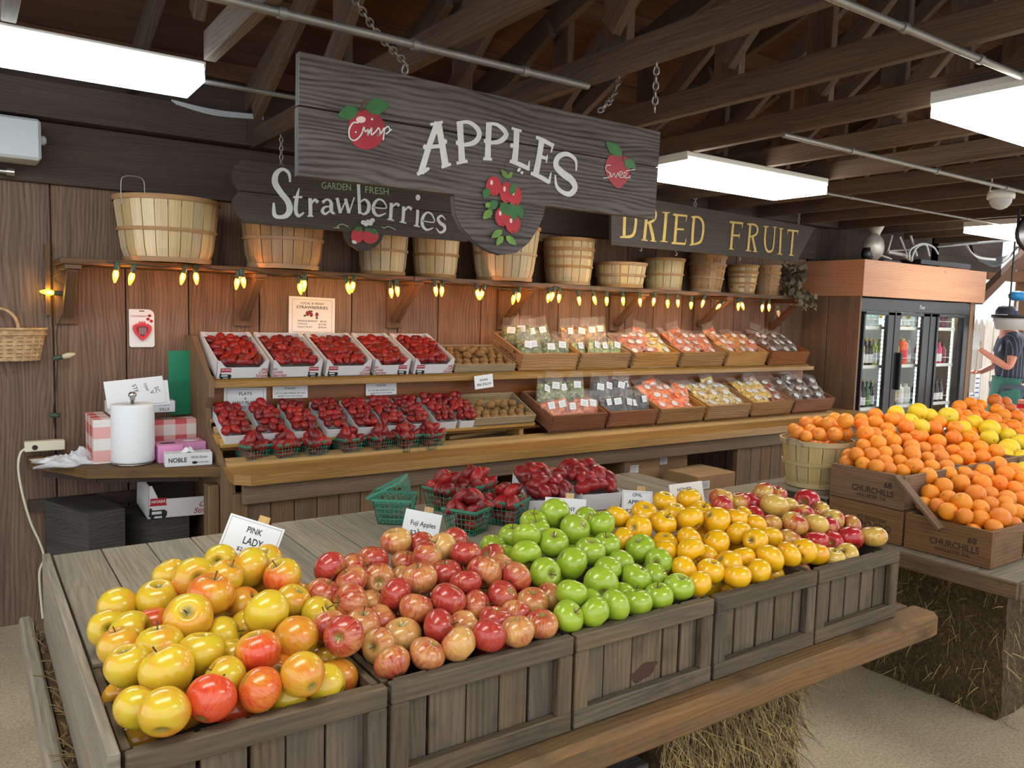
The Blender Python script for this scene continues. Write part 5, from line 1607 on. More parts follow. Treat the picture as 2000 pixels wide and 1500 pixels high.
tag(m.build('cleaning_cloth', M['cloth']), 'crumpled white and grey cloth lying at the left of the corner table', 'cloth')

def carton(name, label, cat, x0, x1, y0, y1, z0, z1, mat, rz=0, bevel=.003, parent=None):
    c = Vector(((x0 + x1) / 2, (y0 + y1) / 2, z0))
    t = thing(name, label, cat, c)
    B = T(c) @ RZ(rz)
    m = MB(); w, d, h = x1 - x0, y1 - y0, z1 - z0
    m.box((0, 0, h / 2 + .0005), (w, d, h), B); m.build('carton', M[mat], t, bevel=bevel)
    return t, B, w, d, h
t, B, w, d, h = carton('tablecloth_box', 'red and white checked carton behind the left side of the paper towel roll', 'carton', .5, .58, 4.15, 4.44, CT, 1.065, 'gingham')
t, B, w, d, h = carton('tablecloth_box', 'long red and white checked carton to the right of the paper towel roll', 'carton', .70, .998, 4.30, 4.41, CT, 1.025, 'gingham')
t, B, w, d, h = carton('sign_carton', 'white carton of spare paper signs on top of the checked cartons', 'carton', .585, .89, 4.28, 4.42, 1.067, 1.125, 'white_card')
mb = MB(); F = B @ T(0, -d / 2 - .001, h / 2) @ RX(PI / 2); add_text(mb, 'XTRA', .022, F @ T(.1, -.012, 0) @ RZ(PI), width=.05); add_text(mb, 'SIGNS', .02, F @ T(.1, .015, 0) @ RZ(PI), width=.05); mb.build('lettering', M['ink'], t)
q = [at(208, 752, Y=4.29), at(317, 737, Y=4.29), at(326, 775, Y=4.29), at(203, 800, Y=4.29)]
F = T(sum(q, Vector()) / 4) @ RX(-.25) @ RX(PI / 2) @ RZ(.09)
t = thing('paper_sign', 'white laminated sign propped upside-down on the carton of spare signs', 'notice', sum(q, Vector()) / 4 - Vector((0, 0, .06)))
m = MB(); m.box((0, 0, 0), (.27, .135, .0015), F); m.build('sheet', M['paper'], t)
m = MB(); m.box((.02, -.01, -.004), (.27, .125, .0015), F @ RZ(-.06)); m.build('sheet', M['paper'], t)
mb = MB()
for s_, x, y in (('SC', .10, .0), ('V', .075, -.01), ('TEMP', .05, .02), ('STF', .0, .018)): add_text(mb, s_, .028 if s_ != 'TEMP' else .018, F @ T(x, y, .0015) @ RZ(-1.35))
mb.build('lettering', M['ink'], t)

for (x0, x1, y0, y1, lab) in ((.764, .878, 4.05, 4.20, 'pink glove box with a dark opening next to the paper towel roll'), (.881, .995, 4.09, 4.24, 'pink glove box with a white glove in its opening, by the counter end')):
    t, B, w, d, h = carton('glove_box', lab, 'glove box', x0, x1, y0, y1, CT, CT + .085, 'pinkbox')
    mb = MB(); add_text(mb, 'NOBLE', .024, B @ T(0, -d / 2 - .001, h * .5) @ RX(PI / 2), width=.06); mb.build('lettering', M['ink'], t)
    m = MB(); m.lathe([(0, .0015), (.03, .001), (.031, 0)], 18, B @ T(0, 0, h) @ Matrix.Diagonal((1.2, .8, 1, 1))); m.build('opening', M['black' if 'dark' in lab else 'paper'], t)
t, B, w, d, h = carton('glove_box', 'white and grey NOBLE nitrile glove box at the front edge of the corner table', 'glove box', .775, .985, 3.925, 4.01, CT, CT + .062, 'white_card', rz=-.12)
mb = MB(); F = B @ T(0, -d / 2 - .001, h / 2) @ RX(PI / 2); add_text(mb, 'NOBLE', .03, F @ T(-.05, 0, 0), bold=.02, width=.08); add_text(mb, 'Nitrile Gloves', .017, F @ T(.045, .012, 0), width=.07)
mb.poly([F @ Vector((.025 + .012 * math.cos(a), -.014 + .007 * math.sin(a), 0)) for a in [2 * PI * k / 14 for k in range(14)]]); add_text(mb, 'POWDER FREE', .009, F @ T(.058, -.014, 0)); mb.build('lettering', M['ink'], t)
m = MB(); P = []
for j in range(9):
    P.append([B @ Vector(((i / 8 - .5) * .06, (j / 8 - .5) * .05, h + .001 + .03 * max(0, 1 - ((i - 4) / 4) ** 2 - ((j - 4) / 4.5) ** 2) * (.7 + .3 * math.sin(i * 1.7 + j)))) for i in range(9)])
m.grid(P, 9, 9); m.build('pulled_glove', M['paper'], t)

# green divider
t = thing('drip_divider', 'green ribbed plastic panel leaning upright on the wall behind the checked carton', 'panel', (.975, 4.45, 1.03))
m = MB(); m.box((.952, 4.455, 1.2), (.118, .006, .34)); m.build('panel', M['greenplastic'], t)
m = MB()
for k in range(9): m.box((.902 + k * .0125, 4.450, 1.12), (.004, .006, .18))
m.build('ribs', M['greenplastic'], t)

# power strip
a, b = at(48, 874, Y=4.49), at(100, 872, Y=4.49)
t = thing('power_strip', 'cream power strip with a cable on the wall at the left of the corner table', 'power strip', a)
m = MB(); m.box(((a.x + b.x) / 2 + .03, 4.505, a.z + .002), (b.x - a.x + .06, .05, .05)); m.build('casing', M['cream'], t, bevel=.004)
m = MB(); m.lathe([(.012, 0), (.012, .004), (.004, .004), (0, .001)], 14, T(at(68, 874, Y=4.48)) @ RX(PI / 2)); m.build('switch', M['black'], t)
m = MB(); m.tube([tuple(q) for q in spline([at(x, y, Y=4.49) for x, y in ((52, 876), (40, 885), (36, 915), (44, 965), (60, 1020), (78, 1060), (86, 1090))] + [Vector((.29, 4.5, .25)), Vector((.3, 4.5, .02))], 6)], .006, 7); m.build('cable', M['cream'], t)

# woven wall basket
p = at(30, 705, Y=4.5)
t = thing('woven_basket', 'flat woven reed basket with a hoop handle hanging on the wall at the left edge', 'basket', p)
def wb(u, v, s=0):
    a_ = PI * (u - .5) * 1.0
    wd = .15 + .03 * v
    return Vector((.17 + wd * math.sin(a_), YW - .015 - (.065 + .02 * v) * math.cos(a_) - s, p.z + v * .15))
m = MB()
for k in range(8):
    z0, z1 = k / 8, (k + 1) / 8
    P = [[], []]
    for i in range(49):
        u = i / 48; s = .003 * (1 if ((i // 4) + k) % 2 else -1)
        P[0].append(wb(u, z0 + .008, s)); P[1].append(wb(u, z1 - .008, s))
    m.grid(P, 49, 2, rnd=rr.random())
m.build('weave', M['wicker'], t)
m = MB()
for k in range(13):
    P = [[wb(k / 12 - .018, v, .0), wb(k / 12 + .018, v, .0)] for v in (0, .25, .5, .75, 1)]
    m.grid(P, 2, 5, rnd=.3)
m.build('staves', M['wicker'], t)
for v in (.86, 1.03):
    m = MB(); m.tube([wb(i / 24, v, .004) for i in range(25)], .007, 6); m.build('rim', M['wicker'], t)
m = MB(); cx = .155
m.tube([Vector((cx + .075 * math.cos(a_), YW - .05, p.z + .15 + .10 * max(-.2, math.sin(a_)))) for a_ in [PI * k / 16 for k in range(17)]], .0085, 6); m.build('handle', M['wicker'], t)

# carded strawberry slicer
c = [at(252, 604, Y=4.54), at(302, 604, Y=4.54), at(301, 678, Y=4.54), at(252, 678, Y=4.54)]
cc = sum(c, Vector()) / 4; w, h = .122, .198
t = thing('kitchen_gadget', 'red strawberry-shaped slicer on a white hanging card on the wall', 'slicer', cc - Vector((0, 0, h / 2)))
F = T(cc) @ RX(PI / 2)
m = MB(); pts = []
for sx, sy, r in ((1, 1, .03), (-1, 1, .004), (-1, -1, .012), (1, -1, .012)):
    a0 = {(1, 1): 0, (-1, 1): PI / 2, (-1, -1): PI, (1, -1): 1.5 * PI}[(sx, sy)]
    for k in range(5): pts.append((sx * (w / 2 - r) + r * math.cos(a0 + PI / 2 * k / 4), sy * (h / 2 - r) + r * math.sin(a0 + PI / 2 * k / 4)))
m.prism(pts, .002, F); m.build('card', M['paper'], t)
def heart(s, ox=0, oy=0):
    return [(ox + s * x, oy + s * y) for x, y in ((0, -1.1), (.32, -.85), (.72, -.35), (.95, .15), (.92, .5), (.62, .72), (.3, .78), (0, .74), (-.3, .78), (-.62, .72), (-.92, .5), (-.95, .15), (-.72, -.35), (-.32, -.85))]
m = MB(); m.prism(heart(.048, 0, -.012), .016, F @ T(0, 0, .002)); m.build('slicer_body', M['redplastic'], t, bevel=.005)
m = MB(); m.prism(heart(.031, 0, -.010), .003, F @ T(0, 0, .017)); m.build('slicer_well', M['darkred'], t)
m = MB()
for k in range(5): m.box((-.014 + k * .007, -.014, .021), (.0012, .034, .001), F)
m.build('blades', M['metal'], t)
m = MB()
for x in (-.012, 0, .012): m.prism([(x - .005, .024), (x + .005, .024), (x, .038)], .01, F @ T(0, 0, .003))
m.build('leaf_crown', M['redplastic'], t)
mb = MB(); add_text(mb, 'STRAWBERRY', .014, F @ T(-.012, .062, .003), width=.085)
for x, y in ((.038, .066), (.03, .048), (.046, .038)): mb.poly([F @ Vector((x + .009 * math.cos(a), y + .008 * math.sin(a), .003)) for a in [2 * PI * k / 10 for k in range(10)]])
mb.build('printed_words', M['redink'], t)
mb = MB(); mb.box((0, .09, .003), (.026, .005, .0005), F); mb.build('hang_hole', M['black'], t)

# cartons below the counter
t, B, w, d, h = carton('banana_box', 'brown banana carton under the counter behind the strawberries', 'carton', 2.78, 3.26, 3.78, 4.12, .46, .70, 'carton_dark')
mb = MB(); F = B @ T(0, -d / 2 - .001, h / 2) @ RX(PI / 2)
add_text(mb, 'Dole', .07, F @ T(-.15, .0, 0), bold=.02, width=.085)
ring = [(-.15 + .062 * math.cos(a) * (1.0), .0 + .045 * math.sin(a)) for a in [2 * PI * k / 24 for k in range(25)]]
for a_, b_ in zip(ring, ring[1:]): mb.beam(F @ Vector((*a_, 0)), F @ Vector((*b_, 0)), .004, .001)
for k in range(5):
    pts = spline([(-.06 + .01 * k, -.06 + .006 * k), (.0 + .016 * k, -.02 + .004 * k), (.03 + .02 * k, .05), (.035 + .024 * k, .10)], 5)
    for a_, b_ in zip(pts, pts[1:]): mb.beam(F @ Vector((a_[0], a_[1], 0)), F @ Vector((b_[0], b_[1], 0)), .003, .001)
add_text(mb, 'PREMIUM', .026, F @ T(.165, -.004, 0), width=.1); add_text(mb, 'BANANAS', .026, F @ T(.165, -.034, 0), width=.1)
mb.build('print', M['carton_ink'], t)
m = MB(); m.box((3.02, 3.97, .231), (.56, .38, .457)); tag(m.build('storage_crate', M['darkbox'], None, bevel=.004), 'dark wooden crate under the counter that carries the banana carton', 'crate')
def labelled(x0, x1, y0, y1, z0, z1, label, lx, lz):
    t, B, w, d, h = carton('cardboard_box', label, 'carton', x0, x1, y0, y1, z0, z1, 'carton')
    m = MB(); m.box((0, 0, h + .001), (w * .99, .05, .0006), B); m.box((0, -d / 2 - .0006, h - .03), (.05, .0008, .06), B); m.build('tape', M['carton'], t)
    m = MB(); m.box((lx, -d / 2 - .001, lz), (.085, .001, .05), B); lb = m.build('shipping_label', M['paper'], t)
    m = MB()
    for k in range(4): m.box((lx, -d / 2 - .002, lz + .015 - k * .009), (.06 - .012 * (k % 2), .0006, .002), B)
    m.build('label_print', M['ink'], lb)
labelled(3.53, 3.83, 3.75, 4.1, .002, .68, 'tall brown cardboard box with a white label under the counter, left of the taller pair', -.09, .62)
labelled(3.84, 4.15, 3.80, 4.15, .002, .70, 'brown cardboard box standing behind the tall labelled box under the counter', -.09, .64)
labelled(3.79, 4.15, 3.38, 3.68, .002, .62, 'low brown cardboard box with a white label in front of the counter opening', -.11, .56)

# slatted wooden crate behind the apple display
t = thing('slatted_crate', 'pale slatted wooden crate standing behind the golden apples', 'crate', (2.75, 2.85, 0))
m = MB()
for k in range(6):
    x = 2.40 + (k + .5) * .118
    m.box((x, 2.90, .735), (.11, .68, .014))
m.build('top_slats', M['table'], t, bevel=.002)
for y in (2.57, 3.23):
    m = MB()
    for k in range(5): m.box((2.754, y, .08 + k * .15), (.708, .016, .12))
    m.build('side_slats', M['table'], t, bevel=.002)
for x in (2.408, 3.10):
    m = MB()
    for k in range(5): m.box((x, 2.9, .08 + k * .15), (.016, .64, .12))
    m.build('end_slats', M['table'], t, bevel=.002)
# ------------------------------------------------------------------ apple display
PZ = .745
t = thing('display_platform', 'heavy worn plank platform under the apple bins, resting on hay bales', 'platform', (1.27, 1.85, PZ - .08))
m = MB(); m.box((1.285, 1.225, PZ - .04), (2.30, .09, .08)); m.build('front_beam', M['beam'], t, bevel=.014)
m = MB()
for k in range(8): m.box((1.285, 1.275 + (k + .5) * .153, PZ - .034), (2.28, .149, .05))
m.build('planks', M['beam'], t, bevel=.003)
m = MB(); m.box((.125, 1.86, PZ - .03), (.03, 1.28, .07)); m.build('end_board', M['table'], t, bevel=.006)

t = thing('display_bin', 'grey board bin with a plank top behind the rows of apples', 'display bin', (1.2, 1.9, PZ))
m = MB(); x = .182; i = 0; rr = random.Random(2)
while x < 2.27:
    w_ = rr.choice((.115, .13, .14)); w_ = min(w_, 2.28 - x)
    yb = 2.36 if x < .76 else 2.395
    m.box((x + w_ / 2, (1.60 + yb) / 2, .941), (w_ - .003, yb - 1.60, .018)); x += w_
m.build('plank_top', M['table'], t, bevel=.0015)
m = MB()
m.box((.168, 1.80, .90), (.018, 1.12, .115)); m.box((.168, 1.80, .793), (.018, 1.12, .094)); m.build('side_panel', M['table'], t, bevel=.002)
m = MB(); m.box((1.23, 2.34, .84), (2.09, .018, .18)); m.build('back_panel', M['table'], t)
m = MB(); m.box((1.23, 1.60, .84), (2.08, .012, .18)); m.build('inner_panel', M['crate'], t)
m = MB(); m.box((2.272, 1.97, .84), (.016, .72, .18)); m.build('side_panel', M['crate'], t)

CX = [(.182, .608), (.613, 1.033), (1.038, 1.464), (1.472, 1.872), (1.877, 2.277)]
CL = ['weathered apple crate holding the pink-yellow apples at the near end', 'dark weathered apple crate holding the striped red apples', 'brownish apple crate with a dark red stain, holding the green apples',
      'grey weathered apple crate holding the golden apples', 'grey apple crate with open slats at the far end, holding the red and gold apples']
YF = 1.243
for i, (a, b) in enumerate(CX):
    rr = random.Random(40 + i)
    t = thing('apple_crate', CL[i], 'crate', ((a + b) / 2, YF, PZ + .002), 'apple crates along the front')
    z0, z1 = PZ + .002, .952
    w = b - a
    def pt(nm, *boxes, bev=.0025):
        m = MB()
        for c, d in boxes: m.box(c, d, rnd=min(1, max(0, [.55, .35, .75, .3, .25][i] + rr.uniform(-.2, .2))))
        return m.build(nm, M['crate'], t, bevel=bev)
    pt('top_rail', (((a + b) / 2, YF, z1 - .019), (w - .003, .022, .038)))
    pt('bottom_rail', (((a + b) / 2, YF, z0 + .02), (w - .003, .022, .04)))
    for s in (-1, 1): pt('stile', (((a + b) / 2 + s * (w / 2 - .02), YF, (z0 + z1) / 2), (.037, .02, z1 - z0 - .078)))
    n = 5
    xs = a + .012; 
    ws = [rr.uniform(.7, 1.25) for _ in range(n)]; k_ = (w - .03) / sum(ws)
    for q in ws:
        ww = q * k_; gap = rr.choice((.003, .006, .010))
        pt('slat', ((xs + ww / 2, YF + .017, (z0 + z1) / 2), (ww - gap, .009, z1 - z0 - .006)), bev=.001); xs += ww
    for s in (-1, 1): pt('end_board', (((a + b) / 2 + s * (w / 2 - .008), YF + .19, (z0 + z1) / 2 - .004), (.014, .318, z1 - z0 - .008)))
    pt('bottom_board', (((a + b) / 2, YF + .185, z0 + .006), (w - .034, .30, .01)))
    pt('back_board', (((a + b) / 2, YF + .345, (z0 + z1) / 2 - .008), (w - .02, .01, z1 - z0 - .016)))
    if i == 2:
        m = MB(); m.poly([(1.26 + .04 * math.cos(a_) * (1 + .10 * math.sin(3 * a_) + .06 * math.sin(7 * a_)), YF + .0118, .812 + .019 * math.sin(a_) * (1 + .12 * math.sin(5 * a_)) + .008 * math.cos(a_)) for a_ in [-2 * PI * k / 48 for k in range(48)]])
        m.build('stain', M['stainred'], t)

# hay bales
def bale(x0, x1, y0, y1, z0, z1, label, seed, nst=1500, faces=('front', 'right', 'left')):
    t = thing('hay_bale', label, 'hay bale', ((x0 + x1) / 2, (y0 + y1) / 2, z0))
    rr = random.Random(seed)
    nx, ny, nz = 16, 16, 14
    m = MB()
    from mathutils import noise as NZ
    def P(u, v, w_):
        p = Vector((x0 + (x1 - x0) * u, y0 + (y1 - y0) * v, z0 + (z1 - z0) * w_))
        n = NZ.noise_vector(p * 7) * .018 + NZ.noise_vector(p * 23) * .008
        c = Vector(((x0 + x1) / 2, (y0 + y1) / 2, (z0 + z1) / 2))
        n -= Vector((0, 0, n.z)) if w_ in (0, 1) else Vector((0, 0, 0))
        return p + n
    R_ = range
    m.grid([[P(i / nx, 0, k / nz) for i in R_(nx + 1)] for k in R_(nz + 1)], nx + 1, nz + 1)
    m.grid([[P(1 - i / nx, 1, k / nz) for i in R_(nx + 1)] for k in R_(nz + 1)], nx + 1, nz + 1)
    m.grid([[P(1, i / ny, k / nz) for i in R_(ny + 1)] for k in R_(nz + 1)], ny + 1, nz + 1)
    m.grid([[P(0, 1 - i / ny, k / nz) for i in R_(ny + 1)] for k in R_(nz + 1)], ny + 1, nz + 1)
    m.grid([[P(i / nx, k / ny, 1) for i in R_(nx + 1)] for k in R_(ny + 1)], nx + 1, ny + 1)
    m.grid([[P(i / nx, 1 - k / ny, 0) for i in R_(nx + 1)] for k in R_(ny + 1)], nx + 1, ny + 1)
    m.build('packed_hay', M['hay'], t)
    m = MB()
    for k in range(nst):
        f = rr.choice(faces)
        if f == 'front': p, n = Vector((rr.uniform(x0, x1), y0, rr.uniform(z0 + .01, z1 - .01))), Vector((0, -1, 0))
        elif f == 'right': p, n = Vector((x1, rr.uniform(y0, y1), rr.uniform(z0 + .01, z1 - .01))), Vector((1, 0, 0))
        else: p, n = Vector((x0, rr.uniform(y0, y1), rr.uniform(z0 + .01, z1 - .01))), Vector((-1, 0, 0))
        L = rr.uniform(.03, .11)
        side = n.cross(Vector((0, 0, 1)))
        d = (side * rr.uniform(-.7, .7) + Vector((0, 0, -1)) * rr.uniform(.1, 1.1) + n * rr.uniform(.05, .55)).normalized()
        a_ = p - n * .004; b_ = a_ + d * L * .5 + n * .004; c = a_ + d * L + Vector((0, 0, -.012)) * rr.random()
        if c.z < z0 + .003: c.z = z0 + .003
        if b_.z < z0 + .003: b_.z = z0 + .003
        s = d.cross(n).normalized() * rr.uniform(.0009, .0018)
        m.grid([[a_ - s, a_ + n * .0012, a_ + s], [b_ - s, b_ + n * .0012, b_ + s], [c - s * .6, c + n * .001, c + s * .6]], 3, 3, rnd=rr.random())
    tag(m.build('loose_straws', M['straw'], t), None, None, None, 'stuff')
bale(1.5, 2.1, 1.42, 2.34, .002, .655, 'hay bale standing under the right half of the apple platform', 5, 4200, ('front', 'front', 'right'))
bale(.2, .8, 1.5, 2.4, .002, .655, 'hay bale under the left half of the apple platform', 6, 700)
t = thing('storage_crate', 'dark plank crate on the floor under the middle of the apple platform', 'crate', (1.15, 1.65, 0))
m = MB(); m.box((1.15, 1.66, .445), (.6, .5, .02)); m.build('lid', M['darkbox'], t, bevel=.003)
for y in (1.42, 1.90):
    m = MB()
    for k in range(3): m.box((1.15, y, .075 + k * .145), (.58, .018, .138))
    m.build('side_boards', M['crate'], t, bevel=.002)
for x in (.87, 1.43):
    m = MB()
    for k in range(3): m.box((x, 1.66, .075 + k * .145), (.018, .46, .138))
    m.build('end_boards', M['crate'], t, bevel=.002)
# straws scattered on the platform's end
m = MB(); rr = random.Random(9)
for k in range(90):
    if k >= 75: break
    c = Vector((rr.uniform(.142, .157), rr.uniform(1.3, 2.4), PZ + .004)) if k < 75 else Vector((rr.uniform(.3, 2.2), YF + .006, PZ + rr.uniform(.05, .17)))
    d = Vector((rr.uniform(-.4, .4), rr.uniform(-1, 1), rr.uniform(-.1, .25))).normalized() * rr.uniform(.015, .04)
    if k >= 75: d = Vector((rr.uniform(-.3, .3), 0, 1)).normalized() * .015; c.y += .006
    m.tube([c - d, c + Vector((0, 0, .003)), c + d], .0012, 4)
tag(m.build('loose_straw', M['straw']), 'loose hay straws caught along the edge of the apple platform', 'straw', None, 'stuff')

# ------------------------------------------------------------------ apples
def apple_mesh(seed, tall=1.0, mat='fuji'):
    rr = random.Random(seed); m = MB(); P = []
    n, k = 26, 20
    lob = rr.uniform(.008, .03); ph = rr.uniform(0, 6); sk = rr.uniform(-.05, .05)
    for j in range(k + 1):
        a = PI * j / k
        s = math.sin(a)
        r = s * (1 + .06 * math.cos(a)) * (.98 + .05 * s * s)
        z = math.cos(a) * .93
        dt = math.exp(-((r / .30) ** 2)) if a < PI / 2 else 0
        db = math.exp(-((r / .24) ** 2)) if a > PI / 2 else 0
        z = z - .34 * dt + .20 * db
        z *= tall
        row = []
        for i in range(n):
            t_ = 2 * PI * i / n
            q = r * (1 + lob * math.cos(5 * t_ + ph) * (1.0 if a > PI / 2 else .4) * s)
            row.append(Vector((q * math.cos(t_) + sk * z * .5, q * math.sin(t_), z)) * .0385)
        P.append(row)
    m.grid(P, n, k + 1, True)
    return m
AM = {}
for v, tall in (('pinklady', 1.06), ('fuji', .94), ('granny', .97), ('opal', .95), ('honey', .95)):
    AM[v] = [apple_mesh(s, tall + .03 * (s - 1)).mesh('apple', M[v]) for s in range(4)]
m = MB(); m.tube([(0, 0, .0), (.001, 0, .012), (.004, .001, .024)], [.0011, .001, .0016], 6); STEM = m.mesh('stem', M['stem'])

def place_round(seeds, floor_z, walls, iters=300, lat=.3, touch=.96):
    """seeds: (sight line, wanted point, radius). Fruits slide, mostly along the sight line, until they only touch"""
    P = np.array([s[1] for s in seeds]); R = np.array([s[2] for s in seeds]); W0 = P.copy()
    V = np.array([s[0] for s in seeds])
    for it in range(iters):
        d = P[:, None] - P[None]; L = np.linalg.norm(d, axis=2) + 1e-9
        ov = np.maximum(0, (R[:, None] + R[None]) * touch - L); np.fill_diagonal(ov, 0)
        push = (d / L[:, :, None] * ov[:, :, None]).sum(1) * .3
        al = (push * V).sum(1, keepdims=True) * V
        P += al * 1.2 + (push - al) * lat
        b = W0 - P; alb = (b * V).sum(1, keepdims=True) * V
        P += (b - alb) * .12 * (1 if it < iters - 30 else .3)
        zf = floor_z(P)
        need = np.maximum(0, zf + R * .97 - P[:, 2]) * .5
        P[:, 2] += need; P -= V * (need / np.maximum(.15, -V[:, 2]))[:, None] * .6
        P[:, 2] = np.maximum(P[:, 2], zf + R * .94)
        walls(P, R)
    return P

def apple_floor(P):
    return np.where(P[:, 1] > 1.615, .951, .80)
def apple_walls(P, R):
    P[:, 0] = np.clip(P[:, 0], .18 + R * .98, 2.30)
    low = P[:, 2] < .962
    P[:, 1] = np.where(low, np.maximum(P[:, 1], YF + .023 + R * .9), np.maximum(P[:, 1], YF - .006 + R * .75))

def seed_on(px, py, dpx, surf_, rmin, rmax, rtyp, far=8.):
    d = ray(px, py); lo, hi = .6, far
    for _ in range(45):
        mid = (lo + hi) / 2; p = d * mid
        if p[2] + CAM_H > surf_(p[0], p[1]): lo = mid
        else: hi = mid
    p = d * lo + np.array([0, 0, CAM_H]); r0 = dpx * fwd(p) / FPX / 2
    return d, p + d * max(0, rtyp - r0) * 1.6, min(max(r0, rmin), rmax)

HEAPS = {
 'pinklady': (0, 900, [(575,715,185,.2),(770,680,205,.35),(450,830,160,.1),(460,930,160,.5),(640,850,220,.35),(525,1020,200,.3),(780,905,215,.2),(920,770,215,.35),(950,575,195,.4),(830,560,140,.1),(1030,655,210,.45),(1080,490,140,.3),(1100,570,150,.4),(1215,525,195,.35),(1380,565,170,.45),(1300,485,120,.4),(1190,705,170,.6),(1305,740,200,.15),(1430,690,170,.25),(1555,750,150,.25),(1085,855,170,.15),(980,945,220,.2),(1210,815,110,.2),(1445,865,200,.45),(1260,930,200,.75),(1590,970,165,.5),(1480,1045,195,.35),(1100,1060,180,.25),(815,1030,240,.25),(670,1060,150,.85),(500,1190,150,.3),(620,1215,215,.15),(805,1225,220,.4),(1030,1160,220,1.1),(1270,1115,200,.75),(1590,1090,110,.1),(1150,960,150,.35),(1360,1040,150,.4),(1655,1060,140,.5),(1150,1215,120,.9),(660,1370,180,.35),(750,800,120,.8),(1400,1150,110,.2)]),
 'fuji': (600, 900, [(110,520,155,.8),(225,530,120,.6),(320,485,150,.85),(435,395,150,.45),(210,590,140,.5),(350,590,165,.8),(85,650,130,.45),(210,700,185,.65),(430,655,140,.8),(480,500,130,.6),(590,468,135,.6),(550,410,110,.75),(660,425,140,.1),(725,390,100,.8),(775,455,145,.75),(905,475,115,.75),(865,545,165,.65),(680,550,145,.85),(548,575,165,.6),(450,585,120,.6),(365,780,170,.75),(525,725,160,.6),(460,850,185,.35),(645,815,170,1.0),(690,680,165,.8),(825,715,160,.75),(955,660,150,.75),(1020,570,120,.75),(1100,695,155,.5),(1180,670,130,.55),(945,530,110,.6),(320,700,120,.5),(770,810,110,.4),(740,895,150,.4),(585,945,165,.65),(430,1000,150,.6),(885,855,160,.8),(920,780,110,.7),(1025,835,140,.6),(1145,800,140,.6),(1015,760,110,.7),(775,600,110,.85),(180,855,180,.75),(360,905,110,.4),(100,810,130,.6),(1680/2.5*0+272,800,120,.7),(-100+1780-1500,870,60,.3)]),
 'granny': (600, 900, [(910,420,110,.2),(965,470,110,.2),(1065,460,150,.2),(1000,370,110,.2),(1070,365,130,.2),(1105,300,130,.2),(1210,260,145,.2),(1200,402,145,.2),(1310,335,145,.2),(1365,285,110,.2),(1435,310,130,.2),(1380,445,145,.2),(1460,415,130,.2),(1290,500,155,.2),(1160,552,150,.2),(1435,602,160,.2),(1530,505,120,.2),(1465,535,130,.2),(1630,430,140,.2),(1715,495,110,.2),(1605,575,150,.2),(1695,568,110,.2),(1815,617,140,.2),(1715,665,120,.2),(1610,692,120,.2),(1500,707,125,.2),(1400,740,120,.2),(1295,652,145,.2),(1275,760,140,.2),(1375,695,110,.2),(1530,650,110,.2),(1120,340,100,.2)]),
 'opal': (1200, 900, [(15,275,105,.2),(35,385,100,.2),(145,255,120,.2),(245,200,110,.2),(365,190,115,.2),(425,250,100,.2),(295,258,105,.2),(120,330,125,.2),(240,305,120,.2),(370,285,125,.2),(500,292,130,.2),(245,405,115,.2),(365,385,120,.2),(240,445,110,.2),(370,440,135,.2),(495,402,130,.2),(605,355,120,.2),(590,285,95,.2),(625,280,95,.2),(685,315,85,.2),(690,392,110,.2),(760,375,105,.2),(340,530,125,.2),(470,540,130,.2),(555,507,135,.2),(625,477,125,.2),(760,475,135,.2),(850,457,120,.35),(925,442,115,.3),(985,455,110,.3),(450,470,95,.2),(410,605,90,.2),(600,565,100,.2),(700,540,95,.2)]),
 'honey': (1200, 900, [(520,185,110,.5),(525,222,105,.7),(610,205,100,.7),(670,205,105,.85),(725,158,95,.45),(790,170,90,.8),(780,222,130,.15),(845,230,90,.2),(940,205,125,.95),(675,275,105,.75),(760,312,110,.6),(880,310,125,.55),(985,310,110,.3),(1065,290,100,.6),(1050,335,90,.8),(1150,322,110,.65),(985,392,105,.85),(1062,402,100,1.0),(1140,376,125,.85),(1265,370,120,.4),(855,390,100,.6),(1065,475,90,.2),(1135,460,90,.2),(1000,250,80,.5),(920,270,80,.5)]),
}
seeds, meta = [], []
HN = {'pinklady': ('pink-yellow', 'leftmost crate'), 'fuji': ('striped red', 'second crate'), 'granny': ('green', 'third crate'), 'opal': ('golden', 'fourth crate'), 'honey': ('red and gold', 'far end crate')}
def surf(X, Y):
    return .955 + .3 * (Y - 1.25)
for v, (ox, oy, L) in HEAPS.items():
    for x, y, dz, am in L:
        seeds.append(seed_on(ox + x / 2.5, oy + y / 2.5, dz * 1.05 / 2.5, surf, .035, .0435, .037)); meta.append((v, am))
POS = place_round(seeds, apple_floor, apple_walls, touch=.93)
RAD = [s[2] for s in seeds]
# apples deeper in the heap that show through the gaps
rng = random.Random(77); fill = []
allP = [np.array(p) for p in POS]; allR = list(RAD)
zones = {'pinklady': (.23, .60), 'fuji': (.63, 1.05), 'granny': (1.06, 1.46), 'opal': (1.47, 1.86), 'honey': (1.87, 2.24)}
for v, (xa, xb) in zones.items():
    got = 0
    for _ in range(5000):
        if got >= 16: break
        y = rng.uniform(1.31, 1.92); r = rng.uniform(.034, .0375)
        xx = rng.uniform(xa, xb) + (.12 * (y - 1.25) if v != 'pinklady' else 0)
        hd = np.hypot(POS[:, 0] - xx, POS[:, 1] - y)
        if (hd < .055).sum() < 1 or (hd < .12).sum() < 3: continue
        zt = POS[hd.argmin(), 2] - rng.uniform(.05, .075)
        zf = .951 if y > 1.60 - r else .80
        z = max(zt, zf + r)
        p = np.array([xx, y, z])
        if y > 1.60 - r and z < zf + r - 1e-4: continue
        if z > zt + .02: continue
        if p[0] > 2.24: continue
        A = np.array(allP); dd = np.linalg.norm(A - p, axis=1)
        if (dd < (np.array(allR) + r) * .96).any(): continue
        got += 1; allP.append(p); allR.append(r); fill.append((v, p, r))
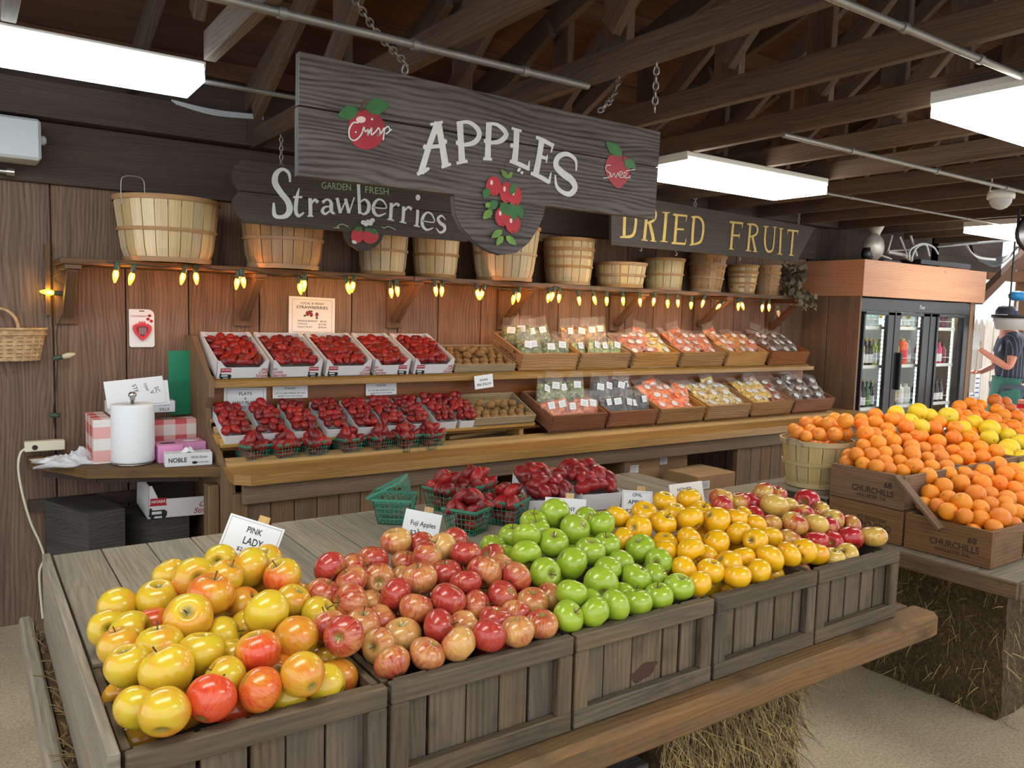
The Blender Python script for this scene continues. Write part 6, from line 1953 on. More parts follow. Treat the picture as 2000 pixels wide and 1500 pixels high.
def blush_word(v, am):
    if v == 'granny': return 'plain green'
    if v == 'opal': return 'golden yellow' if am < .28 else 'orange-tinged golden'
    if v == 'pinklady': return 'mostly yellow' if am < .28 else 'yellow and pink' if am < .55 else 'mostly red'
    return 'mostly yellow' if am < .28 else 'half red' if am < .62 else 'deep red'
rows = {}
for i, (v, am) in enumerate(meta):
    rows.setdefault(v, []).append(i)
LAB = {}
for v, ids in rows.items():
    ids = sorted(ids, key=lambda i: POS[i][1])
    nrow = max(1, round(len(ids) / 7)); per = math.ceil(len(ids) / nrow)
    for q in range(nrow):
        rw = sorted(ids[q * per:(q + 1) * per], key=lambda i: pix(POS[i])[0])
        for k, i in enumerate(rw):
            LAB[i] = '%s apple, %s from left, %s row of the %s heap' % (blush_word(v, meta[i][1]), NTH[k], ORD[q], HN[v][0])
rr = random.Random(21)
def put_apple(v, p, r, am, label, group, stem=True):
    o = bpy.data.objects.new('apple', rr.choice(AM[v])); COL.objects.link(o)
    tilt = rr.choice((.2, .5, .9, 1.3, 2.2))
    th = rr.uniform(0, 6.28)
    o.rotation_euler = (RZ(th) @ RX(tilt) @ RZ(rr.uniform(0, 6.28))).to_euler()
    o.location = p; s = r / .0385
    o.scale = (s, s, s * rr.uniform(.97, 1.03))
    o.color = (am, rr.random(), 0, 1)
    tag(o, label, 'apple', group)
    if stem and rr.random() < .55:
        c = bpy.data.objects.new('stem', STEM); COL.objects.link(c); c.parent = o; c.location = (0, 0, .019)
for i, (v, am) in enumerate(meta):
    put_apple(v, POS[i], RAD[i], am + rr.uniform(-.06, .06), LAB[i], '%s apples' % HN[v][0])
for v, p, r in fill:
    put_apple(v, p, r, {'pinklady': .4, 'fuji': .7, 'granny': .2, 'opal': .2, 'honey': .6}[v] + rr.uniform(-.1, .1), '%s apple lying deep in its heap, seen only through the gaps' % HN[v][0], 'buried %s apples' % HN[v][0], False)

# ------------------------------------------------------------------ price cards among the apples
def stick_card(px, py, Y, w, h, roll, lines, label, stick=True, mat='paper', pitch=-.25, yaw=0, base=.951, border=False):
    c = at(px, py, Y=Y)
    ya = math.atan2(c.x, c.y)
    F = T(c) @ RZ(-ya + yaw) @ RX(PI / 2 + pitch) @ RZ(roll)
    t = thing('price_card', label, 'price card', (c.x, c.y, base))
    m = MB(); m.box((0, 0, 0), (w, h, .0015), F); m.build('card', M[mat], t)
    mb = MB()
    for s, x, y, size, wd in lines:
        add_text(mb, s, size, F @ T(x, y, .0012), width=wd, bold=.012)
    if border:
        for s in (-1, 1):
            mb.box((s * w * .46, 0, .001), (.0007, h * .92, .0002), F); mb.box((0, s * h * .44, .001), (w * .92, .0007, .0002), F)
    mb.build('lettering', M['ink'], t)
    if stick:
        m = MB(); b = F @ Vector((.012, -h / 2 - .0, -.004)); topp = F @ Vector((.012, h / 2 + .016, -.004))
        m.beam((b.x, b.y, base + .001) if False else b + (b - topp) * max(0, (b.z - base - .004) / max(topp.z - b.z, .01)), topp, .026, .004, up=F.to_3x3() @ Vector((0, 0, 1)))
        m.build('wooden_stick', M['pale'], t)
    return t
stick_card(491, 1054, 1.88, .132, .09, -.36, [('PINK', .0, .02, .020, .036), ('LADY', .005, -.006, .024, .046), ('$2.95 / lb', .0, -.028, .013, .05)], 'white price card reading PINK LADY on a wooden stick', border=True)
F_ = None
stick_card(822, 1032, 1.97, .105, .095, -.19, [('Fuji Apples', .004, .012, .019, .072), ('$2.95/lb', .0, -.016, .019, .058)], 'white price card reading Fuji Apples on a wooden stick')
stick_card(1104, 993, 1.86, .125, .062, -.02, [('GRANNY', .0, -.002, .018, .06), ('SMITH', 0, -.022, .016, .045)], 'white price card on a wooden stick behind the green apples')
stick_card(1244, 984, 1.86, .098, .085, .0, [('OPAL', 0, .028, .016, .032), ('APPLES', 0, .004, .020, .058), ('$2.95 / lb', 0, -.026, .02, .07)], 'small price card reading OPAL APPLES behind the golden apples', border=True)
stick_card(1342, 968, 1.86, .112, .088, .2, [('HONEY-', -.004, .022, .018, .052), ('CRISP', 0, -.004, .02, .05)], 'pinkish price card reading HONEY- between the golden and the red and gold apples', stick=False, mat='laminate', base=.951)

# ------------------------------------------------------------------ berries on the plank top
for i, (x, y, rz, lab) in enumerate(((913, 1046, .5, 'front green basket of big strawberries on the plank top, nearest the Fuji card'), (988, 1028, .55, 'green basket of big strawberries next to the white trays on the plank top'),
                                     (862, 996, .3, 'rear green basket of big strawberries behind the Fuji card'), (926, 990, .4, 'rear green basket of big strawberries, partly hidden by the front two'))):
    p = at(x, y, Z=.952); d = Vector((p.x, p.y, 0)).normalized() * .05; p = p + d; p.z = .952
    if i == 2: p += Vector((.0, -.03, 0))
    if p.y > 2.32: p.y = 2.32
    pint(p, rz, .98, lab, 'green berry baskets on the plank top', 'big strawberry in the %s' % lab.split(' of big')[0] + (' by the Fuji card' if i == 0 else ' by the trays' if i == 1 else ' behind the Fuji card' if i == 2 else ' half hidden'), 400 + i, True, 1.25)
p = at(772, 1028, Z=.952); p += Vector((.03, .06, 0))
pint(p, .9, 1.02, 'empty green basket tipped over against its twin on the plank top', 'empty green baskets', '', 1, fill=False)
pint(p + Vector((.03, .04, .03)), .9, 1.02, 'empty green basket lying tilted on top of its twin on the plank top', 'empty green baskets', '', 1, fill=False, tilt=RX(-.5))
for i, (x, y, rz, lab) in enumerate(((1074, 1010, -.35, 'left white tray of big strawberries on the plank top'), (1172, 996, -.2, 'right white tray of big strawberries on the plank top'))):
    p = at(x, y, Z=.952); d = Vector((p.x, p.y, 0)).normalized() * .0; p = p + d; p.z = .953
    if p.y > 2.2: p.y = 2.2
    B = T(p) @ RZ(rz) @ RX(.22)
    t = thing('half_flat', lab, 'fruit tray', p, 'white berry trays on the plank top')
    m = MB(); w, dd, h, th = .15, .22, .06, .003
    m.box((0, dd / 2, th / 2), (w, dd, th), B)
    for s in (-1, 1): m.box((s * (w / 2), dd / 2, h / 2), (th, dd, h), B)
    m.box((0, 0, h / 2), (w, th, h), B); m.box((0, dd, h / 2), (w, th, h), B)
    m.box((0, dd * .7, -.022), (w * .9, dd * .4, .03), T(p) @ RZ(rz))
    m.build('tray', M['white_card'], t)
    heap(B, w + .01, dd, 5, 4, .06, .035, 'big strawberry in the %s white tray on the plank top' % ('left' if i == 0 else 'right'), 'strawberries in the %s white tray' % ('left' if i == 0 else 'right'), 500 + i, True, False, s=1.35)
# ------------------------------------------------------------------ orange display
OZ = .715
t = thing('display_table', 'heavy plank table under the orange crates, resting on dark hay bales', 'table', (4.1, 2.0, OZ - .05))
m = MB()
for k in range(10): m.box((4.25, 1.225 + (k + .5) * .158, OZ - .026), (2.40, .155, .05))
m.build('planks', M['table'], t, bevel=.004)
m = MB(); m.box((3.043, 2.01, OZ - .028), (.018, 1.59, .062)); m.build('end_board', M['beam'], t, bevel=.004)
m = MB(); m.box((4.25, 1.216, OZ - .028), (2.41, .018, .062)); m.build('front_board', M['beam'], t, bevel=.004)
bale(3.46, 4.5, 1.42, 2.3, .002, .66, 'dark hay bale under the orange table, nearest the aisle', 15, 800, ('left', 'front'))
bale(4.52, 5.35, 1.42, 2.3, .002, .66, 'hay bale under the far part of the orange table', 16, 200, ('front',))

def orange_crate(x0, x1, y0, y1, z0, label, up=True, text=True, right_open=False):
    t = thing('orange_crate', label, 'crate', ((x0 + x1) / 2, (y0 + y1) / 2, z0), 'stencilled orange crates')
    h = .142; z1 = z0 + h; zc = (z0 + z1) / 2
    for x in (x0 + .008, x1 - .008):
        m = MB(); m.box((x, (y0 + y1) / 2, zc), (.016, y1 - y0, h)); m.build('end_board', M['orangebox'], t, bevel=.002)
    for y in (y0 + .007, y1 - .007):
        m = MB(); m.box(((x0 + x1) / 2, y, zc), (x1 - x0 - .032, .014, h)); m.build('side_board', M['orangebox'], t, bevel=.002)
    m = MB(); m.box(((x0 + x1) / 2, (y0 + y1) / 2, z0 + .006), (x1 - x0 - .032, y1 - y0 - .028, .01)); m.build('bottom_board', M['orangebox'], t)
    if text:
        mb = MB()
        F = Matrix(((0, 0, -1, x0 - .001), (-1, 0, 0, (y0 + y1) / 2 - .03), (0, 1, 0, zc - .014), (0, 0, 0, 1)))
        if not up: F = F @ RZ(PI)
        add_text(mb, 'CHURCHILLS', .036, F, bold=.015, width=.185); add_text(mb, '68', .034, F @ T(.066, .034, 0), bold=.015)
        add_text(mb, 'HOLLISTER, CA', .019, F @ T(-.005, -.027, 0), bold=.015, width=.13)
        mb.build('stencil', M['stencil'], t)
    return t
for c in range(4):
    x0 = 3.12 + c * .497; x1 = x0 + .487
    wch = ['at the aisle corner', 'second from the aisle', 'third from the aisle', 'farthest from the aisle'][c]
    orange_crate(x0, x1, 1.347, 1.68, OZ + .001, 'stencilled orange crate in the front row, ' + wch, text=c == 0)
    orange_crate(x0, x1, 1.69, 2.025, OZ + .001, 'lower crate with upside-down stencil, second row, ' + wch, up=False, text=c == 0)
    orange_crate(x0, x1, 1.69, 2.025, OZ + .146, 'upper stencilled crate of the stacked second row, ' + wch, text=c == 0)
    if c:
        for k in range(2):
            orange_crate(x0, x1, 2.04, 2.37, OZ + .001 + k * .145, '%s crate of the back row of the orange table, %s' % (('lower', 'upper')[k], wch), text=False)
# strip leaning across the corner, paper lining, sign on the front
m = MB(); a, b = at(1752, 930, X=3.105), at(1838, 1033, X=3.10); m.beam(a, b, .014, .045, up=(-1, 0, 0)); m.v = [tuple(v) for v in m.v]
tag(m.build('wood_strip', M['orangebox'], None, bevel=.002), 'wooden strip nailed slantwise across the stepped orange crates', 'wood strip')
q = at(2012, 1060, Y=1.343); t = thing('price_card', 'white price card for oranges tacked on the front of the corner crate', 'price card', q)
F = T(q + Vector((.02, -.001, 0))) @ RX(PI / 2) @ RZ(.06)
m = MB(); m.box((0, 0, 0), (.14, .10, .0015), F); m.build('card', M['paper'], t)
mb = MB(); add_text(mb, 'BLOOD', .022, F @ T(-.0, .028, .0015), width=.06); add_text(mb, 'ORANGES', .024, F @ T(0, .0, .0015), width=.09); add_text(mb, '$2.95/lb', .02, F @ T(0, -.028, .0015), width=.07); mb.build('lettering', M['ink'], t)
t = thing('storage_crate', 'dark flat-topped crate that carries the basket of apricots', 'crate', (3.33, 2.24, OZ + .001))
m = MB(); m.box((3.335, 2.215, OZ + .062), (.43, .355, .118)); m.build('crate_body', M['darkbox'], t, bevel=.004)
m = MB(); m.box((3.33, 2.215, OZ + .129), (.45, .37, .014)); m.build('lid', M['table'], t, bevel=.003)

# basket of apricots
BX = Vector((3.285, 2.215, OZ + .138))
t = thing('bushel_basket', 'pale half-bushel basket heaped with apricots at the corner of the orange table', 'basket', BX)
RB = .158; HB = .215
make_basket(t, T(BX), RB, .125, HB, 'basket_pale', (0, .52, .98), False, random.Random(31), True, 'basket_pale')
m = MB(); m.tube([BX + Vector(q) for q in spline([(-RB - .004, -.04, HB - .02), (-RB - .02, -.03, HB + .008), (-RB - .02, .03, HB + .008), (-RB - .004, .04, HB - .02)], 4)], .003, 6); m.build('wire_handle', M['wire'], t)

# ------------------------------------------------------------------ round fruit
def ball_mesh(seed, mat, R=.036, navel=True, flat=.96, lump=.02):
    rr = random.Random(seed); m = MB(); P = []
    n, k = 20, 14; ph = rr.uniform(0, 6); ax = rr.uniform(.94, 1.08)
    for j in range(k + 1):
        a = PI * j / k; r = math.sin(a); z = math.cos(a) * flat * ax
        if navel: z -= .05 * math.exp(-((r / .13) ** 2)) * (1 if z > 0 else -1)
        P.append([Vector((r * math.cos(t_) * (1 + lump * math.sin(2 * t_ + ph) * r), r * math.sin(t_) * (1 + lump * math.cos(3 * t_ + ph) * r), z)) * R for t_ in [2 * PI * i / n for i in range(n)]])
    m.grid(P, n, k + 1, True)
    return m.mesh({'grapefruit': 'grapefruit', 'peach': 'apricot'}.get(mat, 'orange'), M[mat])
FM = {k: [ball_mesh(s, k, lump=.03 if k != 'grapefruit' else .015) for s in range(3)] for k in ('orange', 'tangelo', 'grapefruit', 'peach')}
CIT = [
 ('O', 1520, 750, 7.143, [(1155,500,190),(1160,570,170),(1350,440,210),(1350,545,220),(1570,500,230),(1660,490,190),(1780,610,220),(1200,690,230),(1340,690,180),(1520,635,210),(1520,730,190),(1600,810,230),(1770,775,190)]),
 ('G', 1520, 750, 7.143, [(1640,410,210),(1840,530,200)]),
 ('T', 1520, 750, 7.143, [(1380,820,230),(1185,860,180),(1090,985,190),(1305,1000,240),(1480,960,150),(1630,945,215),(1860,890,220),(1870,1000,220),(1490,1085,190),(1690,1090,220),(1890,1150,240),(960,1090,140),(1180,1115,180),(1360,1155,160),(1540,1190,150),(1730,1220,160),(970,1000,140)]),
 ('G', 1760, 760, 8.333, [(270,380,310),(460,450,270),(760,450,330),(1180,560,290),(1440,650,320),(1430,800,280),(1730,760,260),(1750,970,330),(1930,865,260),(1985,1130,230),(320,620,220),(1000,640,200),(1680,1090,180),(1990,1330,180),(130,520,240)]),
 ('O', 1760, 760, 8.333, [(90,625,240),(530,635,270),(620,540,230),(870,640,250),(850,800,270),(1130,800,300),(585,860,300),(240,770,220),(345,770,210),(1060,1100,300),(840,1010,230),(1050,965,220),(1290,960,250),(1540,1020,260),(1320,1120,260),(1570,1230,290),(1690,1390,320),(1340,1360,330),(1820,1310,240),(1920,1440,220),(880,1170,200)]),
 ('O', 1760, 760, 8.333, [(945,290,220),(1120,230,210),(1290,265,200),(1240,345,210),(1060,425,180),(1190,445,190),(980,510,170),(1380,460,210),(1550,345,210),(1510,510,250),(1670,430,220),(1880,450,230),(1820,610,230),(1720,565,180),(1640,650,170),(1930,705,190),(1985,610,170),(900,400,180)]),
 ('D', 1760, 760, 8.333, [(1525,185,230),(1700,215,180),(1770,315,190),(1575,300,190),(1985,410,190)]),  # far fruit in shade: the shade is put into a redder peel tone
 ('T', 1760, 760, 8.333, [(180,1050,270),(170,930,250),(370,970,230),(590,1010,240),(640,1110,270),(430,1130,210),(220,1260,290),(490,1270,260),(740,1270,250),(770,1385,260),(1020,1375,250),(430,1420,290)]),
 ('T', 1760, 880, 8.333, [(470,690,290),(690,580,280),(965,530,290),(590,900,260),(770,770,220),(990,840,310),(1210,710,330),(760,990,300),(1030,1065,240),(1280,940,290),(1290,1110,300),(1450,870,240),(1450,705,240),(1720,785,290),(1690,860,230),(1610,1090,330),(1740,980,230),(1880,1000,280),(1530,1250,220),(1850,1200,240),(370,870,170),(1180,440,180)]),
 ('O', 1760, 880, 8.333, [(1310,540,310),(1590,530,270),(1840,620,260),(1960,785,250),(1965,475,230),(1990,640,200)]),
]
def osurf(X, Y):
    return min(.872 + .33 * (Y - 1.37), 1.20)
seeds, meta = [], []
for kind, ox, oy, k, L in CIT:
    for x, y, dz in L:
        seeds.append(seed_on(ox + x / k, oy + y / k, dz / k, osurf, *((.042, .052, .045) if kind == 'G' else (.0315, .0395, .034)))); meta.append(kind)
def of_floor(P):
    zf = np.where(P[:, 1] > 2.03, 1.02, np.where(P[:, 1] > 1.685, .90, .775))
    zf = np.where(P[:, 1] > 2.03, np.where(P[:, 0] > 3.62, 1.015, .6), zf)
    return zf - .015
def of_walls(P, R):
    front = P[:, 1] < 1.69
    low = (P[:, 2] < .862)
    P[:, 0] = np.where(low & front, np.maximum(P[:, 0], 3.137 + R * .95), np.maximum(P[:, 0], 3.125 + R * .8))
    P[:, 1] = np.where(low, np.maximum(P[:, 1], 1.362 + R * .95), np.maximum(P[:, 1], 1.352 + R * .75))
    left_back = (P[:, 0] < 3.55) & (P[:, 2] < 1.15)
    P[:, 1] = np.where(left_back, np.minimum(P[:, 1], 2.02 - R * .4), P[:, 1])
POS = place_round(seeds, of_floor, of_walls)
RAD = [s[2] for s in seeds]
rng = random.Random(5); allP = [np.array(p) for p in POS]; allR = list(RAD); fill = []
for _ in range(9000):
    if len(fill) >= 55: break
    r = rng.uniform(.033, .037); y = rng.uniform(1.40, 2.3); x = rng.uniform(3.17, 4.6)
    if y > 2.0 - r and x < 3.66: continue
    zf = 1.015 if y > 2.03 else .885 if y > 1.69 else .735
    hd = np.hypot(POS[:, 0] - x, POS[:, 1] - y)
    if (hd < .055).sum() < 1 or (hd < .12).sum() < 3: continue
    zt = POS[hd.argmin(), 2] - rng.uniform(.05, .07)
    z = max(zt, zf + r)
    if z > zt + .02: continue
    p = np.array([x, y, z]); dd = np.linalg.norm(np.array(allP) - p, axis=1)
    if (dd < (np.array(allR) + r) * .985).any(): continue
    allP.append(p); allR.append(r); fill.append((p, r))
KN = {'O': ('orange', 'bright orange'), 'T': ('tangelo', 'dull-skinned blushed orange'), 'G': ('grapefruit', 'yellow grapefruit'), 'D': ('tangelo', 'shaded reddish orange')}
ids = sorted(range(len(meta)), key=lambda i: POS[i][1] + .0 * POS[i][0])
LAB = {}
per = 12
nrow = math.ceil(len(ids) / per)
for q in range(nrow):
    rw = sorted(ids[q * per:(q + 1) * per], key=lambda i: pix(POS[i])[0])
    for k, i in enumerate(rw):
        LAB[i] = '%s, %s from the left in the %s row up the citrus heap' % (KN[meta[i]][1], NTH[k], ORD[q])
rr = random.Random(8)
def put_ball(key, p, r, am, label, group, nmx=None):
    me = rr.choice(FM[key])
    o = bpy.data.objects.new({'grapefruit': 'grapefruit', 'peach': 'apricot'}.get(key, 'orange'), me); COL.objects.link(o)
    o.rotation_euler = (rr.uniform(0, 6.28), rr.uniform(0, 6.28), rr.uniform(0, 6.28)); o.location = p
    o.scale = (r / .036,) * 3; o.color = (am, rr.random(), 0, 1)
    tag(o, label, {'grapefruit': 'grapefruit', 'peach': 'apricot'}.get(key, 'orange'), group)
for i, kd in enumerate(meta):
    put_ball(KN[kd][0], POS[i], RAD[i], rr.random() * .8 if kd != 'D' else 1.1, LAB[i], {'G': 'yellow grapefruit in the heap', 'O': 'bright oranges in the heap'}.get(kd, 'dull oranges in the heap'))  # deepest peel tone stands in for shade on the far fruit
for p, r in fill:
    put_ball('orange' if p[0] + p[1] > 5.3 else 'tangelo', p, r, rr.random() * .6, 'orange lying deep in the citrus heap, seen only through the gaps', 'buried oranges')
# apricots in the basket
seeds = []
for x, y, dz in [(215,630,165),(275,680,195),(390,550,210),(450,640,130),(395,730,140),(560,700,195),(540,540,160),(700,560,220),(790,705,210),(800,500,160),(960,520,200),(965,685,185),(850,610,110)]:
    d = ray(1520 + x / 7.143, 750 + y / 7.143)
    top = BX.z + HB + .02
    # a low dome over the rim
    lo, hi = 2., 6.
    for _ in range(50):
        mid = (lo + hi) / 2; p = d * mid + np.array([0, 0, CAM_H]); rad = math.hypot(p[0] - BX.x, p[1] - BX.y)
        if p[2] > BX.z + HB + .010 + .055 * max(-1, 1 - (rad / .15) ** 2): lo = mid
        else: hi = mid
    p = d * lo + np.array([0, 0, CAM_H]); r = min(max(dz / 7.143 * fwd(p) / FPX / 2, .027), .036)
    seeds.append((d, p, r))
def pf(P, R):
    rad = np.hypot(P[:, 0] - BX.x, P[:, 1] - BX.y); k = np.minimum(1, (RB - .012 - R * .7) / np.maximum(rad, 1e-6))
    P[:, 0] = BX.x + (P[:, 0] - BX.x) * k; P[:, 1] = BX.y + (P[:, 1] - BX.y) * k
PP = place_round(seeds, lambda P: np.full(len(P), BX.z + HB * .8), pf, 200)
ids = sorted(range(len(PP)), key=lambda i: -pix(PP[i])[1])
for q in range(2):
    rw = sorted(ids[q * 7:(q + 1) * 7], key=lambda i: pix(PP[i])[0])
    for k, i in enumerate(rw):
        put_ball('peach', PP[i], seeds[i][2], rr.random() * .7, 'apricot, %s from the left in the %s row of the pale basket' % (NTH[k], ('front', 'back')[q]), 'apricots in the pale basket')
allP = [np.array(p) for p in PP]; allR = [s[2] for s in seeds]; n = 0
for _ in range(3000):
    if n >= 9: break
    a_ = rng.uniform(0, 6.28); rad = rng.uniform(0, RB - .05); r = .031
    p = np.array([BX.x + rad * math.cos(a_), BX.y + rad * math.sin(a_), BX.z + HB - rng.uniform(.01, .06)])
    if (np.linalg.norm(np.array(allP) - p, axis=1) < (np.array(allR) + r) * .98).any(): continue
    allP.append(p); allR.append(r); n += 1
    put_ball('peach', p, r, rr.random() * .6, 'apricot lying under the top layer of the pale basket', 'buried apricots')

# ------------------------------------------------------------------ drinks cooler
CY = 4.0
t = thing('drinks_cooler', 'black three-door glass drinks cooler with lit shelves of bottles', 'cooler', (7.47, 4.25, 0))
X0, X1 = 6.452, 8.46
m = MB()
m.box(((X0 + X1) / 2, CY + .50, .93), (X1 - X0, .02, 1.83)); m.box((X0 + .012, CY + .27, .93), (.02, .46, 1.83)); m.box((X1 - .012, CY + .27, .93), (.02, .46, 1.83))
m.box(((X0 + X1) / 2, CY + .27, 1.79), (X1 - X0, .46, .02)); m.box(((X0 + X1) / 2, CY + .27, .12), (X1 - X0, .46, .02))
m.build('liner', M['white_enamel'], t)
m = MB(); m.box(((X0 + X1) / 2, CY + .02, 1.775), (X1 - X0, .05, .115)); m.build('header', M['blackmetal'], t, bevel=.004)
m = MB(); add_text(mb := MB(), 'True', .05, T(7.44, CY - .0065, 1.77) @ RX(PI / 2), shear=.3); mb.build('logo', M['white_paint'], t)
m = MB(); m.box(((X0 + X1) / 2, CY + .02, .09), (X1 - X0, .05, .17)); m.build('kick_plate', M['blackmetal'], t, bevel=.004)
m = MB(); m.box((8.345, CY + .02, .95), (.24, .05, 1.54)); m.build('side_frame', M['blackmetal'], t, bevel=.004)
m = MB(); m.box((X0 + .01, CY + .02, .95), (.02, .05, 1.54)); m.build('side_frame', M['blackmetal'], t)
doors = [(6.475, 7.05, .04, .19), (7.055, 7.72, .40 - .0, .0), (7.725, 8.225, .0, .0)]
fr = [(6.475, 6.50, 6.85, 7.055), (7.06, 7.075, 7.47, 7.70), (7.705, 7.735, 8.215, 8.225)]
dn = ['left', 'middle', 'right']
for i, (a, ga, gb, b) in enumerate(fr):
    d = MB(); y = CY - .012 + (.012 if i == 1 else 0); z0, z1 = .18, 1.715
    for p, q in ((a, ga), (gb, b)): d.box(((p + q) / 2, y, (z0 + z1) / 2), (q - p, .03, z1 - z0))
    d.box(((a + b) / 2, y, z1 - .015), (b - a, .03, .03)); d.box(((a + b) / 2, y, z0 + .03), (b - a, .03, .06))
    if i < 2:
        d.box((gb + (b - gb) * .55, y - .006, (z0 + z1) / 2), (.02, .03, z1 - z0))
    dr = d.build('door', M['blackmetal'], t, bevel=.003)
    g = MB(); g.box(((ga + gb) / 2, y, (z0 + z1) / 2), (gb - ga, .006, z1 - z0 - .06)); g.build('glass_pane', M['glass'], dr)
    if i == 0:
        h_ = MB(); h_.box((7.045, y - .032, 1.18), (.03, .045, .34), grain=2); h_.build('handle', M['black'], dr, bevel=.008)
SHZ = [1.575, 1.222, .84, .48]
for x0, x1 in ((6.48, 7.06), (7.07, 7.70), (7.72, 8.20)):
    for z in SHZ:
        m = MB(); m.box(((x0 + x1) / 2, CY + .25, z - .008), (x1 - x0, .40, .012)); m.box(((x0 + x1) / 2, CY + .055, z - .004), (x1 - x0, .008, .03)); m.build('shelf', M['white_enamel'], t)
        m = MB(); m.tube([(x0, CY + .052, z + .07), (x1, CY + .052, z + .07)], .003, 5); m.build('rail', M['white_enamel'], t)
for x in (6.93, 7.545, 8.175):
    m = MB(); m.box((x, CY + .06, .95), (.022, .02, 1.46)); m.build('light_channel', M['white_enamel'], t)
    m = MB()
    for k in range(38): m.box((x - .014, CY + .058, .26 + k * .038), (.006, .010, .014))
    m.build('led_strip', M['cooler_light'], t)
m = MB(); m.box((7.4, CY + .1, 1.765), (1.9, .03, .012)); m.build('top_light', M['cooler_light'], t)

BP = {}
def liquid(name, c): M[name] = plain(name, srgb(*c), .12, spec=.6); return name
LQ = {'dark': liquid('dark_brown_glass', (44, 26, 22)), 'green': liquid('green_glass', (40, 110, 60)), 'lime': liquid('lime_drink', (176, 190, 84)), 'orange': liquid('orange_drink', (236, 96, 40)), 'red': liquid('berry_drink', (120, 24, 44)),
      'purple': liquid('purple_drink', (84, 40, 60)), 'pink': liquid('pink_drink', (200, 60, 90)), 'white': liquid('white_drink', (206, 212, 204)), 'amber': liquid('amber_drink', (150, 110, 40)), 'clear': 'glassbottle'}
def bottle_proto(liq, r, h, neck, cap, lab):
    o = bpy.data.objects.new('bottle', None); o.empty_display_size = .03; COL.objects.link(o); ROOT[o.name] = Vector((0, 0, 0))
    m = MB(); b = h * (1 - neck)
    m.lathe([(0, 0), (r * .9, 0), (r, .006), (r, b), (r * .9, b + .015), (r * .42, b + .05 if neck > .3 else b + .03), (r * .38, h - .016), (0, h - .016)], 14); m.build('body', M[LQ[liq]], o)
    m = MB(); m.lathe([(r * .44, h - .02), (r * .46, h), (0, h + .001)], 12); m.build('cap', M[cap], o)
    m = MB(); m.lathe([(r * 1.012, b * .2), (r * 1.012, b * .72)], 14); m.build('label', M[lab], o)
    return o
def row(door, shelf, items, n, y, label, group):
    x0, x1 = [(6.50, 6.90), (7.09, 7.52), (7.74, 8.14)][door]
    for k in range(n):
        key = items[k % len(items)]
        if key not in BP: BP[key] = [bottle_proto(*key), False]
        o = BP[key][0]
        if BP[key][1]: o = dup(o)
        BP[key][1] = True
        o.location = (x0 + (x1 - x0) * (k + .5) / n, y, SHZ[shelf] + .0005); o.rotation_euler = (0, 0, rr.uniform(0, 6))
        tag(o, label, 'bottle', group)
b_soda = ('clear', .029, .23, .42, 'wire', 'white_paint'); b_dark = ('dark', .031, .25, .4, 'gold_paint', 'paper'); b_lime = ('lime', .032, .24, .3, 'gold_paint', 'paper'); b_green = ('green', .03, .24, .42, 'green_paint', 'leaf_paint')
b_orange = ('orange', .052, .25, .2, 'gold_paint', 'redplastic'); b_red = ('red', .03, .2, .35, 'black', 'darkred'); b_pur = ('purple', .03, .2, .35, 'black', 'purple_drink'); b_pink = ('pink', .03, .24, .4, 'black', 'paper'); b_brown = ('dark', .029, .23, .42, 'black', 'paper')
b_white = ('white', .045, .2, .25, 'white_paint', 'paper'); b_yel = ('dark', .036, .26, .25, 'black', 'gold_paint'); b_amb = ('amber', .03, .18, .35, 'gold_paint', 'paper')
dsh = [('clear soda bottle', 'top', [b_soda], 6), ('dark yellow-capped bottle', 'second', [b_dark, b_dark, b_lime], 6), ('green or dark bottle', 'third', [b_green, b_dark, b_dark, b_brown], 6), ('bottle', 'bottom', [b_brown], 5)]
for s, (nm_, sh, it, n) in enumerate(dsh):
    for rw, y in enumerate((CY + .105, CY + .19)):
        row(0, s, it, n, y, '%s, %s row of the %s shelf behind the left cooler door' % (nm_, ('front', 'rear')[rw], sh), 'left cooler door, %s shelf' % sh)
dsh = [('small gold-capped bottle', 'top', [b_amb, b_soda], 6), ('lime drink bottle', 'second', [b_lime, b_lime, b_orange, b_soda], 4), ('mixed drink bottle', 'third', [b_white, b_yel, b_white], 4), ('clear bottle', 'bottom', [b_soda], 5)]
for s, (nm_, sh, it, n) in enumerate(dsh):
    for rw, y in enumerate((CY + .115, CY + .215)):
        row(1, s, it, n, y, '%s, %s row of the %s shelf behind the middle cooler door' % (nm_, ('front', 'rear')[rw], sh), 'middle cooler door, %s shelf' % sh)
dsh = [('red or purple bottle', 'top', [b_pur, b_red], 5), ('pink drink bottle', 'second', [b_pink, b_red, b_pink], 5), ('white-labelled dark bottle', 'third', [b_brown], 5), ('clear bottle', 'bottom', [b_soda], 5)]
for s, (nm_, sh, it, n) in enumerate(dsh):
    for rw, y in enumerate((CY + .105, CY + .19)):
        row(2, s, it, n, y, '%s, %s row of the %s shelf behind the right cooler door' % (nm_, ('front', 'rear')[rw], sh), 'right cooler door, %s shelf' % sh)
# the one big orange bottle gets its own label
for o in list(COL.objects):
    if o.get('category') == 'bottle' and o.type == 'EMPTY' and any(c.data and c.data.materials and c.data.materials[0] == M['orange_drink'] for c in kids(o)):
        o['label'] = 'big bright orange juice bottle in the %s row of the second shelf, middle cooler door' % ('front' if o.location.y < CY + .16 else 'rear'); del o['group']

